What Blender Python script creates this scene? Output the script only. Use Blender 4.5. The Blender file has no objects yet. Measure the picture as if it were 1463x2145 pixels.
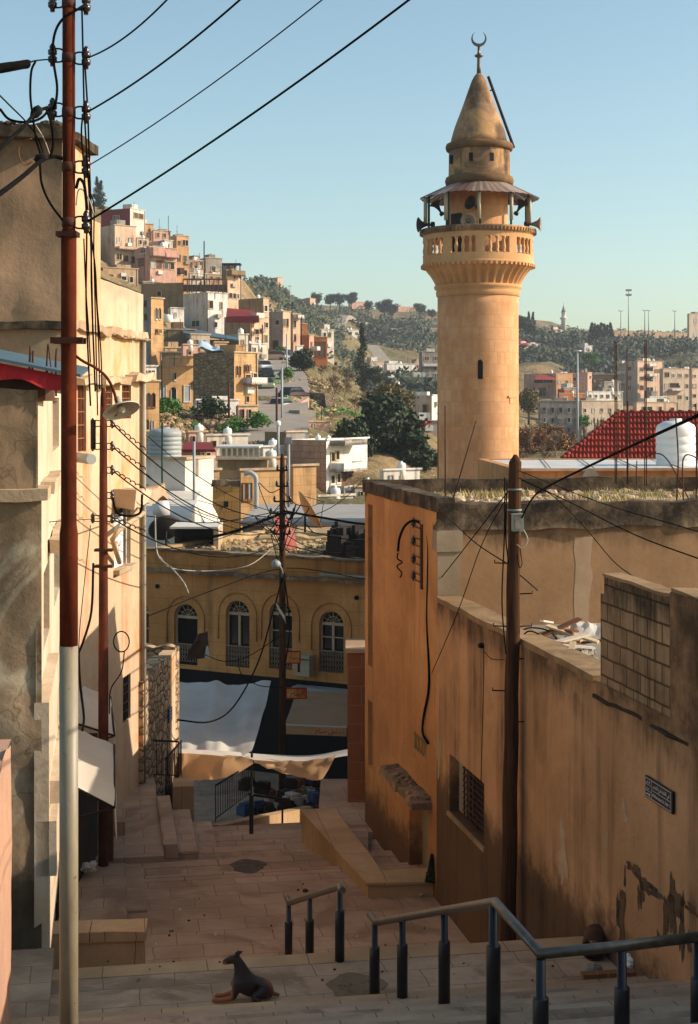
import bpy, math, random
import numpy as np
from mathutils import Vector, noise
rnd = random.Random(11)
S = bpy.context.scene
COL = S.collection
f, CX, HY = 3048.0, 731.5, 840.0
R = math.radians
# ---------------------------------------------------------------- geometry helpers
def P(px, py, d): return ((px-CX)/f*d, d, (HY-py)/f*d)
TH = R(9.5)
def UV(u, v, z=0): return (-math.sin(TH)*u+math.cos(TH)*v, math.cos(TH)*u+math.sin(TH)*v, z)
class Fr:
    """local frame: x along the wall, y into the wall, z up"""
    def __init__(s, o, ang): s.o = o; s.c = math.cos(ang); s.s = math.sin(ang); s.ang = ang
    def __call__(s, x, y, z): return (s.o[0]+s.c*x-s.s*y, s.o[1]+s.s*x+s.c*y, s.o[2]+z)
W0 = Fr((0, 0, 0), 0)
SF = Fr((0, 0, 0), TH)      # street frame: x = v across, y = u along
class MB:
    def __init__(s): s.v = []; s.f = []; s.m = []; s.s = []
    def face(s, pts, m=0, sm=False):
        n = len(s.v); s.v += [tuple(p) for p in pts]; s.f.append(tuple(range(n, n+len(pts)))); s.m.append(m); s.s.append(sm)
    def box(s, x0, x1, y0, y1, z0, z1, m=0, F=W0, skip=''):
        if x0 > x1: x0, x1 = x1, x0
        if y0 > y1: y0, y1 = y1, y0
        if z0 > z1: z0, z1 = z1, z0
        n = len(s.v)
        s.v += [F(x, y, z) for z in (z0, z1) for y in (y0, y1) for x in (x0, x1)]
        q = {'b': (0, 2, 3, 1), 't': (4, 5, 7, 6), 'f': (0, 1, 5, 4), 'k': (2, 6, 7, 3), 'l': (0, 4, 6, 2), 'r': (1, 3, 7, 5)}
        for k, a in q.items():
            if k in skip: continue
            s.f.append(tuple(n+i for i in a)); s.m.append(m); s.s.append(False)
        return s
    def prism(s, pts, z0, z1, m=0, F=W0):
        """pts ccw in plan"""
        n = len(pts)
        a = [F(x, y, z0) for x, y in pts]; b = [F(x, y, z1) for x, y in pts]
        k = len(s.v); s.v += a+b
        s.f.append(tuple(range(k+n-1, k-1, -1))); s.f.append(tuple(range(k+n, k+2*n)))
        for i in range(n):
            j = (i+1) % n; s.f.append((k+i, k+j, k+n+j, k+n+i))
        s.m += [m]*(n+2); s.s += [False]*(n+2)
        return s
    def ext(s, prof, x0, x1, m=0, F=W0, caps=True):
        """profile in (y,z), extruded along x"""
        n = len(prof); k = len(s.v)
        s.v += [F(x0, y, z) for y, z in prof]+[F(x1, y, z) for y, z in prof]
        for i in range(n):
            j = (i+1) % n; s.f.append((k+i, k+n+i, k+n+j, k+j)); s.m.append(m); s.s.append(False)
        if caps:
            s.f.append(tuple(range(k, k+n))); s.f.append(tuple(range(k+2*n-1, k+n-1, -1))); s.m += [m]*2; s.s += [False]*2
        return s
    def tube(s, pts, r, m=0, n=8, caps=True, sm=True):
        pts = [Vector(p) for p in pts]; K = len(pts)
        rs = r if isinstance(r, (list, tuple)) else [r]*K
        k0 = len(s.v); ref = None
        for i, p in enumerate(pts):
            t = (pts[min(i+1, K-1)]-pts[max(i-1, 0)])
            t = t.normalized() if t.length > 1e-9 else Vector((0, 0, 1))
            if ref is None:
                ref = Vector((1, 0, 0)) if abs(t.x) < .9 else Vector((0, 1, 0))
            a = (ref-t*ref.dot(t)); a = a.normalized() if a.length > 1e-6 else t.orthogonal().normalized()
            b = t.cross(a); ref = a
            for j in range(n):
                w = 2*math.pi*j/n
                s.v.append(tuple(p+(a*math.cos(w)+b*math.sin(w))*rs[i]))
        for i in range(K-1):
            for j in range(n):
                j2 = (j+1) % n
                s.f.append((k0+i*n+j, k0+i*n+j2, k0+(i+1)*n+j2, k0+(i+1)*n+j)); s.m.append(m); s.s.append(sm)
        if caps:
            s.f.append(tuple(k0+j for j in range(n-1, -1, -1))); s.f.append(tuple(k0+(K-1)*n+j for j in range(n))); s.m += [m]*2; s.s += [False]*2
        return s
    def lathe(s, c, prof, m=0, n=32, sm=True, a0=0, a1=None, basis=None, caps=True):
        """prof list of (r,z) bottom to top, round the z axis at c (basis: axis frame)"""
        full = a1 is None; a1 = 2*math.pi if full else a1
        cols = n if full else n+1
        k0 = len(s.v); c = Vector(c)
        for (r_, z_) in prof:
            for j in range(cols):
                w = a0+(a1-a0)*j/n
                p = Vector((r_*math.cos(w), r_*math.sin(w), z_))
                if basis: p = basis @ p
                s.v.append(tuple(c+p))
        for i in range(len(prof)-1):
            for j in range(n):
                j2 = (j+1) % cols
                s.f.append((k0+i*cols+j, k0+i*cols+j2, k0+(i+1)*cols+j2, k0+(i+1)*cols+j)); s.m.append(m); s.s.append(sm)
        if caps and full:
            if prof[0][0] > 1e-4: s.f.append(tuple(k0+j for j in range(n-1, -1, -1))); s.m.append(m); s.s.append(False)
            if prof[-1][0] > 1e-4: s.f.append(tuple(k0+(len(prof)-1)*cols+j for j in range(n))); s.m.append(m); s.s.append(False)
        return s
    def facade(s, F, w, h, holes, depth=.2, m=0, mr=None, z0=0, x0=0):
        """wall face in frame F (local y=0) with rectangular or arched openings; holes: (xa,xb,za,zb,arch)"""
        mr = m if mr is None else mr
        xs = sorted({x0, w}|{v for H in holes for v in H[:2]}); zs = sorted({z0, h}|{v for H in holes for v in (H[2], H[3]+(H[1]-H[0])/2 if len(H) > 4 and H[4] else H[3])})
        for i in range(len(xs)-1):
            for j in range(len(zs)-1):
                cx, cz = (xs[i]+xs[i+1])/2, (zs[j]+zs[j+1])/2
                if any(H[0] < cx < H[1] and H[2] < cz < (H[3]+(H[1]-H[0])/2 if len(H) > 4 and H[4] else H[3]) for H in holes): continue
                s.face([F(xs[i], 0, zs[j]), F(xs[i+1], 0, zs[j]), F(xs[i+1], 0, zs[j+1]), F(xs[i], 0, zs[j+1])], m)
        for H in holes:
            a, b, c, d = H[:4]; arch = len(H) > 4 and H[4]
            path = [(a, c), (b, c), (b, d)]
            if arch:
                r_ = (b-a)/2; mx = (a+b)/2; N = 10
                arc = [(mx+r_*math.cos(math.pi*k/N), d+r_*math.sin(math.pi*k/N)) for k in range(1, N)]
                path += arc
                pr = [(b, d)]+arc+[(a, d)]
                for k in range(N):
                    p, q = pr[k], pr[k+1]; cor = b if k < N/2 else a
                    s.face([F(cor, 0, d+r_), F(q[0], 0, q[1]), F(p[0], 0, p[1])], m)
            path.append((a, d))
            for k in range(len(path)):
                p, q = path[k], path[(k+1) % len(path)]
                s.face([F(p[0], 0, p[1]), F(p[0], depth, p[1]), F(q[0], depth, q[1]), F(q[0], 0, q[1])], mr)
        return s
    def shell(s, F, w, dp, h, m=0, z0=0, par=.5, t=.2, mroof=None, front=True, right=True, left=True):
        """box building with a parapet; front is y=0"""
        mroof = m if mroof is None else mroof
        q = lambda *a: s.face([F(*p) for p in a[0]], a[1] if len(a) > 1 else m)
        if front: q([(0, 0, z0), (w, 0, z0), (w, 0, h), (0, 0, h)])
        if right: q([(w, 0, z0), (w, dp, z0), (w, dp, h), (w, 0, h)])
        q([(w, dp, z0), (0, dp, z0), (0, dp, h), (w, dp, h)])
        if left: q([(0, dp, z0), (0, 0, z0), (0, 0, h), (0, dp, h)])
        o = [(0, 0), (w, 0), (w, dp), (0, dp)]; i = [(t, t), (w-t, t), (w-t, dp-t), (t, dp-t)]
        for k in range(4):
            k2 = (k+1) % 4
            q([(*o[k], h), (*o[k2], h), (*i[k2], h), (*i[k], h)])
            q([(*i[k2], h), (*i[k2], h-par), (*i[k], h-par), (*i[k], h)])
        q([(*i[0], h-par), (*i[1], h-par), (*i[2], h-par), (*i[3], h-par)], mroof)
        return s
    def build(s, name, mats, parent=None, origin=None):
        me = bpy.data.meshes.new(name)
        o_ = Vector(origin) if origin is not None else Vector((0, 0, 0))
        if parent is not None: o_ = Vector(parent['_w'])
        vs = np.array(s.v, dtype=float)-np.array(o_)
        me.from_pydata(vs.tolist(), [], s.f)
        sm_, mi_ = list(s.s), list(s.m)
        if any(sm_) and getattr(s, 'weld', False):
            import bmesh
            me.polygons.foreach_set('material_index', mi_); me.polygons.foreach_set('use_smooth', sm_)
            b = bmesh.new(); b.from_mesh(me); bmesh.ops.remove_doubles(b, verts=b.verts, dist=.0004); b.to_mesh(me); b.free()
            sm_ = [p.use_smooth for p in me.polygons]; mi_ = [p.material_index for p in me.polygons]
        if not isinstance(mats, (list, tuple)): mats = [mats]
        for q in mats: me.materials.append(M(q) if isinstance(q, str) else q)
        me.polygons.foreach_set('material_index', [min(i, len(mats)-1) for i in mi_])
        me.polygons.foreach_set('use_smooth', sm_)
        uv = me.uv_layers.new(name='UVMap')
        nf = len(me.polygons)
        if nf:
            me.update()
            no = np.zeros(nf*3); me.polygons.foreach_get('normal', no); no = no.reshape(-1, 3)
            ls = np.zeros(nf, int); lt = np.zeros(nf, int); me.polygons.foreach_get('loop_start', ls); me.polygons.foreach_get('loop_total', lt)
            vi = np.zeros(len(me.loops), int); me.loops.foreach_get('vertex_index', vi)
            vc = np.zeros(len(me.vertices)*3); me.vertices.foreach_get('co', vc); co = (vc.reshape(-1, 3)+np.array(o_))[vi]; n_ = np.repeat(no, lt, axis=0)
            hor = np.abs(n_[:, 2]) > .75
            L = np.hypot(n_[:, 0], n_[:, 1])+1e-9
            tx, ty = -n_[:, 1]/L, n_[:, 0]/L
            c, s_ = math.cos(TH), math.sin(TH)
            U = np.where(hor, co[:, 0]*c+co[:, 1]*s_, co[:, 0]*tx+co[:, 1]*ty)
            V_ = np.where(hor, -co[:, 0]*s_+co[:, 1]*c, co[:, 2])
            uv.data.foreach_set('uv', np.stack([U, V_], 1).ravel())
        ob = bpy.data.objects.new(name, me); COL.objects.link(ob)
        if parent is None: ob.location = o_
        else: ob.parent = parent
        ob['_w'] = list(o_)
        return ob
def lab(o, label, cat, group=None, kind='thing'):
    if label and len(label.split()) > 16: label = label.replace('on the roof of the', 'on the')
    if label: o['label'] = label
    if cat: o['category'] = cat
    if group: o['group'] = group
    if kind: o['kind'] = kind
    return o
def thing(name, loc, label, cat, group=None):
    o = bpy.data.objects.new(name, None); COL.objects.link(o); o.location = loc; o['_w'] = list(loc)
    o.empty_display_size = .1
    return lab(o, label, cat, group)
def struct(o): o['kind'] = 'structure'; return o
def copy_tree(o, loc, label=None, scale=None, rz=None):
    c = o.copy(); COL.objects.link(c); c.location = loc
    if label: c['label'] = label
    if scale is not None: c.scale = scale if isinstance(scale, tuple) else (scale,)*3
    if rz is not None: c.rotation_euler = (0, 0, rz)
    for ch in o.children:
        d = ch.copy(); COL.objects.link(d); d.parent = c
    return c
def sag(a, b, n=16, s=.3):
    a, b = Vector(a), Vector(b); out = []
    for i in range(n+1):
        t = i/n; p = a.lerp(b, t); p.z -= s*4*t*(1-t); out.append(tuple(p))
    return out
def spl(pts, n=6):
    """Catmull-Rom through points"""
    pts = [Vector(p) for p in pts]; q = [pts[0]*2-pts[1]]+pts+[pts[-1]*2-pts[-2]]; out = []
    for i in range(1, len(q)-2):
        a, b, c, d = q[i-1:i+3]
        for k in range(n):
            t = k/n
            out.append(tuple(.5*((2*b)+(c-a)*t+(2*a-5*b+4*c-d)*t*t+(3*b-a-3*c+d)*t**3)))
    out.append(tuple(pts[-1])); return out
# ---------------------------------------------------------------- materials
_M = {}
def lin(h):
    if isinstance(h, tuple): return h if len(h) == 4 else (*h, 1)
    h = h.lstrip('#'); c = [int(h[i:i+2], 16)/255 for i in (0, 2, 4)]
    return tuple([(x/12.92 if x <= .04045 else ((x+.055)/1.055)**2.4) for x in c])+(1,)
class NT:
    def __init__(s, name):
        s.m = bpy.data.materials.new(name); s.m.use_nodes = True; s.t = s.m.node_tree; s.n = s.t.nodes; s.b = s.n['Principled BSDF']
    def new(s, typ, **k):
        n = s.n.new(typ)
        for a, v in k.items():
            if a.startswith('i_'):
                key = a[2:]; key = int(key) if key.isdigit() else key.replace('_', ' ')
                n.inputs[key].default_value = v
            else: setattr(n, a, v)
        return n
    def l(s, a, b): s.t.links.new(a, b)
    def noise(s, vec, scale, detail=4, rough=.6, dist=0):
        n = s.new('ShaderNodeTexNoise'); n.inputs['Scale'].default_value = scale; n.inputs['Detail'].default_value = detail; n.inputs['Roughness'].default_value = rough; n.inputs['Distortion'].default_value = dist
        if vec is not None: s.l(vec, n.inputs['Vector'])
        return n.outputs['Fac']
    def ramp(s, fac, stops):
        n = s.new('ShaderNodeValToRGB'); e = n.color_ramp.elements
        while len(e) < len(stops): e.new(.5)
        for i, (p, c) in enumerate(stops): e[i].position = p; e[i].color = c if isinstance(c, tuple) else (c, c, c, 1)
        s.l(fac, n.inputs['Fac']); return n.outputs['Color']
    def mix(s, fac, a, b, mode='MIX'):
        n = s.new('ShaderNodeMix', data_type='RGBA', blend_type=mode)
        for sock, v in ((n.inputs[0], fac), (n.inputs[6], a), (n.inputs[7], b)):
            if hasattr(v, 'links') or isinstance(v, bpy.types.NodeSocket): s.l(v, sock)
            else: sock.default_value = v
        return n.outputs[2]
    def math(s, op, a, b=None, clamp=False):
        n = s.new('ShaderNodeMath', operation=op, use_clamp=clamp)
        for i, v in enumerate((a, b)):
            if v is None: continue
            if isinstance(v, bpy.types.NodeSocket): s.l(v, n.inputs[i])
            else: n.inputs[i].default_value = v
        return n.outputs[0]
    def mapr(s, v, a, b, c=0, d=1):
        n = s.new('ShaderNodeMapRange', interpolation_type='SMOOTHSTEP'); s.l(v, n.inputs[0])
        for i, q in enumerate((a, b, c, d)): n.inputs[i+1].default_value = q
        return n.outputs[0]
    def scaled(s, vec, sc):
        n = s.new('ShaderNodeMapping'); n.inputs['Scale'].default_value = sc; s.l(vec, n.inputs['Vector']); return n.outputs[0]
    def pos(s): return s.new('ShaderNodeNewGeometry').outputs['Position']
    def uv(s): return s.new('ShaderNodeTexCoord').outputs['UV']
    def bump(s, h, st=.3, dist=.02, prev=None):
        n = s.new('ShaderNodeBump'); n.inputs['Strength'].default_value = st; n.inputs['Distance'].default_value = dist; s.l(h, n.inputs['Height'])
        if prev is not None: s.l(prev, n.inputs['Normal'])
        s.l(n.outputs[0], s.b.inputs['Normal']); return n.outputs[0]
def M(name):
    return _M[name]
def mat_plain(name, col, rough=.7, metal=0, var=.15, scale=3.0, spec=.3, emit=None, trans=0):
    t = NT(name); c = lin(col)
    nz = t.noise(t.pos(), scale, 5)
    v = t.ramp(nz, [(.3, tuple(x*(1-var) for x in c[:3])+(1,)), (.7, tuple(min(1, x*(1+var)) for x in c[:3])+(1,))])
    t.l(v, t.b.inputs['Base Color']); t.b.inputs['Roughness'].default_value = rough; t.b.inputs['Metallic'].default_value = metal
    t.b.inputs['Specular IOR Level'].default_value = spec
    if emit: t.b.inputs['Emission Color'].default_value = lin(emit[0]); t.b.inputs['Emission Strength'].default_value = emit[1]
    if trans: t.b.inputs['Transmission Weight'].default_value = trans
    _M[name] = t.m; return t.m
def mat_plaster(name, col, col2=None, streak=.4, st0=(.5, .66), stain='#2a2018', ztop=None, zd=.6, patch=.35, patchcol=None, bump=.35, bs=1.0, rough=.9, zbot=None, zbd=.6, crack=0.0, brick=None, sc=1.0, top2=None, stmax=.85):
    """weathered render: colour patches, rain streaks, stained upper band, optional block joints"""
    t = NT(name); c = lin(col); c2 = lin(col2) if col2 else tuple(x*.72 for x in c[:3])+(1,)
    pos = t.pos(); st = lin(stain)
    big = t.noise(pos, .55*sc, 5, .65, .4)
    v = t.mix(t.ramp(big, [(.38, 0.0), (.62, 1.0)]), c, c2)
    mid = t.noise(pos, 2.7*sc, 6, .7)
    v = t.mix(t.ramp(mid, [(.35, .0), (.75, .35)]), v, tuple(x*.55 for x in c[:3])+(1,))
    if patchcol:
        pn = t.noise(pos, .8*sc, 5, .6, 1.2)
        v = t.mix(t.ramp(pn, [(.60-patch*.2, 0.0), (.64, .75)]), v, lin(patchcol))
    fine = t.noise(pos, 22*sc, 5, .7)
    v = t.mix(t.ramp(fine, [(.3, .22), (.6, 0.0)]), v, tuple(x*.5 for x in c[:3])+(1,))
    h = mid
    if brick:
        bw, bh, mort, mc, bvar = brick
        b = t.new('ShaderNodeTexBrick'); b.inputs['Scale'].default_value = 1; b.inputs['Brick Width'].default_value = bw; b.inputs['Row Height'].default_value = bh; b.inputs['Mortar Size'].default_value = mort; b.inputs['Mortar Smooth'].default_value = .3
        b.inputs['Color1'].default_value = (1, 1, 1, 1); b.inputs['Color2'].default_value = (1-bvar,)*3+(1,); b.inputs['Mortar'].default_value = (0, 0, 0, 1)
        wob = t.new('ShaderNodeVectorMath', operation='ADD'); wn = t.new('ShaderNodeTexNoise'); wn.inputs['Scale'].default_value = 3
        ws = t.new('ShaderNodeVectorMath', operation='SCALE'); ws.inputs['Scale'].default_value = min(.06, bh*.12); t.l(t.uv(), wn.inputs['Vector']); t.l(wn.outputs['Color'], ws.inputs[0]); t.l(t.uv(), wob.inputs[0]); t.l(ws.outputs[0], wob.inputs[1])
        t.l(wob.outputs[0], b.inputs['Vector'])
        mc_ = t.mix(1.0, v, b.outputs['Color'], 'MULTIPLY')
        v = t.mix(b.outputs['Fac'], mc_, lin(mc))
        h = t.math('SUBTRACT', mid, t.math('MULTIPLY', b.outputs['Fac'], .8))
    if streak:
        sn = t.noise(t.scaled(pos, (2.2*sc, 2.2*sc, .13)), 1.0, 5, .65)
        sn2 = t.noise(pos, .6, 3)
        sf = t.math('MULTIPLY', t.ramp(sn, [(st0[0], 0.0), (st0[1], 1.0)]), t.ramp(sn2, [(.4, .15), (.62, 1.0)]))
        v = t.mix(t.math('MULTIPLY', sf, streak), v, st)
    if ztop is not None:
        sp = t.new('ShaderNodeSeparateXYZ'); t.l(pos, sp.inputs[0])
        n3 = t.noise(t.scaled(pos, (1.5*sc, 1.5*sc, .35)), 1.0, 6, .75)
        zz = t.math('ADD', sp.outputs[2], t.math('MULTIPLY', n3, zd*1.6))
        m_ = t.mapr(zz, ztop+zd*.25, ztop+zd*.75)
        n4 = t.ramp(t.noise(pos, 1.6*sc, 5, .7), [(.35, .35), (.6, 1.0)])
        v = t.mix(t.math('MULTIPLY', t.math('MULTIPLY', m_, n4), stmax), v, st)
    if zbot is not None:
        sp = t.new('ShaderNodeSeparateXYZ'); t.l(pos, sp.inputs[0])
        n3 = t.noise(pos, 1.6, 6, .75)
        zz = t.math('SUBTRACT', sp.outputs[2], t.math('MULTIPLY', n3, zbd*1.6))
        m_ = t.mapr(zz, zbot-zbd*.8, zbot-zbd*.2, 1, 0)
        v = t.mix(t.math('MULTIPLY', m_, .8), v, st)
    if crack:
        vo = t.new('ShaderNodeTexVoronoi', feature='DISTANCE_TO_EDGE'); vo.inputs['Scale'].default_value = .9
        w2 = t.new('ShaderNodeTexNoise'); w2.inputs['Scale'].default_value = 2; t.l(pos, w2.inputs['Vector'])
        ad = t.new('ShaderNodeVectorMath', operation='ADD'); t.l(pos, ad.inputs[0]); t.l(w2.outputs['Color'], ad.inputs[1]); t.l(ad.outputs[0], vo.inputs['Vector'])
        ck = t.ramp(vo.outputs['Distance'], [(.0, 1.0), (.012, 0.0)])
        v = t.mix(t.math('MULTIPLY', ck, crack), v, st)
    t.l(v, t.b.inputs['Base Color']); t.b.inputs['Roughness'].default_value = rough; t.b.inputs['Specular IOR Level'].default_value = .15
    nb = t.bump(h, bump, .03*bs)
    t.bump(t.noise(pos, 9*sc, 6, .75), bump*.8, .012*bs, nb)
    _M[name] = t.m; return t.m
def mat_leaf(name, c1, c2, c3=None, rough=.6):
    t = NT(name)
    g = t.new('ShaderNodeNewGeometry')
    v = t.ramp(g.outputs['Random Per Island'], [(.1, lin(c1)), (.6, lin(c2)), (1.0, lin(c3 or c2))])
    n = t.noise(g.outputs['Position'], .8, 3)
    v = t.mix(t.ramp(n, [(.35, .0), (.7, .6)]), v, lin(c1))
    t.l(v, t.b.inputs['Base Color']); t.b.inputs['Roughness'].default_value = rough; t.b.inputs['Specular IOR Level'].default_value = .2
    _M[name] = t.m; return t.m
# ---------------------------------------------------------------- material library
mat_plaster('paving', '#c6aa8c', '#a0866c', streak=0, bump=.35, patchcol='#7a6450', patch=.45, crack=.15, brick=(.74, .46, .006, '#7a6450', .12), stain='#5a4638')
mat_plaster('paving_far', '#c0a286', '#a08268', streak=0, bump=.4, patchcol='#8a6c56', patch=.5, brick=(.7, .5, .007, '#82664f', .12), stain='#5a4638')
mat_plaster('kerb_stone', '#c4a37c', '#a98863', streak=.1, bump=.3, brick=(1.1, 3, .006, '#6f5840', .1))
mat_plaster('kerb_dim', '#bf9d80', '#a07f66', streak=0, bump=.3, brick=(1.3, 3, .008, '#5f4636', .15))
mat_plaster('wall_ochre', '#ca945f', '#aa7548', streak=.6, stain='#4a3524', ztop=-1.5, zd=.5, zbot=-7.6, zbd=.9, bump=.3, crack=.25)
mat_plaster('wall_lower', '#cc9c70', '#a97f58', streak=.8, st0=(.48, .66), stain='#2e2319', ztop=-3.1, zd=1.0, zbot=-6.0, zbd=.9, bump=.4, crack=.15, patchcol='#bb8f68', patch=.2)
mat_plaster('wall_brown', '#a07c5a', '#8c6a4a', streak=.25, stain='#32261b', ztop=-2.0, zd=.8, bump=.3)
mat_plaster('roof_band', '#85705a', '#5c4c3a', streak=.6, stain='#16110c', ztop=-1.9, zd=.5, bump=.8, patchcol='#a58a68', patch=.45, sc=1.8)
mat_plaster('coping', '#a98a66', '#86694a', streak=0, patchcol='#6b543c', patch=.6, bump=.5, stain='#4d3b28')
mat_plaster('block', '#c29c74', '#967656', streak=.8, st0=(.45, .6), stain='#2a2018', ztop=-2.0, zd=.7, bump=.8, patchcol='#c2a47c', patch=.5, brick=(.36, .2, .013, '#55432f', .35), sc=1.6)
mat_plaster('grey_render', '#9c8a72', '#857159', streak=.2, bump=.3, ztop=-1.7, zd=.5)
mat_plaster('wall_a', '#b09474', '#856b50', streak=.8, st0=(.45, .6), stain='#3a3022', ztop=.1, zd=.7, bump=.45, crack=.45, patchcol='#c9b99b', patch=.5, zbot=-5.4, zbd=.7)
mat_plaster('wall_a_side', '#d2bfa6', '#bfa585', streak=.35, stain='#8a6a48', bump=.5)
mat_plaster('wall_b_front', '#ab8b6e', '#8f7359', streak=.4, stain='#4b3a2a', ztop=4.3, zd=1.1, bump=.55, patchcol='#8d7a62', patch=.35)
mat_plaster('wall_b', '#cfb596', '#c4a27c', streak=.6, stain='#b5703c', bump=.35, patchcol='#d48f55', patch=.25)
mat_plaster('wall_b_up', '#cfbda2', '#bca88a', streak=.5, stain='#84705a', bump=.4, ztop=2.2, zd=.5, stmax=.4)
mat_plaster('ledge', '#cbb396', '#a78a6a', streak=.3, bump=.8, stain='#5d4a36')
mat_plaster('pink_wall', '#c29474', '#b08c7a', streak=.2, bump=.4)
def mat_rubble(name, c1, c2, c3, sc):
    t = NT(name); p = t.pos(); vo = t.new('ShaderNodeTexVoronoi', feature='DISTANCE_TO_EDGE'); vo.inputs['Scale'].default_value = sc
    vc = t.new('ShaderNodeTexVoronoi'); vc.inputs['Scale'].default_value = sc; q = t.scaled(p, (1, 1, 1.7)); wn = t.new('ShaderNodeTexNoise'); wn.inputs['Scale'].default_value = sc*1.3; t.l(q, wn.inputs['Vector'])
    ad = t.new('ShaderNodeVectorMath', operation='MULTIPLY_ADD'); t.l(wn.outputs['Color'], ad.inputs[0]); ad.inputs[1].default_value = (.35/sc,)*3; t.l(q, ad.inputs[2]); t.l(ad.outputs[0], vo.inputs['Vector']); t.l(ad.outputs[0], vc.inputs['Vector'])
    sp = t.new('ShaderNodeSeparateColor'); t.l(vc.outputs['Color'], sp.inputs[0])
    v = t.mix(sp.outputs[0], lin(c1), lin(c2)); v = t.mix(t.ramp(t.noise(p, 7, 5), [(.4, 0.0), (.7, .5)]), v, lin(c3)); v = t.mix(t.ramp(vo.outputs['Distance'], [(.02, .85), (.09, 0.0)]), v, lin(c3))
    t.l(v, t.b.inputs['Base Color']); t.b.inputs['Roughness'].default_value = .95; t.bump(t.ramp(vo.outputs['Distance'], [(0, 0.0), (.2, 1.0)]), .9, .06); _M[name] = t.m
mat_rubble('rubble', '#c9ab86', '#a3835e', '#5f4a34', 3.2)
mat_rubble('h_stone', '#a98a64', '#846a4a', '#4f3d2a', 1.6)
mat_plaster('yellow_facade', '#dc9c5e', '#c08048', streak=.5, stain='#3a2816', ztop=-4.25, zd=.9, bump=.3, brick=(.9, .42, .004, '#8d602f', .06), stmax=.8)
mat_plaster('yellow_parapet', '#cf9050', '#a86e3a', streak=.6, stain='#23180e', ztop=-4.2, zd=.8, bump=.4, brick=(.7, .4, .006, '#6a4a28', .1), stmax=.9)
mat_plaster('brick_pier', '#a46c48', '#8a5a3c', streak=.4, bump=.4, brick=(.55, .38, .006, '#b08260', .12))
mat_plaster('roof_dirt', '#c2a77f', '#9e835f', streak=0, bump=.8, stain='#6a5a40', patchcol='#8e7a4e', patch=.5)
mat_plaster('concrete', '#a39a8b', '#857c6c', streak=.2, bump=.4)
mat_plaster('minaret', '#e3ad7e', '#d09260', streak=.15, bump=.35, brick=(.8, .5, .008, '#bd8a5c', .15), stain='#7a5534')
mat_plaster('minaret_plain', '#dcaa78', '#c68f5c', streak=.2, bump=.3, stain='#5f4225')
mat_plaster('minaret_dirty', '#9a7a5e', '#6c5442', streak=.8, bump=.5, stain='#2e2116', patchcol='#d3a26b', patch=.6)
mat_plaster('minaret_ring', '#8a6a48', '#5d452c', streak=.2, bump=.8, stain='#2a1e13')
mat_plaster('ground', '#8c7a60', '#6e6048', streak=0, bump=.5, bs=3)
mat_plain('black_paint', '#15161a', .35, 0, .3, 8, .5)
mat_plain('steel', '#6a6156', .42, .75, .3, 14)
mat_plain('iron', '#1c1410', .6, .3, .4, 10)
mat_plain('rust_iron', '#4a2a1c', .8, .2, .4, 12)
mat_plain('cable', '#100d0b', .95, spec=.05)
mat_plain('cable_white', '#a89c8c', .6)
mat_plain('porcelain', '#2b1a16', .25, 0, .2, 10, .6)
mat_plain('glass_dark', '#1a1c1e', .12, 0, .3, 2, .6)
mat_plain('dark', '#0d0b0a', .9)
mat_plain('dim', '#2a211b', .9, 0, .4, 2)
mat_plain('white_frame', '#c9bfae', .6)
mat_plain('cream_frame', '#b39b78', .6)
mat_plain('white_plastic', '#e6e2da', .45, 0, .05, 2)
mat_plain('tank_grey', '#989c9a', .5, 0, .08, 2)
mat_plain('wood_dark', '#4a2c1a', .8, 0, .3, 8)
mat_plain('wood_brown', '#7a4a2a', .75, 0, .3, 8)
mat_plain('white_cloth', '#e9dcc8', .85, 0, .08, 1.5)
mat_plain('tarp_white', '#dcd5ca', .8, 0, .12, 1.2)
mat_plain('tarp_tan', '#dcb488', .85, 0, .12, 1.2)
mat_plain('awning_beige', '#bf9c78', .85, 0, .08, 2)
mat_plain('red_cloth', '#a3161b', .7, 0, .25, 3)
mat_plain('blue_sheet', '#465c66', .6, .1, .2, 2)
mat_plain('sign_black', '#16151a', .4, 0, .1)
mat_plain('sign_white', '#c9c4bf', .5, 0, .05)
mat_plain('sign_blue', '#2c4468', .4)
mat_plain('grey_box', '#7d8580', .5, .1, .1)
mat_plain('ac_box', '#a59a80', .6, 0, .15)
mat_plain('dish_white', '#cfc6b6', .5, 0, .1)
mat_plain('dish_orange', '#d08a4c', .6, 0, .15)
mat_plain('dish_red', '#93483a', .6, 0, .15)
mat_plain('roof_sheet', '#c9c4be', .5, .1, .15, 1)
mat_plain('peel', '#59452f', .95, 0, .5, 9)
mat_plain('concrete_dark', '#57483c', .95, 0, .3, 8)
mat_plain('asphalt', '#8f8478', .9, 0, .15, .6)
def translucent(name, k):
    nt = _M[name].node_tree; b = nt.nodes['Principled BSDF']; out = nt.nodes['Material Output']
    tr = nt.nodes.new('ShaderNodeBsdfTranslucent'); mx = nt.nodes.new('ShaderNodeMixShader'); mx.inputs[0].default_value = k
    nt.links.new(b.inputs['Base Color'].links[0].from_socket, tr.inputs['Color']); nt.links.new(b.outputs[0], mx.inputs[1]); nt.links.new(tr.outputs[0], mx.inputs[2]); nt.links.new(mx.outputs[0], out.inputs['Surface'])
for n_ in ('tarp_tan', 'tarp_white', 'white_cloth', 'awning_beige'): translucent(n_, .4)
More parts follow.
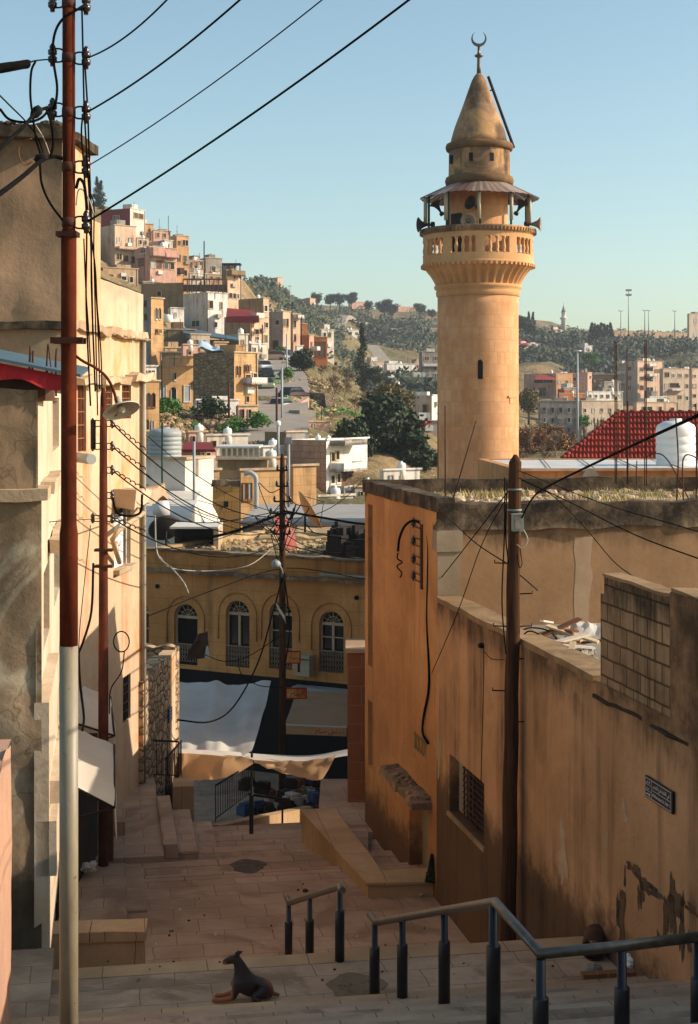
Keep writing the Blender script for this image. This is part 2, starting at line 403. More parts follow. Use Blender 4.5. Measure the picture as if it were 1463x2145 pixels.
def mat_rust(name, c1, c2, sc=3):
    t = NT(name); p = t.pos()
    v = t.ramp(t.noise(t.scaled(p, (sc, sc, sc*.4)), 2.0, 7, .7), [(.3, lin(c1)), (.62, lin(c2)), (.8, lin('#7c3a1a'))])
    v = t.mix(t.ramp(t.noise(p, 40, 4), [(.62, 0.0), (.7, .7)]), v, lin('#2a120b'))
    t.l(v, t.b.inputs['Base Color']); t.b.inputs['Roughness'].default_value = .9; t.b.inputs['Specular IOR Level'].default_value = .08; t.bump(t.noise(p, 30, 4), .3, .004); _M[name] = t.m
mat_rust('rust_red', '#3a170b', '#5e2813')
mat_rust('rust_dark', '#38201a', '#633222')
def mat_wood(name, c1, c2):
    t = NT(name); p = t.pos()
    v = t.ramp(t.noise(t.scaled(p, (30, 30, 1.2)), 1.0, 6, .7), [(.3, lin(c1)), (.7, lin(c2))])
    t.l(v, t.b.inputs['Base Color']); t.b.inputs['Roughness'].default_value = .95; t.b.inputs['Specular IOR Level'].default_value = .05; t.bump(t.noise(t.scaled(p, (60, 60, 2)), 1.0, 5), .6, .006); _M[name] = t.m
mat_wood('pole_wood', '#20140d', '#5e402a')
def mat_polepaint():
    t = NT('pole_cream'); p = t.pos(); sp = t.new('ShaderNodeSeparateXYZ'); t.l(p, sp.inputs[0])
    v = t.mix(t.ramp(t.noise(t.scaled(p, (8, 8, 2)), 1.5, 6, .7), [(.35, 0.0), (.75, .55)]), lin('#8d8068'), lin('#62543e'))
    v = t.mix(t.math('MULTIPLY', t.mapr(t.math('ADD', sp.outputs[2], t.math('MULTIPLY', t.noise(t.scaled(p, (9, 9, 3)), 1.0, 6, .7), .5)), -1.62, -1.56), 1.0), v, lin('#74341e'))
    v = t.mix(t.ramp(t.noise(p, 16, 5, .7), [(.64, 0.0), (.7, .8)]), v, lin('#4a3018'))
    t.l(v, t.b.inputs['Base Color']); t.b.inputs['Roughness'].default_value = .5; _M['pole_cream'] = t.m
mat_polepaint()
for n_, a_, b_, c_ in (('leaf_dark', '#172111', '#2a3919', '#414f27'), ('leaf_pine', '#172116', '#26341f', '#37462c'), ('leaf_green', '#33551c', '#4d7a2a', '#6b9438'),
                       ('leaf_olive', '#4b4428', '#6e6038', '#94804e'), ('leaf_brown', '#5c3a1e', '#8a5a2e', '#a8743c'), ('twig', '#6e5a44', '#8c7458', '#a28a6c'), ('dry_grass', '#8f8250', '#bda872', '#d9c69c'),
                       ('leaf_grey', '#2f3628', '#464f3a', '#626a50')):
    mat_leaf(n_, a_, b_, c_)
mat_plain('bark', '#4a3a2c', .9, 0, .3, 6)
mat_plain('graffiti', '#6a6a38', .9, 0, .3, 10)
def text(body, parent, F, x, y, z, size, mat, name='lettering', width=None, ext=.001, align='CENTER'):
    c = bpy.data.curves.new(name, 'FONT'); c.body = body; c.size = size; c.extrude = ext; c.align_x = align; c.align_y = 'CENTER'; c.resolution_u = 2
    t = bpy.data.objects.new(name, c); COL.objects.link(t); bpy.context.view_layer.update()
    dg = bpy.context.evaluated_depsgraph_get(); me = bpy.data.meshes.new_from_object(t.evaluated_get(dg)); bpy.data.objects.remove(t)
    xs = [v.co.x for v in me.vertices]; w = max(xs)-min(xs); k = (width/w) if width else 1
    w0 = Vector(parent['_w'])
    for v in me.vertices:
        q = Vector(F(x+v.co.x*k, y-v.co.z, z+v.co.y))-w0; v.co = q
    me.materials.clear(); me.materials.append(M(mat))
    o = bpy.data.objects.new(name, me); COL.objects.link(o); o.parent = parent; o['_w'] = list(w0); return o
# minimal Arabic shaping: letter -> (isolated, final, initial, medial)
AR = {'ا': 'ﺍﺎﺍﺎ', 'ب': 'ﺏﺐﺑﺒ', 'ت': 'ﺕﺖﺗﺘ', 'ح': 'ﺡﺢﺣﺤ', 'خ': 'ﺥﺦﺧﺨ', 'ر': 'ﺭﺮﺭﺮ', 'ص': 'ﺹﺺﺻﺼ', 'ض': 'ﺽﺾﺿﻀ', 'ع': 'ﻉﻊﻋﻌ', 'ف': 'ﻑﻒﻓﻔ', 'ق': 'ﻕﻖﻗﻘ', 'ل': 'ﻝﻞﻟﻠ', 'م': 'ﻡﻢﻣﻤ', 'ن': 'ﻥﻦﻧﻨ', 'ه': 'ﻩﻪﻫﻬ', 'ة': 'ﺓﺔﺓﺔ', 'ى': 'ﻯﻰﻯﻰ', 'ي': 'ﻱﻲﻳﻴ', 'د': 'ﺩﺪﺩﺪ', 'س': 'ﺱﺲﺳﺴ', 'ج': 'ﺝﺞﺟﺠ', 'ش': 'ﺵﺶﺷﺸ'}
def ar(s_):
    out = []
    for w in s_.split(' '):
        r_ = ''
        for i, c in enumerate(w):
            prev = i > 0 and w[i-1] not in 'اردةى'; nxt = i < len(w)-1
            r_ += AR[c][(3 if nxt else 1) if prev else (2 if nxt else 0)]
        out.append(r_[::-1])
    return ' '.join(out[::-1])
# ---------------------------------------------------------------- ground pixels -> street coordinates
def G(px, py, z):
    d = f*z/(HY-py); return ((px-CX)/f*d, d, z)
def toSF(p): return (math.cos(TH)*p[0]+math.sin(TH)*p[1], -math.sin(TH)*p[0]+math.cos(TH)*p[1])
# ---------------------------------------------------------------- stairway street (structure)
def stairs():
    prof = [(1.0, -14)]; u, z = 1.0, -1.26
    edges = []
    # upper flight, down to E1
    n = 29; us = [14.09-.457*i for i in range(n)]; zs = [-5.85+.16*i for i in range(n)]
    prof.append((us[-1]-.457, zs[-1])); prof.append((us[-1], zs[-1]))
    for i in range(n-2, -1, -1):
        prof += [(us[i+1], zs[i]), (us[i], zs[i])]
    prof += [(14.09, -6.05), (15.76, -6.05)]
    zz, uu = -6.05, 15.76
    for i in range(10):
        zz -= .175; prof.append((uu, zz)); uu += .45; prof.append((uu, zz))
    prof[-1] = (24.08, -7.8)
    zz, uu = -7.8, 24.08
    for i in range(4):
        zz -= .16; prof.append((uu, zz)); uu += 1.2; prof.append((uu, zz))
    prof.append((uu, -14))
    return prof
PROF = stairs()
near = [p for p in PROF if p[0] <= 15.77]; far_ = [p for p in PROF if p[0] >= 15.75 and p[0] > 15.75]
m = MB(); m.ext([(1.0, -14)]+[p for p in PROF[1:] if p[0] <= 15.765 and p[1] >= -6.06]+[(15.76, -14)], -5.5, 8.5, F=SF)
struct(m.build('stair_street_upper', 'paving'))
m = MB(); lowp = [(15.765, -14), (15.765, -6.225)]+[p for p in PROF if p[1] < -6.06 and p[1] > -13 and p[0] > 15.765]+[(PROF[-2][0], -14)]
m.ext(lowp, -5.5, 6.5, F=SF); struct(m.build('stair_street_lower', 'paving_far'))
# nosing strips of paler stone along the two long edges
m = MB(); m.box(-5.5, 8.5, 13.80, 14.10, -5.90, -5.845, F=SF); m.box(-5.5, 8.5, 15.48, 15.775, -6.1, -6.044, F=SF); struct(m.build('stair_nosing', 'kerb_stone'))
m = MB()
for i in range(5): m.box(-4.5, 6, 24.08+1.2*i-.30, 24.08+1.2*i+.012, -7.83-.16*i, -7.8-.16*i+.005, F=SF)
struct(m.build('tread_edges', 'kerb_dim'))
# raised pavement pieces
m = MB(); m.box(-2.2, .33, 21.2, 24.6, -7.9, -7.72, F=SF); m.box(.33, .62, 22.4, 24.5, -7.9, -7.76, F=SF); struct(m.build('raised_pavement', 'paving_far'))
m = MB(); m.box(-3.2, -.55, 14.15, 16.1, -6.3, -5.93, F=SF); struct(m.build('landing_slab', 'paving'))
# side platform with three side steps, left of the lower flight
m = MB(); m.box(-4, 1.0, 25.3, 30.6, -14, -7.85, F=SF); m.box(1.0, 1.25, 25.7, 28.9, -14, -7.78, F=SF); m.box(1.25, 1.62, 25.9, 28.6, -14, -7.98, F=SF); m.box(1.62, 2.02, 26.3, 28.3, -14, -8.15, F=SF)
m.box(-3, .35, 26.6, 27.8, -7.86, -7.6, F=SF)
struct(m.build('side_steps', 'paving_far'))
# lower flight to the market (left) and market street
m = MB(); pr = [(28.9, -14), (28.9, -8.45)]; uu, zz = 28.9, -8.45
for i in range(17):
    zz -= .175; pr.append((uu, zz)); uu += .45; pr.append((uu, zz))
pr.append((uu, -14)); m.ext(pr, .6, 3.2, F=SF); struct(m.build('market_stairs', 'paving_far'))
m = MB(); m.box(-25, 25, 28, 56, -12, -11.5); struct(m.build('market_street', 'paving_far'))
# ---------------------------------------------------------------- right-hand house on the stairs
FW = Fr((.306, 27.86, 0), math.atan2(13.6-27.86, 3.264-.306))
def tW(px):
    mm = (px-CX)/f; d = 6.085/(mm+.2074); return (27.86-d)/.9792
house = thing('corner_house', (1.4, 23, -8), 'tall ochre rendered house with a grass grown flat roof, in front of the minaret', 'house')
m = MB()
H1 = [(.27, .66, -5.0, -1.95), (.27, .66, -6.9, -5.65), (3.49, 4.75, -7.8, -6.3)]
m.facade(FW, 5.23, -1.72, H1, .3, z0=-12)
m.face([FW(0, 0, -12), FW(0, 0, -1.6), FW(0, 12, -1.6), FW(0, 12, -12)])   # far end
m.build('street_wall', 'wall_ochre', house)
m = MB()
m.box(.2, .75, .3, .36, -7.1, -1.8, 0, FW); m.build('recess_panel', 'wood_dark', house)
m = MB(); m.box(3.4, 4.85, .22, .3, -7.9, -6.2, 0, FW); m.build('door_panel', 'grey_render', house)
# thick weathered roof edge
def jagbox(m, x0, x1, y0, y1, z0, z1, F, n=14, j=.02, mi=0):
    """box cut along x with jittered edges"""
    for i in range(n):
        a, b = x0+(x1-x0)*i/n, x0+(x1-x0)*(i+1)/n
        def J(x, y, z):
            q = Vector(F(x, y, z)); v = noise.noise_vector(q*1.7)*j*2+noise.noise_vector(q*6)*j
            return (q.x+v.x, q.y+v.y, q.z+v.z)
        q = [(a, y0, z0), (b, y0, z0), (b, y1, z0), (a, y1, z0), (a, y0, z1), (b, y0, z1), (b, y1, z1), (a, y1, z1)]
        q = [J(*p) for p in q]
        for s_ in ((0, 1, 5, 4), (2, 3, 7, 6), (4, 5, 6, 7), (3, 2, 1, 0)): m.face([q[k] for k in s_], mi)
        if i == 0: m.face([q[k] for k in (3, 0, 4, 7)], mi)
        if i == n-1: m.face([q[k] for k in (1, 2, 6, 5)], mi)
m = MB()
jagbox(m, -.03, 5.26, -.03, .28, -1.74, -1.52, FW, 16, .018)
FB = Fr(FW(5.23, 0, 0), R(11.7))
jagbox(m, .0, 12.5, -.05, .25, -2.02, -1.60, FB, 40, .03)
m.build('roof_edge', 'roof_band', house)
m = MB(); d0 = 6.2
jagbox(m, 0.0, 12.5, 5.0, 5.23, -1.95, -1.5, FB, 30, .02)
m.build('rear_parapet', 'roof_band', house)
m = MB(); m.face([FB(.15, .2, -1.8), FB(12.5, .2, -1.8), FB(12.5, 5.15, -1.8), FB(.15, 5.15, -1.8)]); m.build('roof', 'roof_dirt', house)
m = MB(); m.face([FB(.38, .0, -12), FB(12.5, .0, -12), FB(12.5, .0, -1.98), FB(.38, 0, -1.98)]); m.build('front_wall', 'wall_brown', house)
m = MB(); m.box(.0, .38, -.06, .2, -3.5, -2.0, 0, FB); m.box(-.02, .40, -.09, .2, -2.35, -2.02, 0, FB); m.build('corner_pier', 'grey_render', house)
m = MB(); mat_plaster('smear', '#ab9074', '#9a7a5c', streak=.3, bump=.2); V = []
xs_ = [(1197, 1236), (1195, 1233), (1199, 1230), (1198, 1236), (1196, 1231), (1195, 1228), (1197, 1227), (1193, 1224)]
for i, (a, b) in enumerate(xs_):
    y_ = 1120+i*27; V.append([FB((px-CX)/f*23.5/math.cos(R(11.7))-FB.o[0]*1.0+(-.02), -.004, (HY-y_)/f*23.6) for px in (a, b)])
for r1, r2 in zip(V, V[1:]): m.face([r2[0], r2[1], r1[1], r1[0]])
m.build('whitewash_smear', 'smear', house)
# broken roof stones, brick lump and grass on the roof
def stone(m, c, r, seed, mi=0, flat=.6):
    rr = random.Random(seed); base = []
    import itertools
    n1, n2 = 7, 4; k0 = len(m.v)
    for i in range(n2+1):
        ph = math.pi*i/n2
        for j in range(n1):
            w = 2*math.pi*j/n1; q = r*rr.uniform(.75, 1.15)
            m.v.append((c[0]+q*math.sin(ph)*math.cos(w), c[1]+q*math.sin(ph)*math.sin(w), c[2]+q*math.cos(ph)*flat))
    for i in range(n2):
        for j in range(n1):
            j2 = (j+1) % n1; m.f.append((k0+i*n1+j, k0+(i+1)*n1+j, k0+(i+1)*n1+j2, k0+i*n1+j2)); m.m.append(mi); m.s.append(False)
m = MB(); rr = random.Random(5)
for i in range(420):
    x = rr.uniform(.35, 11.5); y = rr.uniform(.4, 4.95); stone(m, FB(x, y, -1.78), rr.choice([.04, .06, .09, .13]), i)
lab(m.build('rubble', 'ledge'), 'loose stones and broken plaster scattered over the flat roof of the corner house', 'rubble', None, 'stuff')
def grass(name, pts, hh, mat, label, w=.012):
    m = MB(); rr = random.Random(3)
    for p in pts:
        for k in range(5):
            a = rr.uniform(0, 6.28); l_ = hh*rr.uniform(.5, 1.2); dx, dy = math.cos(a), math.sin(a); o = (p[0]+rr.uniform(-.06, .06), p[1]+rr.uniform(-.06, .06), p[2])
            tip = (o[0]+dx*l_*.45, o[1]+dy*l_*.45, o[2]+l_)
            m.face([(o[0]-dy*w, o[1]+dx*w, o[2]), (o[0]+dy*w, o[1]-dx*w, o[2]), tip])
    return lab(m.build(name, mat), label, 'grass', None, 'stuff')
pts = []
for i in range(2600):
    x = rr.uniform(.35, 12); y = rr.uniform(.4, 4.9)
    if noise.noise(Vector((x*.6, y*.6, 3))) > .04: pts.append(FB(x, y, -1.8))
grass('dry_grass', pts, .13, 'dry_grass', 'dry yellow grass growing across the flat roof of the corner house')
# ---------------------------------------------------------------- lower stained wall with terrace
wall = thing('terrace_wall', (2.5, 17, -7), 'long rain streaked ochre wall with a barred window, along the right side of the stairway', 'wall')
tw0, tw1 = tW(942), tW(1015)
m = MB(); m.facade(FW, 24.5, -3.10, [(tw0, tw1, -6.2, -5.33)], .28, z0=-13, x0=5.23)
m.build('wall_face', 'wall_lower', wall)
m = MB(); jagbox(m, 5.3, 11.95, -.03, .36, -3.12, -3.04, FW, 20, .012); m.build('coping', 'coping', wall)
m = MB(); m.face([FW(5.2, .3, -3.55), FW(24, .3, -3.55), FW(24, 12, -3.55), FW(5.2, 12, -3.55)]); m.face([FW(5.2, .34, -3.56), FW(12, .34, -3.56), FW(12, .34, -3.08), FW(5.2, .34, -3.08)]); m.build('terrace_floor', 'concrete', wall)
g = MB(); nb = 9
g.box(tw0, tw1, .27, .29, -6.2, -5.33, 0, FW); wf = g.build('window', 'dark', wall)
g = MB()
for i in range(5):
    x = tw0+.42+(tw1-tw0-.44)*i/4; g.box(x-.012, x+.012, .10, .125, -6.18, -5.35, 0, FW)
for i in range(10):
    z = -6.16+.8*i/9; g.box(tw0+.4, tw1-.02, .085, .10, z-.008, z+.008, 0, FW)
g.build('window_bars', 'rust_iron', wall)
g = MB(); g.box(tw0, tw0+.4, .15, .26, -6.19, -5.34, 0, FW); g.build('shutter', 'concrete', wall)
g = MB(); g.box(tw0-.05, tw1+.05, -.03, .28, -6.27, -6.203, 0, FW); g.build('sill', 'coping', wall)
# peeled dark render patches low on the wall (thin raised bitumen-like flakes)
def blob_patch(m, cx, cz, w, h, seed, F, y=-.006, n=26, mi=0):
    rr = random.Random(seed); ph = [rr.uniform(0, 6.28) for _ in range(4)]
    pts = []
    for i in range(n):
        a = 2*math.pi*i/n; q = 1+.25*math.sin(3*a+ph[0])+.2*math.sin(5*a+ph[1])+.12*math.sin(9*a+ph[2])+rr.uniform(-.08, .08)
        pts.append((cx+w*q*math.cos(a), cz+h*q*math.sin(a)))
    c = F(cx, y, cz)
    for i in range(n):
        p, q = pts[i], pts[(i+1) % n]
        m.face([c, F(p[0], y, p[1]), F(q[0], y, q[1])], mi)
m = MB()
for k, (px, py, w, h) in enumerate([(1303, 1925, .10, .34), (1296, 1900, .05, .12), (1352, 1852, .22, .07), (1345, 1868, .06, .15), (1375, 1870, .16, .05), (1408, 1900, .10, .28), (1420, 1895, .16, .12), (1395, 1930, .06, .22), (1322, 1815, .12, .04), (1310, 1838, .02, .12), (1430, 1945, .06, .3), (1450, 1905, .12, .05), (1445, 1975, .04, .1), (1340, 1880, .05, .1), (1380, 1965, .03, .08), (1335, 1822, .07, .06)]):
    t = tW(px); d = 27.86-.9792*t; m = MB(); blob_patch(m, t, (HY-py)/f*d, w, h, k, FW); m.build('peeled_patch', 'peel', wall)
m = MB()
for k, (px, py, w, h) in enumerate([(1308, 1690, .05, .07), (1312, 1712, .05, .06), (1273, 1752, .03, .08), (920, 1580, .10, .30), (1180, 1790, .13, .35), (1270, 1768, .05, .05)]):
    t = tW(px); d = 27.86-.9792*t; m = MB(); blob_patch(m, t, (HY-py)/f*d, w, h, k+40, FW, y=-.004); m.build('pale_patch', 'ledge', wall)
text('BOODY', wall, FW, tW(882), -.01, -5.62, .42, 'graffiti', name='graffiti', width=.8)
# street sign
SGN = thing('street_sign', FW(tW(1387), 0, -3.9), 'black enamel street name sign with white Arabic and English lettering on the ochre wall', 'street sign')
s0, s1 = tW(1358), tW(1416)
m = MB(); m.box(s0, s1, -.035, -.012, -4.0, -3.785, 0, FW); m.build('sign_plate', 'sign_black', SGN)
def A(pts, z, y=-.038, th=.003): return [FW(x, y, zz) for x, zz in pts]
m = MB(); L_ = s1-s0; y_ = -.0375
def bar(x0, x1, z0, z1): m.box(x0, x1, -.0375, -.036, z0, z1, 0, FW)
xd = s0+L_*.25
bar(s0+.01, s1-.03, -3.803, -3.797); bar(s0+.01, s1-.03, -3.988, -3.982); bar(s0+.01, s0+.016, -3.985, -3.8); bar(s1-.036, s1-.03, -3.985, -3.8); bar(xd, xd+.005, -3.985, -3.8); bar(xd, s1-.03, -3.895, -3.890); bar(s0+.01, xd, -3.862, -3.857); bar(s0+.01, xd, -3.925, -3.920)
m.build('sign_lines', 'sign_white', SGN)
xm = (xd+s1-.03)/2
text(ar('في القلعة فرع الخضر'), SGN, FW, xm, -.037, -3.847, .055, 'sign_white', width=.40)
text('Al-Hammam St. Stair 1', SGN, FW, xm, -.037, -3.937, .05, 'sign_white', width=.42)
text(ar('السلط'.replace('ط', 'ض')), SGN, FW, (s0+xd)/2, -.037, -3.832, .035, 'sign_white', width=.10)
text(ar('درج'), SGN, FW, (s0+xd)/2, -.037, -3.893, .035, 'sign_white', width=.07)
m = MB(); m.box(s0+.03, xd-.05, -.0375, -.036, -3.962, -3.95, 0, FW)
m.face([FW(xd-.055, -.0375, -3.975), FW(xd-.02, -.0375, -3.956), FW(xd-.055, -.0375, -3.937)]); m.build('arrow', 'sign_white', SGN)
# block wall on top of the terrace wall
bw = thing('block_wall', FW(13, 0, -3), 'bare concrete block wall with stepped broken top, standing on the ochre terrace wall', 'wall')
m = MB(); t0, t1 = tW(1255), tW(1406)
m.box(t0, t1-.02, .02, .24, -3.25, -2.12, 0, FW); m.box(t0+.1, t1-.02, .022, .238, -2.12, -1.93, 0, FW)
m.build('block_courses', 'block', bw)
m = MB(); jagbox(m, t0+.1, t1-.02, .01, .25, -1.93, -1.895, FW, 9, .012); m.build('mortar_cap', 'coping', bw)
pw = thing('rendered_wall', FW(15, 0, -3), 'rough rendered wall end with pebbly broken top at the right edge, beside the block wall', 'wall')
m = MB(); m.box(t1, 24.5, -.01, .27, -3.35, -1.86, 0, FW); m.build('wall_face', 'wall_lower', pw)
m = MB(); rr = random.Random(9)
for i in range(260): stone(m, FW(t1+rr.uniform(0, 5), rr.uniform(0, .26), -1.85), rr.uniform(.012, .03), i)
jagbox(m, t1, 24, .0, .26, -1.87, -1.83, FW, 60, .012)
m.build('pebble_top', 'coping', pw)
m = MB(); jagbox(m, 11.95, 24, -.02, .015, -3.28, -3.24, FW, 60, .02); m.build('broken_edge', 'dim', pw)
# slab canopy over the door
m = MB(); jagbox(m, 2.7, 5.0, -.34, .0, -6.42, -6.30, FW, 8, .04); o = m.build('door_canopy', 'roof_band', house)
m = MB()
for i in range(40): stone(m, FW(rr.uniform(2.75, 4.9), rr.uniform(-.3, -.02), -6.28), rr.uniform(.02, .06), i)
m.build('canopy_rubble', 'roof_band', house)['kind'] = 'stuff'
# kerb / planter
pl = thing('planter_kerb', (.3, 24, -7.8), 'L shaped low stone planter kerb in front of the ochre house door', 'kerb')
a = [(.30, 22.86), (-.87, 26.9), (-.32, 27.0), (.52, 23.42), (1.28, 23.55), (1.38, 22.95)]
m = MB(); m.prism(a[::-1], -8.6, -7.60); m.build('kerb_body', 'kerb_stone', pl)
m = MB(); m.prism([(.27, 22.82), (1.40, 22.9), (1.28, 23.58), (.54, 23.46), (-.29, 27.04), (-.91, 26.94)], -7.60, -7.56); m.build('kerb_top', 'kerb_stone', pl)
m = MB(); m.box(-.6, 1.9, 27.2, 31, -14, -8.05); m.prism([(-.25, 27.0), (.05, 25.5), (.35, 25.5), (.35, 27.0)], -14, -8.0); struct(m.build('rear_pavement', 'paving_far'))
# brick pier behind
bp = thing('brick_pier', P(748, 1690, 29.5), 'red brown stone block pier beside the far end of the ochre house', 'wall')
m = MB(); m.box(-.03, .42, 29.2, 30.4, -12, -5.05); m.build('pier_body', 'brick_pier', bp)
m = MB(); m.box(-.07, .46, 29.15, 30.45, -5.05, -4.97); m.build('pier_cap', 'ledge', bp)
# ---------------------------------------------------------------- left-hand houses
NA = math.radians(90+9.5)
# house A: near stained wall
ha = thing('stained_house', (-3.6, 16, -6), 'near house at the left edge with a stained grey and ochre front', 'house')
m = MB()
c0 = Vector((-3.42, 15.9)); wA = (c0-Vector((-7.5, 15.35))).length
angA = math.atan2(15.9-15.35, -3.42+7.5)   # front face turned slightly towards the sun
FA = Fr((-7.5, 15.35, 0), angA)
def jface(m, F, x0, x1, z0, z1, nx, nz, amp, mi=0, seed=0, top=None):
    V = {}; m.weld = True; nx, nz = nx*2, nz*2
    for i in range(nx+1):
        for j in range(nz+1):
            x = x0+(x1-x0)*i/nx; zt = top(x) if top else z1; z = z0+(zt-z0)*j/nz
            q = noise.noise(Vector((x*1.3+seed, z*1.3, seed)))*amp+noise.noise(Vector((x*4+seed, z*4, seed)))*amp*.4
            V[i, j] = F(x, q if 0 < i < nx else q*.3, z)
    for i in range(nx):
        for j in range(nz): m.face([V[i, j], V[i+1, j], V[i+1, j+1], V[i, j+1]], mi, True)
jface(m, FA, 0, wA+.02, -1.02, .12, 20, 8, .05, top=lambda x: .14-.02*math.sin(x*5)-.12*max(0, (3.7-x))*.3)
jface(m, FA, 0, wA+.06, -6.4, -1.0, 20, 24, .05, seed=4)
m.build('front_wall', 'wall_a', ha)
m = MB(); jagbox(m, 0, wA+.14, -.10, .3, -1.075, -.945, FA, 14, .015); m.build('string_course', 'ledge', ha)
FAs = Fr((-3.42, 15.9, 0), math.atan2(8.8, -1.45))   # side face running away along the stairway
def dA(px): return -.765/((px-CX)/f+.167)
def sA(px): return (dA(px)-15.9)/math.cos(R(9.4))
m = MB()
hs = [(sA(109), sA(122), -.72, .05), (sA(91), sA(103), -3.05, -2.1), (sA(112), sA(123), -3.0, -2.2)]
m.facade(FAs, 9.2, .12, [h_ for h_ in hs], .2, z0=-8.5)
m.face([FAs(9.2, 0, -8.5), FAs(9.2, 5, -8.5), FAs(9.2, 5, .12), FAs(9.2, 0, .12)])
m.build('side_wall', 'wall_a_side', ha)
m = MB(); m.face([FA(0, 0, .0), FA(wA, 0, .0), FAs(9.2, 0, .0), FAs(9.2, 4, .0)]); m.build('roof', 'concrete', ha)
for i, h_ in enumerate(hs):
    m = MB(); m.box(h_[0], h_[1], .16, .19, h_[2], h_[3], 0, FAs); m.build('window', ['wood_brown', 'rust_iron', 'dark'][i], ha)
m = MB()
for q in ((1.0, 4.2, -.16, .0, -1.1, -.95), (3.0, 6.5, -.22, .0, -1.98, -1.82), (2.0, 3.6, -.1, .0, -3.6, -3.45)): m = MB(); jagbox(m, *q, FAs, 8, .02); m.build('side_ledge', 'ledge', ha)
m = MB(); m.box(0, 3.2, -.14, .02, -6.2, -3.3, 0, FAs); jagbox(m, .2, 3.2, -.26, 0, -4.45, -4.2, FAs, 6, .02); m.box(0.0, 2.4, -.22, .0, -5.2, -4.6, 0, FAs); m.build('buttress', 'wall_a_side', ha)
# red and blue canopy sheets resting on house A's roof
cs = thing('roof_canopy', FA(2, .3, .15), 'low canopy of blue sheet and red cloth on the near left house roof', 'canopy')
m = MB(); m.ext([(-.1, .0), (-.1, .03), (2.2, .16), (2.2, .13)], 0, 2.2, F=lambda x, y, z: FA(2.4+x, y, .70-.2*x+z)); m.build('top_sheet', 'blue_sheet', cs)
m = MB(); n = 24
for i in range(n):
    xa, xb = 2.1*i/n, 2.1*(i+1)/n; w1, w2 = .14+.03*math.sin(xa*11), .14+.03*math.sin(xb*11)
    m.face([FA(2.4+xa, -.06+.02*math.sin(xa*14), .66-.2*xa-w1), FA(2.4+xb, -.06+.02*math.sin(xb*14), .66-.2*xb-w2), FA(2.4+xb, -.02, .68-.2*xb), FA(2.4+xa, -.02, .68-.2*xa)])
m.build('red_cloth', 'red_cloth', cs)
m = MB(); m.box(2.4, 4.2, .25, 1.8, .0, .26, 0, FA); m.build('shade_fill', 'wood_dark', cs)  # solid dark block standing in for the shade beneath the canopy sheets
# rebar stubs on house A
for i, (px, py0, py1) in enumerate([(63, 725, 812), (69, 735, 812), (118, 730, 800)]):
    m = MB(); m.tube([P(px, py1+30, 16.3), P(px-1, (py0+py1)/2, 16.3), P(px+1, py0, 16.3)], .012, n=6)
    lab(m.build('rebar', 'rust_iron', origin=P(px, py1+30, 16.3)), None, 'rebar', 'rebar stubs standing on the near left house')['label'] = ['thin rusty rebar, leftmost of those on the near left roof', 'thin rusty rebar, second from the left on the near left roof', 'thin rusty rebar on the near left roof beside the rusty pole'][i]
m = MB(); m.tube(spl([P(110, 805, 16.2), P(99, 775, 16.2), P(101, 720, 16.2), P(106, 760, 16.2), P(110, 795, 16.2), P(104, 812, 16.2), P(97, 790, 16.2), P(100, 735, 16.2)], 5), .008, n=5)
lab(m.build('bent_wire', 'rust_iron', origin=P(105, 805, 16.2)), 'loop of bent rusty wire standing on the corner of the near left roof', 'wire')
# nearest sliver wall
ns = thing('near_wall', (-2.9, 12, -5), 'orange and pink rendered wall end at the lower left edge, nearest the camera', 'wall')
m = MB(); FN = Fr((-2.76, 11.2, 0), math.atan2(1.9, -.28))
jface(m, FN, 0, 1.9, -6.5, -2.95, 6, 14, .035, seed=2, top=lambda x: -3.05+.05*math.sin(x*6)); m.face([FN(0, 0, -6.5), FN(0, 3, -6.5), FN(0, 3, -3), FN(0, 0, -3)]); m.face([FN(0, 0, -3.04), FN(1.9, 0, -3.04), FN(1.9, 3, -3.04), FN(0, 3, -3.04)])
m.build('wall_face', 'pink_wall', ns)
# house B
hb = thing('tall_facade_house', (-4.9, 25, -8), 'tall cream rendered house in full sun behind the rusty pole, cables running down its side', 'house')
FBs = Fr((-4.87, 24.7, 0), math.atan2(5.5, .6))
def tB(px):
    d = 7.562/(.109-(px-CX)/f); return (d-24.7)/.9941
def zB(px, py): return (HY-py)/f*(7.562/(.109-(px-CX)/f))
wB = 5.53
m = MB()
Bh = [(tB(163), tB(181), -.9, .28), (tB(222), tB(236), -.3, .28), (tB(256), tB(275), -.35, .32), (tB(240), tB(274), -3.25, -2.1), (tB(258), tB(274), -6.35, -5.45)]
m.facade(FBs, wB, 1.30, Bh, .22, z0=-12)
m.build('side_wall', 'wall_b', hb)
m = MB(); h2 = [(tB(162), tB(171), 2.5, 3.9)]
m.facade(FBs, tB(191), 4.6, [], .2, z0=1.30)
m.face([FBs(tB(191), 0, 1.3), FBs(tB(191), 6, 1.3), FBs(tB(191), 6, 4.6), FBs(tB(191), 0, 4.6)])
m.box(tB(191), tB(211), .0, 3, 1.3, 3.3, 0, FBs)
m.build('upper_side_wall', 'wall_b', hb)
m = MB(); jface(m, FBs, tB(211)-.02, wB, 1.3, 2.3, 14, 4, .03, top=lambda x: 2.32-.02*x); m.face([FBs(tB(211), .25, 1.3), FBs(wB, .25, 1.3), FBs(wB, .25, 2.2), FBs(tB(211), .25, 2.3)])
m.face([FBs(tB(211), 0, 2.3), FBs(wB, 0, 2.22), FBs(wB, .25, 2.22), FBs(tB(211), .25, 2.3)]); m.face([FBs(wB, 0, 1.3), FBs(wB, .25, 1.3), FBs(wB, .25, 2.2), FBs(wB, 0, 2.2)])
m.build('parapet', 'wall_b_up', hb)
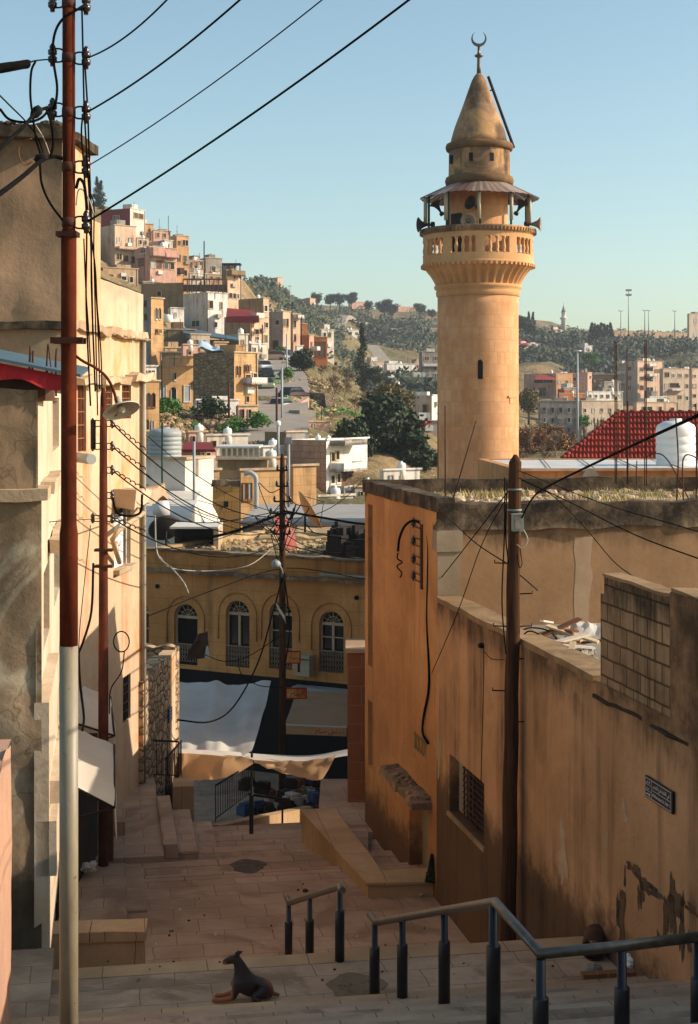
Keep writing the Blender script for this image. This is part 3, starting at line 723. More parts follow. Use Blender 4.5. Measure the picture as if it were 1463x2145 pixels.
m = MB(); m.face([FBs(0, 0, 1.31), FBs(wB, 0, 1.31), FBs(wB, 6, 1.31), FBs(0, 6, 1.31)]); m.face([FBs(wB, 0, -12), FBs(wB, 6, -12), FBs(wB, 6, 1.3), FBs(wB, 0, 1.3)]); m.build('roof', 'concrete', hb)
# front (camera-facing) wall of B with overhanging roof edge
FBf = Fr((-11, 23.95, 0), math.atan2(24.7-23.95, -4.87+11)); wBf = math.hypot(.75, 6.13)
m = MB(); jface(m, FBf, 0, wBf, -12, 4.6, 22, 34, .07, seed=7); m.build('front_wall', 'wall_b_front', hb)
m = MB(); jagbox(m, 0, wBf+.1, -.35, .3, 4.42, 4.62, FBf, 20, .03); jagbox(m, 0, tB(190), -.12, .3, 4.45, 4.6, FBs, 4, .03)
for i in range(60): stone(m, FBf(rr.uniform(0, wBf), rr.uniform(-.2, .3), 4.66), rr.uniform(.04, .13), i)
m.build('roof_edge', 'roof_band', hb)
m = MB(); m.face([FBf(0, 0, 4.5), FBf(wBf, 0, 4.5), FBs(tB(191), 6, 4.5), FBf(0, 6, 4.5)]); m.build('upper_roof', 'concrete', hb)
m = MB(); jagbox(m, 0, wBf+.05, -.16, .0, 1.22, 1.36, FBf, 20, .02); m.build('string_course', 'roof_band', hb)
m = MB(); jagbox(m, 0, wB+.1, -.14, .0, 1.24, 1.38, FBs, 22, .045)
for i in range(50): stone(m, FBs(rr.uniform(2.6, wB), -.12, 1.26), rr.uniform(.02, .06), i)
m.build('cornice', 'ledge', hb)
for k, (a, b, z) in enumerate([(0.6, tB(186), .42), (tB(200), tB(251), .43), (tB(262), wB+.15, .5)]):
    m = MB(); jagbox(m, a, b, -.22, 0, z-.1, z+.03, FBs, 6, .05); m.build('window_hood', 'ledge', hb)
m = MB(); jagbox(m, tB(236), wB+.12, -.45, .0, -2.02, -1.72, FBs, 8, .07); m.build('stone_balcony_slab', 'ledge', hb)
m = MB(); m.box(wB-.22, wB, -.06, .02, -12, 1.24, 0, FBs); m.build('corner_pilaster', 'wall_b_up', hb)
m = MB(); m.tube([FBs(wB-.27, -.08, 1.2), FBs(wB-.27, -.08, -8)], .045); m.build('drain_pipe', 'concrete', hb)
for i, h_ in enumerate(Bh):
    g = MB(); g.box(h_[0], h_[1], .17, .2, h_[2], h_[3], 0, FBs); wn = g.build('window', ['wood_brown', 'wood_brown', 'wood_brown', 'glass_dark', 'dark'][i], hb)
    g = MB()
    if i in (0, 2, 1, 4):
        nv = 5
        for k in range(nv+1): x = h_[0]+(h_[1]-h_[0])*k/nv; g.box(x-.012, x+.012, .05, .075, h_[2], h_[3], 0, FBs)
        for k in range(6): z = h_[2]+(h_[3]-h_[2])*k/5; g.box(h_[0], h_[1], .035, .05, z-.012, z+.012, 0, FBs)
        g.build('window_grille', 'wood_brown' if i != 4 else 'iron', wn)
    else:
        g.box(h_[0], h_[0]+.06, .08, .14, h_[2], h_[3], 0, FBs); g.build('window_frame', 'white_frame', wn); g = MB(); g.box(h_[1]-.06, h_[1], .08, .14, h_[2], h_[3], 0, FBs); g.build('window_frame', 'white_frame', wn)
m = MB(); h_ = Bh[3]; m.box(h_[0]+.08, h_[0]+.75, .03, .05, h_[2]+.02, h_[3]-.1, 0, FBs)
bn = m.build('white_banner', 'white_plastic', origin=FBs(h_[0], .04, h_[2])); lab(bn, 'white banner with faint red writing hung in the house window', 'banner')
text(ar('صباح'), bn, FBs, h_[0]+.42, .028, -2.75, .3, 'red_cloth', width=.4)
m = MB(); m.box(tB(238), tB(278), -.12, .0, -3.34, -3.25, 0, FBs); m.build('sill', 'ledge', hb)
m = MB(); m.tube([P(163, 958, 25.3), P(192, 962, 24.7)], .09, n=16); lab(m.build('drain_spout', 'tank_grey', origin=P(163, 958, 25.3)), 'pale plastic drain pipe sticking out horizontally beside the rusty pole', 'pipe')
m = MB(); m.tube([FBs(tB(240), -.1, -3.1), P(236, 1130, 27.0), P(248, 1112, 27.0), P(300, 1075, 28.5)], .05, n=10); lab(m.build('bent_pipe', 'cream_frame', origin=FBs(tB(240), -.1, -3.1)), 'bent cream pipe reaching out from the cream house towards the roofs', 'pipe')
# shop awnings on the left
def sheet(m, pts, nx=10, ny=8, amp=.03, seed=0, th=0, mi=0, sagc=0):
    """bilinear cloth between four corners a(near-in) b(near-out) c(far-out) d(far-in)"""
    a, b, c, d = [Vector(p) for p in pts]; V = {}; m.weld = True
    nrm = (b-a).cross(d-a).normalized()
    for i in range(nx+1):
        for j in range(ny+1):
            u, v = i/nx, j/ny; p = a.lerp(b, u).lerp(d.lerp(c, u), v)
            q = noise.noise(Vector((u*3.2+seed, v*3.2, seed*1.7)))*amp*2+noise.noise(Vector((u*9+seed, v*2, seed)))*amp*.6
            p = p+nrm*q; p.z -= sagc*16*u*(1-u)*v*(1-v)*.5+sagc*2*u*(1-u)*.25; V[i, j] = p
    for i in range(nx):
        for j in range(ny): m.face([V[i, j], V[i+1, j], V[i+1, j+1], V[i, j+1]], mi, True)
for k, (q, lb) in enumerate([([P(150, 1512, 24.2), P(240, 1541, 24.2), P(232, 1460, 26), P(150, 1425, 26)], 'white cloth shop awning half in shade, the upper of two beside the rusty pole'),
                             ([P(150, 1645, 21.6), P(240, 1692, 21.6), P(240, 1560, 24.0), P(150, 1522, 24)], 'white cloth shop awning in full sun with a hanging corner, the lower of two')]):
    aw = thing('shop_awning', q[0], lb, 'awning', 'white shop awnings on the left')
    m = MB(); sheet(m, q, 10, 8, .02, k); m.build('canvas', 'white_cloth', aw)
    b_, c_ = Vector(q[1]), Vector(q[2]); dn = .25 if k == 0 else .3
    m = MB(); sheet(m, [b_+Vector((.03, -.0, -dn*(1.6 if k else .6))), b_, c_, c_+Vector((.02, 0, -.12-.1*k))], 6, 8, .02, k+5); m.build('valance', 'white_cloth', aw)
    m = MB(); m.tube([q[0], q[1]], .018, n=6); m.tube([q[1], q[2]], .018, n=6); m.tube([q[1], (q[0][0], q[0][1], q[0][2]-.5)], .015, n=6); m.build('frame', 'iron', aw)
m = MB(); m.box(-4.9, -4.35, 21.5, 25.2, -8.2, -5.75); m.face([(-4.33, 21.6, -7.8), (-4.33, 25, -7.8), (-4.33, 25, -5.8), (-4.33, 21.6, -5.8)])
lab(m.build('shop', 'dim', origin=(-4.5, 23, -7.8)), 'dark open shop front below the white awnings', 'shop')
m = MB(); m.box(-.13, .13, -.06, .06, 0, 1.15); q = P(226, 1803, 24.2)
m = MB(); m.box(q[0]-.09, q[0]+.09, q[1]-.06, q[1]+.06, q[2], q[2]+1.1); lab(m.build('wooden_post', 'wood_dark', origin=q), 'dark wooden post standing under the hanging corner of the lower awning', 'post')
m = MB()
for i in range(30): stone(m, (P(182, 1795, 23.6)[0]+rr.uniform(-.14, .14), 23.6+rr.uniform(-.1, .1), -7.62+rr.uniform(0, .1)), rr.uniform(.03, .07), i)
lab(m.build('rubbish_bag', 'tarp_white', origin=P(182, 1800, 23.6)), 'crumpled pale rubbish bag on the pavement below the awnings', 'bag')
# small rough stone building
sb = thing('stone_hut', P(335, 1640, 32), 'small roofless rough stone building with a yellow rendered corner, sunlit beside the market canopy', 'building')
FS = Fr((P(367, 1500, 31.5)[0], 31.5, 0), 0)
a0 = P(300, 1500, 29.8); b0 = P(357, 1500, 32.6); c0_ = P(368, 1500, 34.2)
def wallseg(m, p, q, z0, z1a, z1b, th, n, j, mi=0):
    F_ = Fr((p[0], p[1], 0), math.atan2(q[1]-p[1], q[0]-p[0])); L = math.hypot(q[1]-p[1], q[0]-p[0])
    V = {}
    for i in range(n+1):
        x = L*i/n; zt = z1a+(z1b-z1a)*i/n+(rr.uniform(-j, j) if 0 < i < n else 0)
        for k, y in enumerate((0, th)): V[i, k, 0] = F_(x, y, z0); V[i, k, 1] = F_(x, y, zt)
    for i in range(n):
        m.face([V[i, 0, 0], V[i+1, 0, 0], V[i+1, 0, 1], V[i, 0, 1]], mi); m.face([V[i+1, 1, 0], V[i, 1, 0], V[i, 1, 1], V[i+1, 1, 1]], mi); m.face([V[i, 0, 1], V[i+1, 0, 1], V[i+1, 1, 1], V[i, 1, 1]], mi)
    m.face([V[0, 1, 0], V[0, 0, 0], V[0, 0, 1], V[0, 1, 1]], mi); m.face([V[n, 0, 0], V[n, 1, 0], V[n, 1, 1], V[n, 0, 1]], mi)
m = MB(); wallseg(m, a0, b0, -12, -5.75, -5.70, .35, 14, .06); m.build('stone_wall', 'rubble', sb)
m = MB(); wallseg(m, b0, c0_, -12, -5.72, -5.85, .3, 4, .02); m.build('rendered_wall', 'wall_b', sb)
m = MB(); wallseg(m, (b0[0]-2.2, b0[1]+2, 0), (c0_[0], c0_[1], 0), -12, -5.7, -5.8, .3, 8, .05); m.build('rear_wall', 'rubble', sb)
FH = Fr((a0[0], a0[1], 0), math.atan2(b0[1]-a0[1], b0[0]-a0[0]))
m = MB(); m.box(2.5, 2.85, -.04, -.01, -7.15, -6.85, 0, FH)
sg = m.build('plate', 'sign_blue', origin=FH(2.6, -.03, -7)); lab(sg, 'small blue and white plate on the corner of the rough stone building', 'sign'); sg.name = 'wall_plate'
m = MB()
for k in range(4): m.box(2.54, 2.81, -.045, -.04, -7.12+.075*k, -7.09+.075*k, 0, FH)
m.build('lettering', 'sign_white', sg)
# low wall seat at left foreground
lw = thing('low_wall', UV(-.6, 18.7, -7), 'low stone bench wall with thick capping at the left of the stairway', 'wall')
FL = Fr(P(105, 1950, 19.0)[:2]+(0,), R(5)); LL = (P(304, 1950, 19.2)[0]-P(105, 1950, 19)[0])
m = MB(); m.box(0, LL, .0, .42, -8, -7.08, 0, FL); m.build('wall_body', 'kerb_stone', lw)
m = MB(); jagbox(m, -.02, LL*.42, -.03, .45, -7.08, -6.95, FL, 5, .008); jagbox(m, LL*.43, LL+.03, -.03, .45, -7.08, -6.95, FL, 6, .008); m.build('capping', 'kerb_stone', lw)
# parapet of the descending side flight
pp = thing('stair_parapet', P(380, 1720, 29), 'sloping stone parapet beside the flight going down to the market', 'wall')
FP = Fr((P(362, 1700, 28.9)[0], 28.9, 0), NA-R(90)-R(3))
m = MB(); pr = [(0, -12), (0, -7.66), (.9, -7.72), (4.6, -8.75), (4.6, -12)]
m.ext(pr, 0, .42, F=FP); m.build('parapet_body', 'kerb_stone', pp)
p2 = thing('stair_parapet', P(470, 1730, 31), 'dark faced kerb wall below the thin barred railing of the market stairs', 'wall')
FP2 = Fr((P(440, 1715, 30.4)[0], 30.4, 0), R(-17))
m = MB(); m.ext([(0, -12), (0, -8.85), (6.2, -10.1), (6.2, -12)], 0, .25, F=FP2); m.build('parapet_body', 'kerb_stone', p2)
# railings
def railing(name, label, A_, B_, h, n, mat='iron', r=.012, rail_r=.022, group=None, slat=.008, bottom=.08):
    A_, B_ = Vector(A_), Vector(B_); t = thing(name, A_, label, 'railing', group)
    up = Vector((0, 0, h))
    m = MB(); m.tube([A_+up, B_+up], rail_r, n=8); m.build('top_rail', mat, t)
    m = MB(); m.tube([A_+Vector((0, 0, bottom)), B_+Vector((0, 0, bottom))], r, n=6); m.build('bottom_rail', mat, t)
    for i in range(n+1):
        p = A_.lerp(B_, i/n); q = p+up; m = MB(); m.tube([p+Vector((0, 0, 0 if i in (0, n) else bottom)), q], r if i in (0, n) else slat, n=5); m.build('baluster', mat, t)
    return t
railing('landing_railing', 'black iron railing along the edge of the upper landing, behind the lower awning', P(246, 1628, 30.5), P(374, 1632, 31), .80, 11)
railing('stair_railing', 'black iron railing sloping down on the stone parapet beside the market flight', P(348, 1672, 29.2), P(380, 1626, 33), .80, 16)
railing('stair_railing', 'thin barred iron railing on the middle kerb wall of the market flight', P(452, 1722, 31), P(533, 1662, 36), .78, 18)
r3 = thing('terrace_rail', P(527, 1748, 28.4), 'short black handrail on one thick post at the edge of the lower terrace', 'railing')
m = MB(); m.box(-.04, .04, -.04, .04, 0, .78, 0, Fr(P(527, 1748, 28.4), 0)); m.build('post', 'black_paint', r3)
m = MB(); m.tube([P(523, 1664, 28.4), P(597, 1675, 29.4)], .025); m.build('handrail', 'iron', r3)
m = MB(); m.tube([P(592, 1676, 29.4), P(592, 1750, 29.4)], .02); m.build('far_post', 'iron', r3)
# foreground handrails on fat black posts
def postset(name, label, posts, ends, group):
    """posts: (px, py_rail, d, zbase)"""
    t = thing(name, (*P(posts[0][0], posts[0][1], posts[0][2])[:2], posts[0][3]), label, 'railing', group)
    for px, py, d, zb in posts:
        x, y, z = P(px, py, d)
        q = thing0('post', t, (x, y, zb))
        m = MB(); hh = z-zb-.02
        m.lathe((x, y, zb), [(.035, 0), (.052, 0), (.052, hh*.70), (.046, hh*.71), (.033, hh*.71), (.031, hh)], n=16); q = m.build('post', 'black_paint', t)
    rail = [Vector(P(*e)) for e in ends]
    m = MB(); m.tube(rail, .036, n=14); m.build('handrail', 'steel', t)
    return t
def thing0(*a): return None
postset('handrail', 'long steel handrail on black posts running out of the right edge',
        [(785, 1930, 14.6, -6.05), (843, 1922, 13.9, -5.75), (931, 1905, 12.7, -5.32), (1034, 1890, 10.35, -4.55), (1133, 2002, 9.3, -4.4), (1303, 1984, 9.5, -4.4), (1463, 1968, 9.7, -4.4)],
        [(775, 1916, 15.0), (788, 1932, 14.6), (931, 1907, 12.6), (1038, 1890, 10.3), (1133, 1998, 9.3), (1303, 1982, 9.5), (1500, 1958, 9.75)], 'steel handrails on black posts')
postset('handrail', 'shorter steel handrail on three black posts, farther down the stairway',
        [(605, 1888, 19.3, -7.5), (649, 1878, 17.6, -6.9), (712, 1858, 15.72, -6.05)], [(601, 1880, 19.7), (606, 1892, 19.2), (712, 1857, 15.7), (718, 1866, 15.3)], 'steel handrails on black posts')
# ---------------------------------------------------------------- dog
def skinned(name, verts, edges, mat, parent=None, loc=(0, 0, 0), sub=2, root=0):
    me = bpy.data.meshes.new(name); me.from_pydata([v[:3] for v in verts], edges, []); o = bpy.data.objects.new(name, me); COL.objects.link(o)
    sm = o.modifiers.new('s', 'SKIN'); sm.use_smooth_shade = True
    for i, v in enumerate(verts):
        sv = me.skin_vertices[0].data[i]; rr_ = v[3]; sv.radius = (rr_, v[4] if len(v) > 4 else rr_); sv.use_root = (i == root)
    ss = o.modifiers.new('u', 'SUBSURF'); ss.levels = ss.render_levels = sub
    bpy.context.view_layer.update(); dg = bpy.context.evaluated_depsgraph_get()
    m2 = bpy.data.meshes.new_from_object(o.evaluated_get(dg)); bpy.data.objects.remove(o)
    m2.materials.clear(); m2.materials.append(M(mat))
    for p in m2.polygons: p.use_smooth = True
    o = bpy.data.objects.new(name, m2); COL.objects.link(o)
    if parent: o.parent = parent
    o.location = loc; o['_w'] = list(loc); return o
def mat_dog():
    t = NT('dog_fur'); tc = t.new('ShaderNodeTexCoord'); sp = t.new('ShaderNodeSeparateXYZ'); t.l(tc.outputs['Object'], sp.inputs[0])
    nz = t.noise(tc.outputs['Object'], 14, 4)
    x = t.math('ADD', sp.outputs[0], t.math('MULTIPLY', t.math('SUBTRACT', nz, .5), .06)); z = t.math('ADD', sp.outputs[2], t.math('MULTIPLY', t.math('SUBTRACT', nz, .5), .06))
    leg = t.math('MULTIPLY', t.mapr(x, -.065, -.03, 1, 0), t.mapr(z, .17, .25, 1, 0))
    muz = t.math('MULTIPLY', t.mapr(x, -.125, -.09, 1, 0), t.mapr(z, .395, .41, 1, 0))
    hip = t.math('MULTIPLY', t.mapr(x, .23, .29), t.mapr(sp.outputs[1], .0, .06, 0, 1))
    mm = t.math('MAXIMUM', t.math('MAXIMUM', leg, muz), t.math('MULTIPLY', hip, .7))
    v = t.mix(mm, lin('#2c1b12'), lin('#985628')); t.l(v, t.b.inputs['Base Color']); t.b.inputs['Roughness'].default_value = .6
    t.bump(t.noise(tc.outputs['Object'], 120, 3), .4, .004); _M['dog_fur'] = t.m
mat_dog()
DL = (P(500, 2100, 14.68)[0], 14.68, -6.05)
dv = [(.24, .05, .11, .115), (.14, .03, .135, .108), (.045, 0, .155, .125), (.04, 0, .245, .10), (.025, 0, .315, .076), (.004, 0, .37, .060), (-.022, 0, .42, .056), (-.068, 0, .422, .050), (-.115, 0, .398, .035), (-.168, 0, .38, .024),
      (-.02, -.065, .15, .05), (-.05, -.075, .055, .034), (-.16, -.06, .03, .023), (-.235, -.055, .03, .026), (-.268, -.055, .022, .018),
      (-.02, .065, .15, .05), (-.05, .075, .055, .034), (-.15, .06, .03, .023), (-.22, .055, .03, .026), (-.25, .055, .022, .018),
      (.25, -.04, .10, .07), (.15, -.10, .06, .04), (.25, -.13, .03, .024), (.15, -.15, .02, .02),
      (.27, .13, .09, .07), (.18, .18, .06, .04), (.27, .2, .03, .024), (.18, .21, .02, .02),
      (.34, .06, .05, .024), (.41, .09, .02, .015)]
de = [(0, 1), (1, 2), (2, 3), (3, 4), (4, 5), (5, 6), (6, 7), (7, 8), (8, 9), (2, 10), (10, 11), (11, 12), (12, 13), (13, 14), (2, 15), (15, 16), (16, 17), (17, 18), (18, 19), (0, 20), (20, 21), (21, 22), (22, 23), (0, 24), (24, 25), (25, 26), (26, 27), (0, 28), (28, 29)]
dog = skinned('dog', dv, de, 'dog_fur', None, DL)
lab(dog, 'black and tan dog lying on the stair landing with its head raised, looking left', 'dog')
dog['_w'] = list(DL)
def dl(x, y, z): return (DL[0]+x, DL[1]+y, DL[2]+z)
for s_ in (-1, 1):
    m = MB(); b1, b2, tp, md = dl(-.045, .028*s_, .462), dl(.0, .042*s_, .44), dl(.032+.012*s_, .055*s_, .478), dl(-.012, .05*s_, .487)
    m.face([b1, b2, tp, md]); m.face([b2, b1, md, tp]); m.face([b1, dl(-.02, .03*s_, .43), b2]); m.build('ear', 'dog_fur', dog)
    m = MB(); m.lathe(dl(-.098, .027*s_, .428), [(.001, -.007), (.007, 0), (.001, .007)], n=8); m.build('eye', 'glass_dark', dog)
m = MB(); m.lathe(dl(-.19, 0, .39), [(.002, -.010), (.011, -.002), (.009, .006), (.002, .010)], n=10); m.build('nose', 'dark', dog)
m = MB(); m.lathe(dl(.03, 0, .262), [(.066, -.012), (.074, 0), (.062, .014)], n=18); m.build('collar', 'dark', dog)
# small plant and litter near the planter, manhole patches, drain
def leafy(name, c, r, h, n, mat, size=.02, shape='cone', seed=1, parent=None, origin=None):
    m = MB(); q = random.Random(seed)
    for i in range(n):
        z = q.random()**1.2; rad = r*((1-z)*.95+.05) if shape == 'cone' else r*math.sqrt(max(.05, 1-(2*z-1)**2)); a = q.uniform(0, 6.28); rd = rad*math.sqrt(q.uniform(.35, 1))
        p = Vector((c[0]+rd*math.cos(a), c[1]+rd*math.sin(a), c[2]+z*h)); s1 = size*q.uniform(.6, 1.4)
        u_ = Vector((q.gauss(0, 1), q.gauss(0, 1), q.gauss(0, 1))).normalized()*s1; v_ = u_.orthogonal().normalized()*s1*.6
        m.face([p-u_, p-v_, p+u_, p+v_])
    return m.build(name, mat, parent, origin)
sh = leafy('shrub', P(905, 1846, 22.9), .11, .42, 1500, 'leaf_dark', .02, seed=3, origin=P(905, 1846, 22.9)); lab(sh, 'small dark conical evergreen shrub beside the ochre wall on the planter kerb', 'shrub')
vn = leafy('creeper', P(116, 1520, 22), .12, .42, 900, 'leaf_green', .03, 'ball', 4, origin=P(116, 1520, 22)); lab(vn, 'bright green plant growing on the ledge of the near left house', 'plant')
vn = leafy('creeper', P(300, 1625, 30.6), .1, .5, 700, 'leaf_green', .03, 'cone', 5, origin=P(300, 1625, 30.6)); lab(vn, 'small green weed growing behind the landing railing', 'plant')
for k, (px, py, z, w_, lb) in enumerate([(520, 1815, -7.8, .29, 'rough oval patch of broken asphalt on the terrace paving'), (748, 2069, -6.05, .29, 'dark round patch of dry earth in the paving beside the handrail')]):
    q = G(px, py, z); m = MB(); n = 26
    m.face([(q[0]+w_*(1+.12*math.sin(3*a)+.08*math.sin(7*a))*math.cos(a), q[1]+w_*1.3*(1+.1*math.sin(4*a))*math.sin(a), z+.006) for a in [2*math.pi*i/n for i in range(n)]])
    for i in range(30): stone(m, (q[0]+rr.uniform(-w_, w_)*.8, q[1]+rr.uniform(-w_, w_)*.7, z), rr.uniform(.01, .035), i)
    lab(m.build('paving_patch', 'ground' if k else 'concrete_dark', origin=q), lb, 'patch')
def litter(pts, lb, mats, seed=0, size=.05, name='litter'):
    q = random.Random(seed)
    for i, (p, mt) in enumerate(zip(pts, mats)):
        m = MB(); u_ = Vector((q.gauss(0, 1), q.gauss(0, 1), .3)).normalized()*size*q.uniform(.6, 1.2); v_ = u_.orthogonal().normalized()*size*.7
        c = Vector(p)+Vector((0, 0, size*.4)); m.face([c-u_-v_, c+u_-v_*.6, c+u_*.8+v_]); m.face([c-u_-v_, c+u_*.8+v_, c-u_*.7+v_*1.1]); m.face([c-u_*.7+v_*1.1, c+u_*.8+v_, c+Vector((0, 0, size))])
        lab(m.build(name, mt, origin=p), lb, 'litter', 'litter lying '+lb.split(' lying ')[-1])
litter([G(px, py, -7.8) for px, py in ((862, 1875), (880, 1870), (884, 1878), (905, 1872), (922, 1880), (935, 1886), (866, 1868))], 'scrap of paper or plastic litter lying below the planter kerb', ['tarp_white', 'sign_blue', 'white_cloth', 'dim', 'white_cloth', 'wood_dark', 'dim'], 2, .06)
rb = lambda px, py, z, r_, mt, lb, sd: lab((lambda m: (stone(m, Vector(G(px, py, z))+Vector((0, 0, r_*.4)), r_, sd), m.build('stone', mt, origin=G(px, py, z)))[1])(MB()), lb, 'stone')
rb(1245, 2040, -5.9, .10, 'concrete', 'pale broken stone at the foot of the ochre wall, right foreground', 1)
rb(640, 1868, -7.8, .05, 'wood_dark', 'small dark stone lying on the terrace behind the middle handrail', 2)
pt = thing('clay_pipe', G(1245, 2010, -5.9), 'open end of a short dark clay pipe lying at the foot of the ochre wall', 'pipe')
m = MB(); q = Vector(G(1243, 2015, -6.05)); m.lathe((q.x, q.y, q.z+.13), [(.11, 0), (.13, 0), (.13, .35), (.11, .35), (.1, .02)], n=18, basis=Vector((0.2, -1, 0.1)).to_track_quat('Z', 'Y').to_matrix().inverted().transposed() if False else Vector((.25, .95, .1)).to_track_quat('Z', 'Y').to_matrix(), caps=False); m.build('pipe_body', 'wood_dark', pt)
bgp = G(1325, 2025, -5.9); m = MB()
for i in range(26): stone(m, (bgp[0]+rr.uniform(-.08, .08), bgp[1]+rr.uniform(-.06, .06), bgp[2]+rr.uniform(0, .12)), rr.uniform(.02, .05), i)
lab(m.build('plastic_bag', 'white_plastic', origin=bgp), 'crumpled white plastic bag at the foot of the ochre wall, right foreground', 'bag')
m = MB(); q = G(1275, 2050, -5.88); m.box(-.28, .28, -.05, .05, 0, .07, 0, Fr(q, R(8))); lab(m.build('brick', 'brick_pier', origin=q), 'long red brick lying at the foot of the ochre wall, right foreground', 'brick')

q = random.Random(77)
litter([G(q.uniform(310, 900), q.uniform(1835, 1985), -7.8) for i in range(26)], 'small scrap of paper or leaf litter lying on the terrace paving', [q.choice(['wood_dark', 'tarp_white', 'wood_brown', 'dim', 'ledge']) for i in range(26)], 5, .022)
litter([G(q.uniform(200, 1200), q.uniform(2015, 2060), -6.05) for i in range(16)], 'small scrap of paper or leaf litter lying on the upper landing', [q.choice(['wood_dark', 'wood_brown', 'dim', 'ledge']) for i in range(16)], 6, .018)
# ---------------------------------------------------------------- poles, insulators, wires
def insul(m, c, r=.028, h=.11, mi=0):
    m.lathe(c, [(r*.5, -h*.55), (r*.55, -h*.4), (r, -h*.3), (r*1.05, -h*.1), (r*.6, -h*.02), (r*1.0, h*.05), (r*1.05, h*.25), (r*.6, h*.32), (r*.75, h*.42), (r*.3, h*.6)], mi, n=12)
def bracket(parent, p0, side, w, h, mat='iron', r=.007):
    """rectangular iron loop holding an insulator; returns insulator centre"""
    x, y, z = p0; m = MB(); s_ = side
    m.tube(spl([(x, y, z+h/2-.01), (x+s_*w*.25, y, z+h/2), (x+s_*w, y, z+h/2)], 3), r, n=6); m.tube(spl([(x, y, z-h/2+.01), (x+s_*w*.25, y, z-h/2), (x+s_*w, y, z-h/2)], 3), r, n=6)
    m.tube([(x+s_*w*.8, y, z-h*.7), (x+s_*w*.8, y, z+h*.7)], r*1.1, n=6)
    b = m.build('bracket', mat, parent)
    m = MB(); insul(m, (x+s_*w*.8, y, z), .034, .15); m.build('insulator', 'porcelain', b)
    return (x+s_*w*.8, y, z)
D1 = 11.0
p1 = thing('utility_pole', (P(144, 2180, D1)[0], D1, -4.9), 'tall rusty red steel pole with a cream painted lower half', 'utility pole')
X1 = P(144.5, 0, D1)[0]
k1 = D1/f
m = MB()
def seg(m, pa, pb, ra, rb_=None): m.lathe((X1, D1, 0), [(ra, (HY-pb)*k1), (rb_ or ra, (HY-pa)*k1)], n=28)
m.lathe((X1, D1, 0), [(19*k1, (HY-1352)*k1), (19*k1, (HY-1118)*k1), (16.2*k1, (HY-1098)*k1), (16*k1, (HY-492)*k1), (13.4*k1, (HY-478)*k1), (13.2*k1, (HY+120)*k1)], n=32)
m.build('pole_shaft', 'rust_red', p1)
m = MB(); m.lathe((X1, D1, 0), [(19.6*k1, -5.3), (19.3*k1, (HY-1352)*k1)], n=32); m.build('painted_base', 'pole_cream', p1)
m = MB(); m.box(-35*k1, 33*k1, -.075, -.055, (HY-720)*k1, (HY-707)*k1, 0, Fr((X1, D1, 0), 0)); m.box(-35*k1, 33*k1, .055, .075, (HY-720)*k1, (HY-707)*k1, 0, Fr((X1, D1, 0), 0)); m.build('clamp', 'rust_iron', p1)
m = MB(); m.box(-24*k1, 20*k1, -.07, .07, (HY-496)*k1, (HY-486)*k1, 0, Fr((X1, D1, 0), 0)); m.build('clamp', 'rust_iron', p1)
INS = {}
for py in (8, 122, 236, 350, 466):
    m = MB(); m.lathe((X1, D1, (HY-py)*k1), [(14.2*k1, -.035), (14.6*k1, 0), (14.2*k1, .035)], n=24); m.build('clamp', 'rust_iron', p1)
    INS[py] = bracket(p1, (X1+13*k1, D1, (HY-py)*k1), 1, .105, .09)
for py in (8, 122, 236): INS[-py] = bracket(p1, (X1-13*k1, D1, (HY-py+6)*k1), -1, .095, .1)
for z_ in (90, 200, -40): pass
# lamp on the near pole
l1 = thing('street_lamp', (X1+.07, D1, (HY-750)*k1), 'old street lamp with a wide enamel dish shade on a curved arm', 'street lamp')
m = MB(); m.tube(spl([(X1+.05, D1, (HY-745)*k1), P(175, 757, D1), P(200, 770, D1), P(222, 788, D1), P(236, 812, D1), P(246, 845, D1)], 6), [.011]*31, n=8); m.build('arm', 'rust_dark', l1)
ax = Vector((-.33, .36, .87)).normalized(); B3 = ax.to_track_quat('Z', 'Y').to_matrix(); cc = P(254, 858, D1)
m = MB(); m.lathe(cc, [(.142, -.012), (.145, -.006), (.138, .0), (.09, .02), (.045, .04), (.028, .055), (.028, .1), (.018, .11)], n=36, basis=B3, caps=False); m.lathe(cc, [(.142, -.012), (.134, -.004), (.09, .014), (.04, .034), (.001, .038)], n=36, basis=B3, caps=False)
m.build('dish_shade', 'enamel', l1) if False else None
def mat_enamel():
    t = NT('enamel'); p = t.pos(); v = t.mix(t.ramp(t.noise(p, 22, 5, .6), [(.63, 0.0), (.66, 1.0)]), lin('#b9ab98'), lin('#2d1c14')); v = t.mix(t.ramp(t.noise(p, 6, 3), [(.4, 0.0), (.7, .4)]), v, lin('#7a6652'))
    t.l(v, t.b.inputs['Base Color']); t.b.inputs['Roughness'].default_value = .45; _M['enamel'] = t.m
mat_enamel(); m.build('dish_shade', 'enamel', l1)
m = MB(); m.lathe(cc, [(.001, -.035), (.03, -.02), (.034, .0), (.02, .03)], n=16, basis=B3); m.build('bulb', 'enamel', l1)
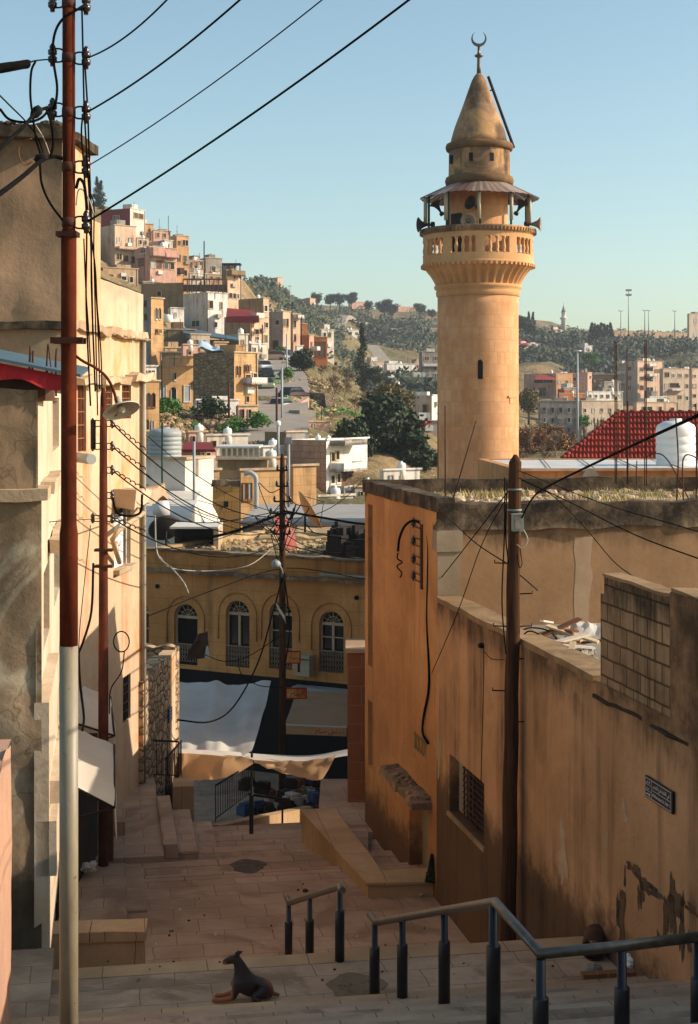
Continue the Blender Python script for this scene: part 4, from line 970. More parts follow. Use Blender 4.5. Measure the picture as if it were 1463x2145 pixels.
# rust pole 2
D2 = 24.2; k2 = D2/f; X2 = P(217, 0, D2)[0]
p2_ = thing('utility_pole', (X2, D2, -7.8), 'thin rusty steel pole with twisted wires, in front of the cream house', 'utility pole')
m = MB(); m.lathe((X2, D2, 0), [(.085, -7.8), (.085, (HY-1440)*k2), (.07, (HY-1085)*k2), (.062, (HY-900)*k2), (.05, (HY-830)*k2), (.03, (HY-812)*k2)], n=18); m.build('pole_shaft', 'rust_dark', p2_)
IN2 = {}
for py in (887, 935, 985, 1038, 1086):
    IN2[py] = bracket(p2_, (X2+.05, D2, (HY-py)*k2), 1, .12, .1, r=.01)
for py in (887, 935, 1086): IN2[-py] = bracket(p2_, (X2-.05, D2, (HY-py)*k2), -1, .16, .1, r=.01)
m = MB(); m.tube([(X2-.17, D2, (HY-880)*k2), (X2-.17, D2, (HY-940)*k2)], .045, n=10); m.build('fuse_tube', 'iron', p2_)
for py in (1152, 1186):
    m = MB(); m.box(-.14, .16, -.09, .09, -.02, .02, 0, Fr((X2, D2, (HY-py)*k2), 0)); m.build('clamp', 'rust_iron', p2_)
m = MB(); q = (X2+.3, D2, (HY-1344)*k2); m.tube([(q[0]+.13*math.cos(a), q[1], q[2]+.17*math.sin(a)) for a in np.linspace(0, 12.5, 40)], .011, n=5); m.tube(spl([(q[0]+.05, q[1], q[2]-.15), (q[0], q[1], q[2]-.5), (X2+.12, D2, q[2]-.8), (X2+.1, D2, q[2]-1.2)], 5), .011, n=5); lab(m.build('cable_coil', 'cable', origin=q), 'coiled black cable hanging on the wall beside the thin rusty pole', 'cable')
# pole 3: dark pole in the market
D3 = 38.; k3 = D3/f; X3 = P(592, 0, D3)[0]
p3_ = thing('utility_pole', (X3, D3, -11.5), 'dark slender pole rising from the market street in front of the yellow arched house', 'utility pole')
m = MB(); m.lathe((X3, D3, 0), [(.10, -11.5), (.09, (HY-1400)*k3), (.075, (HY-1000)*k3), (.06, (HY-960)*k3), (.03, (HY-950)*k3)], n=14); m.build('pole_shaft', 'pole_wood', p3_)
for k, (py, w_) in enumerate([(985, .12), (1018, .14), (1050, .2), (1075, .3), (1100, .16), (1118, .2)]):
    m = MB(); m.box(-w_, w_, -.03, .03, -.02, .02, 0, Fr((X3, D3-.08, (HY-py)*k3), 0)); b = m.build('crossarm', 'iron', p3_)
    for s_ in (-1, 1):
        m = MB(); insul(m, (X3+s_*w_, D3-.08, (HY-py)*k3+.06), .04, .14); m.build('insulator', 'porcelain', b)
l3 = thing('street_lamp', P(592, 1210, D3-.1), 'small grey dome street lamp clamped to the dark market pole', 'street lamp')
m = MB(); m.tube(spl([P(592, 1215, D3), P(591, 1196, D3-.15), P(586, 1186, D3-.2), P(580, 1182, D3-.2)], 5), .03, n=8); m.build('arm', 'grey_box', l3)
m = MB(); m.lathe(P(578, 1180, D3-.2), [(.13, -.07), (.12, .0), (.08, .07), (.02, .10)], n=18, basis=Vector((-.3, -.3, 1)).normalized().to_track_quat('Z', 'Y').to_matrix()); m.build('dome', 'tank_grey', l3)
# pole 4: wooden pole right
D4 = 18.6; k4 = D4/f
p4_ = thing('utility_pole', (P(1064, 0, D4)[0], D4, -7), 'thick dark wooden pole with step pegs and a grey box', 'utility pole')
pa, pb = P(1063.5, 1978, D4), P(1080, 968, D4)
pa = (pa[0], pa[1], -7.3)
m = MB(); A_, B_ = Vector(pa), Vector(pb); n = 24
m.tube([A_.lerp(B_, i/n)+Vector((.006*math.sin(i*1.3), 0, 0)) for i in range(n+1)]+[Vector(P(1080, 952, D4))], [.104-.024*i/n for i in range(n+1)]+[.02], n=18); m.build('pole_shaft', 'pole_wood', p4_)
def onp4(py): 
    t = (py-1978)/(968-1978); return 1063.5+t*(1080-1063.5)
for py, s_ in ((1180, -1), (1244, 1), (1312, -1), (1312, 1), (1380, 1), (1447, -1), (1512, 1)):
    x0 = onp4(py)+s_*12; m = MB(); m.tube([P(x0, py, D4), P(x0+s_*28, py-1, D4-.05), P(x0+s_*28, py-7, D4-.05)], .009, n=6); m.build('step_peg', 'iron', p4_)
m = MB(); q = P(1085, 1095, D4-.13); m.box(-.068, .068, -.05, .07, -.105, .10, 0, Fr(q, R(6))); m.box(-.075, .075, -.06, .07, .10, .115, 0, Fr(q, R(6))); bx = m.build('meter_box', 'grey_box', p4_)
m = MB(); m.box(-.045, .045, -.056, -.051, -.08, .08, 0, Fr(q, R(6))); m.build('box_window', 'concrete', bx)
for py in (1025, 1068):
    m = MB(); m.lathe(Vector(P(onp4(py), py, D4)), [(.091, -.012), (.095, 0), (.091, .012)], n=16); m.build('steel_band', 'grey_box', p4_)
# ---- wires
_wn = 0
def wire(pts, r, label, mat='cable', n=5, sp=True, group=None, cat='cable', name='cable'):
    q = spl(pts, n) if sp and len(pts) > 2 else pts
    m = MB(); m.tube(q, r, n=6); return lab(m.build(name, mat, origin=pts[0]), label, cat, group)
G1 = 'overhead wires crossing the sky'
for py, end, r_, lb in ((122, (330, -12), .006, 'short overhead wire leaving the rusty pole at the topmost slant across the sky'), (236, (480, -12), .007, 'overhead wire leaving the rusty pole second from the top across the sky'),
                        (350, (650, -12), .0045, 'thinnest overhead wire leaving the rusty pole third from the top across the sky'), (466, (828, -10), .008, 'longest thick overhead wire leaving the rusty pole lowest across the sky')):
    a_ = INS[py]; b_ = P(end[0], end[1], 9.0); A_, B_ = Vector(a_), Vector(b_); ext = B_+(B_-A_)*.6
    wire(sag(a_, tuple(ext), 24, .10), r_, lb, sp=False, group=G1)
wire([P(-30, 428, 8), P(45, 372, 9.5), P(85, 338, 10.6), P(110, 328, 10.9), P(132, 332, 10.95)], .016, 'thick twisted cable entering from the left edge at the third clamp of the rusty pole')
wire([P(-30, 336, 8), P(40, 275, 9.5), P(76, 236, 10.5), P(100, 225, 10.8)], .013, 'thick cable entering from the left edge above the near left roof')
wire([P(-20, 145, 9), P(20, 139, 9.8), P(58, 132, 10.4), P(75, 127, 10.7), P(108, 124, 11)], .006, 'thin stay wire reaching the upper left bracket of the rusty pole')
m = MB(); aa, bb = Vector(P(-30, 148, 8.8)), Vector(P(58, 134, 10.4)); L = (bb-aa).length; dr = (bb-aa).normalized(); o1 = dr.orthogonal().normalized(); o2 = dr.cross(o1)
m.tube([aa+dr*L*t+(o1*math.cos(t*170)+o2*math.sin(t*170))*.022 for t in np.linspace(0, 1, 420)], .011, n=5); lab(m.build('spring_coil', 'cable', origin=bb), 'ribbed coiled tension clamp on the wire at the upper left edge', 'wire clamp')
wire([P(75, 128, 10.7), P(66, 150, 10.7), P(64, 200, 10.75), P(70, 250, 10.8), P(76, 290, 10.8), P(86, 325, 10.85)], .009, 'jumper cable hanging left of the rusty pole, outermost loop')
wire([P(172, 14, 10.95), P(130, 42, 10.9), P(113, 80, 10.9), P(113, 130, 10.9), P(120, 180, 10.9), P(117, 215, 10.9), P(108, 232, 11)], .011, 'jumper cable looping in front of the top of the rusty pole')
wire([P(0, 228, 10.8), P(20, 250, 10.8), P(55, 256, 10.8), P(85, 248, 10.85), P(105, 228, 11)], .010, 'loop of cable sagging towards the left edge at the second bracket')
wire([P(-10, 190, 10.4), P(20, 220, 10.6), P(55, 255, 10.8), P(80, 290, 10.85), P(95, 335, 10.9)], .006, 'thin slack wire from the left edge down to the third clamp')
wire([P(75, 262, 10.8), P(92, 290, 10.85), P(105, 325, 10.9)], .005, 'pale short wire above the junction on the rusty pole', 'cable_white')
wire([P(68, 290, 10.75), P(44, 300, 10.75), P(40, 325, 10.75), P(52, 345, 10.8), P(70, 338, 10.8)], .004, 'thin copper coloured wire loop left of the rusty pole', 'wood_brown')
wire([P(98, 230, 10.85), P(108, 260, 10.85), P(112, 300, 10.85), P(105, 332, 10.85)], .010, 'curved black cable between the second and third clamps')
wire([P(84, 342, 10.8), P(88, 385, 10.8), P(105, 425, 10.85), P(132, 462, 10.92)], .009, 'cable curving down from the junction to the lowest clamp of the rusty pole')
m = MB(); m.tube([P(67, 246, 10.6), P(72, 240, 10.6), P(80, 231, 10.6), P(86, 224, 10.6)], [.018, .036, .040, .024], n=8); lab(m.build('cable_clamp', 'dark', origin=P(77, 234, 10.6)), 'black plastic tension clamp left of the second bracket', 'wire clamp')
m = MB(); m.tube([P(74, 338, 10.7), P(80, 333, 10.7), P(92, 329, 10.7), P(100, 328, 10.7)], [.018, .035, .032, .016], n=8); lab(m.build('cable_clamp', 'dark', origin=P(84, 328, 10.7)), 'black cable junction clamp left of the third bracket', 'wire clamp')
GV = 'cables running down beside the rusty pole'
for k, pts in enumerate([[(172, 15), (174, 100), (177, 230), (184, 350), (190, 480), (195, 700)], [(178, 130), (184, 230), (188, 350), (192, 480), (192, 600), (200, 820)], [(174, 240), (171, 280), (176, 350), (182, 480), (181, 640), (190, 850)],
                         [(182, 470), (195, 520), (202, 620), (207, 720), (209, 815)], [(188, 470), (200, 560), (204, 640), (212, 740), (214, 850)], [(186, 400), (197, 430), (197, 520), (201, 700), (205, 870)], [(176, 500), (180, 600), (186, 690), (190, 760)]]):
    pts3 = [P(x, y, 10.97+(max(0, y-400)/450)*.6+k*.03) for x, y in pts]
    wire(pts3, .0055 if k > 2 else .007, 'thin cable hanging down beside the rusty pole against the cream house', group=GV)
wire([P(160, 395, 10.9), P(166, 375, 10.9), P(176, 385, 10.9), P(180, 410, 10.9), P(183, 440, 10.9)], .012, 'thick arched cable end above the lowest insulator')
wire([P(160, 430, 10.92), P(164, 400, 10.92), P(174, 398, 10.92), P(188, 420, 10.92), P(197, 450, 10.92)], .005, 'thin pale cable loop above the lowest insulator', 'cable_white')
# twisted pair cables from pole 2 to the right
GT = 'wires running from the thin rusty pole to the market pole'
for py, q, lb in ((887, (600, 1078, D3), 'topmost'), (935, (600, 1090, D3), 'second'), (985, (600, 1105, D3), 'third'), (1086, (598, 1130, D3), 'lowest')):
    wire(sag(IN2[py], P(*q), 20, .55), .012, lb+' wire from the thin rusty pole sagging across the street to the market pole', sp=False, group=GT)
    a_ = Vector(IN2[py]); b_ = a_.lerp(Vector(P(*q)), .13); b_.z -= .15; m = MB(); ax_ = (b_-a_).normalized(); o1 = ax_.orthogonal().normalized(); o2 = ax_.cross(o1); L = (b_-a_).length
    m.tube([a_+ax_*L*t+(o1*math.cos(t*40)+o2*math.sin(t*40))*.028*(1-t*.4) for t in np.linspace(0, 1, 90)], .010, n=5); lab(m.build('wire_splice', 'cable', origin=a_), 'twisted splice on the '+lb+' wire beside the thin rusty pole', 'wire splice')
wire(spl([IN2[1038], (IN2[1038][0]+.1, D2, IN2[1038][2]-.3), (IN2[1038][0]+.45, D2, IN2[1038][2]-.3), (IN2[1038][0]+.5, D2, IN2[1038][2]+.02)], 4), .02, 'thick cable loop at the fourth bracket of the thin rusty pole')
wire([P(-10, 1102, 16), P(120, 1092, 20), P(215, 1086, D2)], .006, 'thin wire crossing the near left house to the thin rusty pole')
wire([P(215, 1083, D2), P(300, 1080, 30), P(440, 1095, 34), P(592, 1070, D3)], .012, 'wire crossing level from the thin rusty pole towards the market pole')
wire([P(190, 1100, D2), P(170, 1290, 23.5), P(165, 1360, 23)], .007, 'thin cable looping from the thin rusty pole down towards the painted pole')
wire([P(196, 1180, 24), P(192, 1280, 23.6), P(176, 1340, 23.2), P(165, 1368, 23)], .02, 'thick black cable curving down left of the thin rusty pole')
wire([P(165, 1365, 23), P(168, 1430, 23), P(176, 1500, 22.5), P(173, 1530, 22)], .02, 'black cable falling behind the cream painted pole to the awning')
GM = 'cables sagging across the market'
for pts, r_, lb, mt in [([(592, 1070, 38), (680, 1085, 36), (765, 1098, 34), (880, 1095, 24.6)], .03, 'thick bundled cable from the market pole to the ochre house corner', 'cable'),
    ([(595, 1100, 38), (700, 1125, 35), (780, 1135, 33), (866, 1134, 24.3)], .012, 'cable reaching the second bracket on the ochre house', 'cable'),
    ([(595, 1140, 38), (700, 1165, 35), (780, 1170, 33), (866, 1172, 24.3)], .012, 'cable reaching the third bracket on the ochre house', 'cable'),
    ([(300, 1295, 31), (450, 1235, 38), (600, 1190, 40), (790, 1217, 33), (866, 1207, 24.3)], .012, 'long cable crossing the arched facade to the lowest bracket on the ochre house', 'cable'),
    ([(592, 1075, 38), (500, 1110, 38), (440, 1125, 38), (390, 1125, 38)], .04, 'thick black bundled cable left of the market pole above the roofs', 'cable'),
    ([(335, 1165, 36), (360, 1190, 36), (440, 1196, 37), (520, 1185, 37), (575, 1145, 38)], .012, 'white cable sagging in front of the yellow arched house', 'cable_white'),
    ([(325, 1080, 36), (330, 1160, 36), (360, 1190, 35.5), (385, 1220, 35), (395, 1243, 35)], .02, 'frayed white cord dangling in front of the yellow arched house', 'cable_white'),
    ([(592, 1210, 37.8), (570, 1290, 37.5), (540, 1390, 37), (490, 1480, 36), (440, 1512, 34), (372, 1508, 32)], .02, 'black cable sagging over the white market canopy', 'cable'),
    ([(597, 1215, 37.8), (606, 1290, 37.8), (606, 1340, 37.8), (592, 1420, 37.6)], .018, 'slack black cable right of the market pole', 'cable'),
    ([(500, 1375, 37.7), (505, 1410, 37.5), (540, 1435, 37.2), (590, 1440, 37.7)], .012, 'short slack wire left of the market pole above the canopy', 'cable'),
    ([(430, 1372, 39), (470, 1385, 38.5), (520, 1375, 38), (590, 1330, 37.8)], .012, 'slack wire from the arched window to the market pole', 'cable'),
    ([(770, 1380, 28), (900, 1240, 23.5), (1080, 1010, 18.6)], .008, 'wire slanting across the ochre house to the top of the wooden pole', 'cable'),
    ([(905, 1410, 22.8), (960, 1280, 21), (1010, 1140, 19.8), (1060, 1045, 18.8)], .007, 'wire rising from the ochre house corner to the wooden pole', 'cable'),
    ([(1065, 1182, 18.5), (1000, 1140, 20), (950, 1095, 22.7)], .008, 'wire from a peg of the wooden pole to the corner pier', 'cable'),
    ([(1090, 1092, 18.5), (1115, 1045, 18), (1150, 1018, 17), (1300, 945, 13), (1480, 862, 9)], .012, 'thick black cable rising from the wooden pole to the right edge', 'cable'),
    ([(1085, 1000, 18.6), (1200, 1055, 16), (1330, 1120, 13), (1480, 1176, 11)], .006, 'upper thin wire from the wooden pole falling to the right edge', 'cable'),
    ([(1085, 1002, 18.6), (1160, 1040, 19), (1230, 1110, 20), (1290, 1180, 20), (1370, 1235, 16.5)], .007, 'thin wire from the wooden pole falling to the block wall', 'cable'),
    ([(1085, 985, 18.6), (1250, 1050, 15), (1400, 1095, 12), (1480, 1118, 11)], .005, 'faint thin wire from the wooden pole top to the right edge', 'cable'),
    ([(1058, 1000, 18.5), (1057, 1120, 18.45), (1052, 1260, 18.45), (1060, 1370, 18.45)], .009, 'black cable hanging down the left of the wooden pole', 'cable'),
    ([(1063, 1010, 18.5), (1060, 1120, 18.45), (1066, 1180, 18.5)], .009, 'second short black cable hanging left of the wooden pole', 'cable'),
    ([(1095, 1105, 18.45), (1106, 1130, 18.45), (1096, 1148, 18.45), (1083, 1140, 18.45)], .006, 'grey loop of wire under the grey box on the wooden pole', 'cable_white'),
    ([(1090, 1150, 18.5), (1094, 1180, 18.5), (1088, 1188, 18.5), (1084, 1160, 18.5)], .006, 'black loop of wire hanging on the right of the wooden pole', 'cable'),
    ([(1014, 1352, 20), (1013, 1450, 20), (1010, 1560, 20), (1008, 1640, 20.1)], .006, 'thin wire running down the stained ochre wall', 'cable'),
    ([(1015, 1365, 20), (1030, 1380, 19.6), (1056, 1382, 18.7)], .006, 'short slack wire between the ochre wall and the wooden pole', 'cable'),
    ([(1090, 1205, 18.5), (1110, 1222, 18.3), (1127, 1237, 18.2)], .008, 'short straight iron rod sticking out of the wooden pole', 'iron')]:
    wire([P(*p) for p in pts], r_, lb, mt, group=GM if 'market' in lb else None)
q = random.Random(31)
for k in range(9):
    x0, y0 = 592, q.uniform(1020, 1110); s_ = q.choice([-1, 1]); L_ = q.uniform(20, 60)
    wire([P(x0, y0, 37.9), P(x0+s_*L_*.5, y0+q.uniform(5, 45), 37.7), P(x0+s_*L_, y0+q.uniform(-10, 40), 37.6), P(x0+s_*L_*.3, y0+q.uniform(40, 80), 37.8), P(x0, y0+q.uniform(60, 100), 37.9)], .012, 'loop of tangled black cable around the market pole', group='tangled cables on the market pole')
for k, (x0, y0, x1, y1) in enumerate([(300, 905, 590, 1075), (300, 1010, 595, 1120), (310, 1150, 592, 1060), (600, 1085, 765, 1000), (600, 1120, 765, 1140), (300, 985, 500, 1090)]):
    wire(sag(P(x0, y0, 31), P(x1, y1, 38), 14, .3), .009, ['long', 'lower long', 'rising', 'right hand rising', 'right hand level', 'short left'][k]+' thin wire strung over the market roofs', sp=False, group='thin wires over the market roofs')
# brackets and hooded cable on the ochre house
br = thing('cable_bracket_rack', P(884, 1150, 24.0), 'iron rack with four wire brackets fixed to the ochre house wall', 'bracket')
tt = tW(885); m = MB(); m.box(tt-.05, tt+.05, -.03, .0, -3.05, -2.0, 0, FW); m.build('back_bar', 'rust_iron', br)
for py in (1096, 1134, 1172, 1207):
    z = (HY-py)/f*23.95; m = MB(); b0_ = FW(tt, -.03, z); c1 = P(866, py, 24.05)
    m.tube([(b0_[0], b0_[1], z+.06), (c1[0], c1[1], z+.06)], .008, n=5); m.tube([(b0_[0], b0_[1], z-.06), (c1[0], c1[1], z-.06)], .008, n=5); m.tube([(c1[0], c1[1], z-.09), (c1[0], c1[1], z+.09)], .009, n=5); b = m.build('bracket', 'iron', br)
    m = MB(); insul(m, (c1[0], c1[1], z), .04, .11); m.build('insulator', 'porcelain', b)
wire([P(834, 1155, 24.0), P(838, 1125, 24.0), P(850, 1100, 24), P(868, 1091, 24), P(888, 1103, 23.6), P(897, 1135, 23.3), P(897, 1200, 23.25), P(895, 1300, 23.3), P(899, 1430, 23.1), P(888, 1500, 23.4), P(886, 1535, 23.4), P(897, 1557, 23.1)], .021, 'thick black cable hooped over the bracket rack and running down the ochre house', n=8)
wire([P(834, 1158, 24), P(833, 1170, 24), P(843, 1178, 24), P(832, 1186, 24), P(842, 1200, 24), P(838, 1210, 24)], .012, 'crinkled thin wire hanging below the hooped cable')
m = MB(); c1 = FW(tW(1013), -.03, (HY-1352)/f*20.3); m.lathe(c1, [(.001, -.04), (.04, -.03), (.05, 0), (.04, .03), (.001, .04)], n=14); lab(m.build('junction_box', 'dark', origin=c1), 'small round black junction box on the stained ochre wall', 'junction box')
# rebar on the roofs
rbs = [(918, 848, 1003, 27, 918), (933, 850, 1052, 23, 933), (998, 882, 1050, 23, 948)]
lbl = ['leftmost thin rusty rebar in front of the minaret', 'second upright rusty rebar in front of the minaret', 'slanting rusty rebar crossing the minaret base']
for (px, y0, y1, d, pxb), lb in zip(rbs, lbl):
    m = MB(); m.tube([P(pxb, y1, d), P(px, y0, d)], .011, n=6); lab(m.build('rebar', 'rust_iron', origin=P(pxb, y1, d)), lb, 'rebar', 'rebar on the flat roof')
gr = [(1289, 714, 1012, 25.5), (1292, 716, 1014, 25.5), (1314, 728, 1014, 25.7), (1316, 840, 1014, 25.7), (1351, 712, 1018, 26), (1355, 712, 1018, 26), (1334, 965, 1018, 26), (1459, 845, 1050, 24), (1463, 870, 1050, 24)]
words_ = ['first', 'second', 'third', 'fourth', 'fifth', 'sixth', 'seventh shortest', 'eighth', 'ninth']
for (px, y0, y1, d), w_ in zip(gr, words_):
    m = MB(); m.tube([P(px, y1, d), P(px+rnd.uniform(-1, 1), (y0+y1)/2, d), P(px+rnd.uniform(-1, 1), y0, d)], .010 if px < 1400 else .012, n=6); lab(m.build('rebar', 'rust_iron', origin=P(px, y1, d)), w_+' upright rusty rebar from the left in front of the red tiled roof', 'rebar', 'rebar on the flat roof')
for pts, lb in [([(1418, 1048, 23.5), (1421, 960, 23.5), (1416, 875, 23.5)], 'gently bowed rusty rebar in front of the white tank'), ([(1432, 1048, 23.5), (1430, 980, 23.5), (1434, 957, 23.5), (1446, 953, 23.5), (1470, 965, 23.5)], 'rusty rebar bent over like a hook at the right edge'), ([(1443, 1045, 23.5), (1415, 990, 24), (1394, 958, 25), (1375, 950, 25.5), (1350, 958, 26)], 'long thin rusty rebar bent in an arch over the roof')]:
    m = MB(); m.tube(spl([P(*p) for p in pts], 6), .012, n=6); lab(m.build('rebar', 'rust_iron', origin=P(*pts[0])), lb, 'rebar', 'rebar on the flat roof')
# rubble heap behind the coping
GH = 'scrap heaped on the terrace behind the coping'
q = random.Random(21)
sc = [('plank', 'wood_brown'), ('board', 'white_cloth'), ('plank', 'wood_dark'), ('board', 'tarp_white'), ('plank', 'cream_frame')]
m = MB()
for i in range(150):
    px = q.uniform(1150, 1252); d = 6.085/((px-CX)/f+.2074)+q.uniform(.75, 3.2); stone(m, (P(px, 0, d)[0], d, -3.5+q.uniform(0, .22)), q.uniform(.03, .1), i)
lab(m.build('scrap_rubble', 'concrete'), 'low heap of broken rubble on the terrace behind the coping', 'rubble', None, 'stuff')
for i in range(22):
    nm, mt = sc[i % 5]; px = q.uniform(1130, 1248); d = 6.085/((px-CX)/f+.2074)+q.uniform(.95, 3.0); x = P(px, 0, d)[0]; m = MB(); l_ = q.uniform(.25, .8); F_ = Fr((x, d, -3.4+q.uniform(.05, .35)), q.uniform(0, 3.1)); ti = q.uniform(-.4, .4)
    w_ = q.uniform(.03, .16); a_, b_ = F_(-l_/2, 0, -ti*l_/2), F_(l_/2, 0, ti*l_/2); o_ = Vector(F_(0, w_, 0))-Vector(F_(0, 0, 0)); u_ = Vector((0, 0, .025))
    A_, B_ = Vector(a_), Vector(b_)
    for fc in ([A_, B_, B_+o_, A_+o_], [A_+u_, A_+o_+u_, B_+o_+u_, B_+u_], [A_, A_+u_, B_+u_, B_], [A_+o_, B_+o_, B_+o_+u_, A_+o_+u_], [A_, A_+o_, A_+o_+u_, A_+u_], [B_, B_+u_, B_+o_+u_, B_+o_]): m.face(fc)
    lab(m.build(nm, mt, origin=a_), {'plank': 'short scrap plank in the heap behind the coping', 'board': 'broken pale scrap board in the heap behind the coping'}[nm], nm, GH)
m = MB(); b_ = P(1215, 1345, 19.5)
V = {}
for i in range(15):
    for j in range(7):
        V[i, j] = (b_[0]-.38+.76*i/14, b_[1]-.2+.4*j/6, -3.1+.14*math.sin(math.pi*i/14)*math.sin(math.pi*j/6)+noise.noise(Vector((i*.7, j*.7, 2)))*.1)
for i in range(14):
    for j in range(6): m.face([V[i, j], V[i+1, j], V[i+1, j+1], V[i, j+1]], 0, True)
lab(m.build('crumpled_sheet', 'tarp_white', origin=b_), 'crumpled pale plastic sheet on top of the scrap heap', 'sheet')
for k, pts in enumerate([[(1090, 1325), (1110, 1315), (1150, 1322), (1175, 1350), (1190, 1370)], [(1092, 1335), (1110, 1322), (1140, 1335), (1168, 1362)]]):
    wire([P(x, y, 19.3-k*.3) for x, y in pts], .010, ['upper', 'lower'][k]+' bent black cable lying on the scrap behind the coping')
# ---------------------------------------------------------------- minaret
DM = 60.; km = DM/f; MX, MY = P(1001.5, 0, DM)[0], DM
def zm(py): return (HY-py)*km
mi = thing('minaret', (MX, MY, -8), 'tall round sandstone minaret with a balcony, loudspeakers, conical stone roof and crescent', 'minaret')
O3 = (MX, MY, 0)
m = MB(); rs = [(84.5*km, -9)]
for i in range(20): rs.append(((84.5-.5*i/19+.5)*km, zm(1000)+(zm(622)-zm(1000))*i/19))
m.lathe(O3, rs, n=64); m.build('shaft', 'minaret', mi)
def slot(px, y0, y1, w_, r_, name='slit_window'):
    m = MB(); a = math.asin(max(-1, min(1, (px-1001.5)/r_))); R_ = r_*km
    F_ = Fr((MX+R_*math.sin(a), MY-R_*math.cos(a), 0), a); hw = w_/2*km; m.box(-hw, hw, -.03, .3, zm(y1), zm(y0), 0, F_)
    if name == 'slit_window': m.lathe((F_(0, 0, 0)[0], F_(0, 0, 0)[1]-.0, zm(y0)), [(hw, 0), (hw*.7, hw*.7), (.01, hw)], n=12)
    return m.build(name, 'dark', mi)
slot(999, 760, 795, 10, 84.5)
m = MB(); a = math.asin((1068-1001.5)/84.5); F_ = Fr((MX+84.5*km*math.sin(a), MY-84.5*km*math.cos(a), 0), a); m.box(-.32, .32, -.04, .2, zm(833), zm(829), 0, F_); m.box(-.2, .2, -.02, .2, zm(845), zm(834), 0, F_); m.build('niche', 'minaret_plain', mi)
# mouldings and corbels
m = MB(); m.lathe(O3, [(84*km, zm(624)), (87*km, zm(621)), (88*km, zm(612)), (86*km, zm(610)), (91*km, zm(606)), (92*km, zm(601)), (90*km, zm(599))], n=72); m.build('lower_moulding', 'minaret_plain', mi)
m = MB(); NL = 34; cols = NL*10; rows = [(88, 600), (90, 596), (93, 590), (97, 583), (101, 577), (106, 571), (110, 566), (112, 563)]
k0 = len(m.v)
for i, (r_, y_) in enumerate(rows):
    dep = (3.5, 6, 8, 9, 9, 7.5, 5, 1)[i]
    for j in range(cols):
        a = 2*math.pi*j/cols; q = abs(math.sin(a*NL/2)); q = q**2.2; rr_ = (r_-dep*q)*km
        m.v.append((MX+rr_*math.cos(a), MY+rr_*math.sin(a), zm(y_+1.5*q)))
for i in range(len(rows)-1):
    for j in range(cols): m.f.append((k0+i*cols+j, k0+i*cols+(j+1) % cols, k0+(i+1)*cols+(j+1) % cols, k0+(i+1)*cols+j)); m.m.append(0); m.s.append(True)
m.build('corbels', 'minaret_plain', mi)
m = MB(); m.lathe(O3, [(111*km, zm(564)), (114*km, zm(562)), (117*km, zm(556)), (117*km, zm(554)), (114.5*km, zm(553))], n=72)
for j in range(66):
    a = 2*math.pi*j/66; F_ = Fr((MX+116*km*math.cos(a), MY+116*km*math.sin(a), 0), a+math.pi/2); m.box(-.045, .045, -.07, .02, zm(563), zm(557), 0, F_)
m.build('upper_moulding', 'minaret_plain', mi)
# balcony parapet with openings
m = MB(); NG = 10; a_off = R(15.4); R1, R2 = 115*km, 108*km
def pc(r_, a, z): return (MX+r_*math.sin(a), MY-r_*math.cos(a), z)
zb0, zb1, zo0, zo1 = zm(556), zm(494), zm(538.5), zm(506)
for g in range(NG):
    ac = a_off+g*2*math.pi/NG; ha_ = R(13.2); ns = 8
    for k in range(ns):
        a0, a1 = ac-ha_+2*ha_*k/ns, ac-ha_+2*ha_*(k+1)/ns
        for zz0, zz1 in ((zb0, zo0), (zo1, zb1)):
            m.face([pc(R1, a0, zz0), pc(R1, a1, zz0), pc(R1, a1, zz1), pc(R1, a0, zz1)], 0, True); m.face([pc(R2, a1, zz0), pc(R2, a0, zz0), pc(R2, a0, zz1), pc(R2, a1, zz1)], 0, True)
        m.face([pc(R1, a0, zo0), pc(R1, a1, zo0), pc(R2, a1, zo0), pc(R2, a0, zo0)]); m.face([pc(R2, a0, zo1), pc(R2, a1, zo1), pc(R1, a1, zo1), pc(R1, a0, zo1)])
    b0, b1 = ac+ha_, ac+2*math.pi/NG-ha_
    for k in range(3):
        a0, a1 = b0+(b1-b0)*k/3, b0+(b1-b0)*(k+1)/3
        m.face([pc(R1, a0, zb0), pc(R1, a1, zb0), pc(R1, a1, zb1), pc(R1, a0, zb1)], 0, True); m.face([pc(R2, a1, zb0), pc(R2, a0, zb0), pc(R2, a0, zb1), pc(R2, a1, zb1)], 0, True)
    m.face([pc(R1, b0, zo0), pc(R2, b0, zo0), pc(R2, b0, zo1), pc(R1, b0, zo1)]); m.face([pc(R1, b1, zo0), pc(R1, b1, zo1), pc(R2, b1, zo1), pc(R2, b1, zo0)])
m.build('balcony_parapet', 'minaret_plain', mi)
H_ = zo1-zo0
for g in range(NG):
    ac = a_off+g*2*math.pi/NG
    if math.cos(ac) < -.5: continue
    for s_ in (-1, 0, 1):
        a = ac+s_*R(7.6); m = MB(); c_ = pc(111.5*km, a, zo0)
        m.lathe(c_, [(.085, 0), (.085, H_*.06), (.05, H_*.1), (.075, H_*.3), (.08, H_*.38), (.055, H_*.6), (.042, H_*.8), (.06, H_*.86), (.085, H_*.93), (.085, H_)], n=10); m.build('baluster', 'minaret_plain', mi)
m = MB(); m.lathe(O3, [(115*km, zm(496)), (118*km, zm(493)), (121*km, zm(486)), (121*km, zm(483)), (107*km, zm(482)), (107*km, zm(490))], n=72, caps=False)
for j in range(90):
    a = 2*math.pi*j/90; F_ = Fr((MX+119*km*math.cos(a), MY+119*km*math.sin(a), 0), a+math.pi/2); m.box(-.03, .03, -.06, .02, zm(493), zm(486), 0, F_)
m.build('balcony_rim', 'minaret_dirty', mi)
m = MB(); m.lathe(O3, [(113*km, zm(553)), (60*km, zm(552))], n=48, caps=False); m.build('balcony_floor', 'concrete', mi)
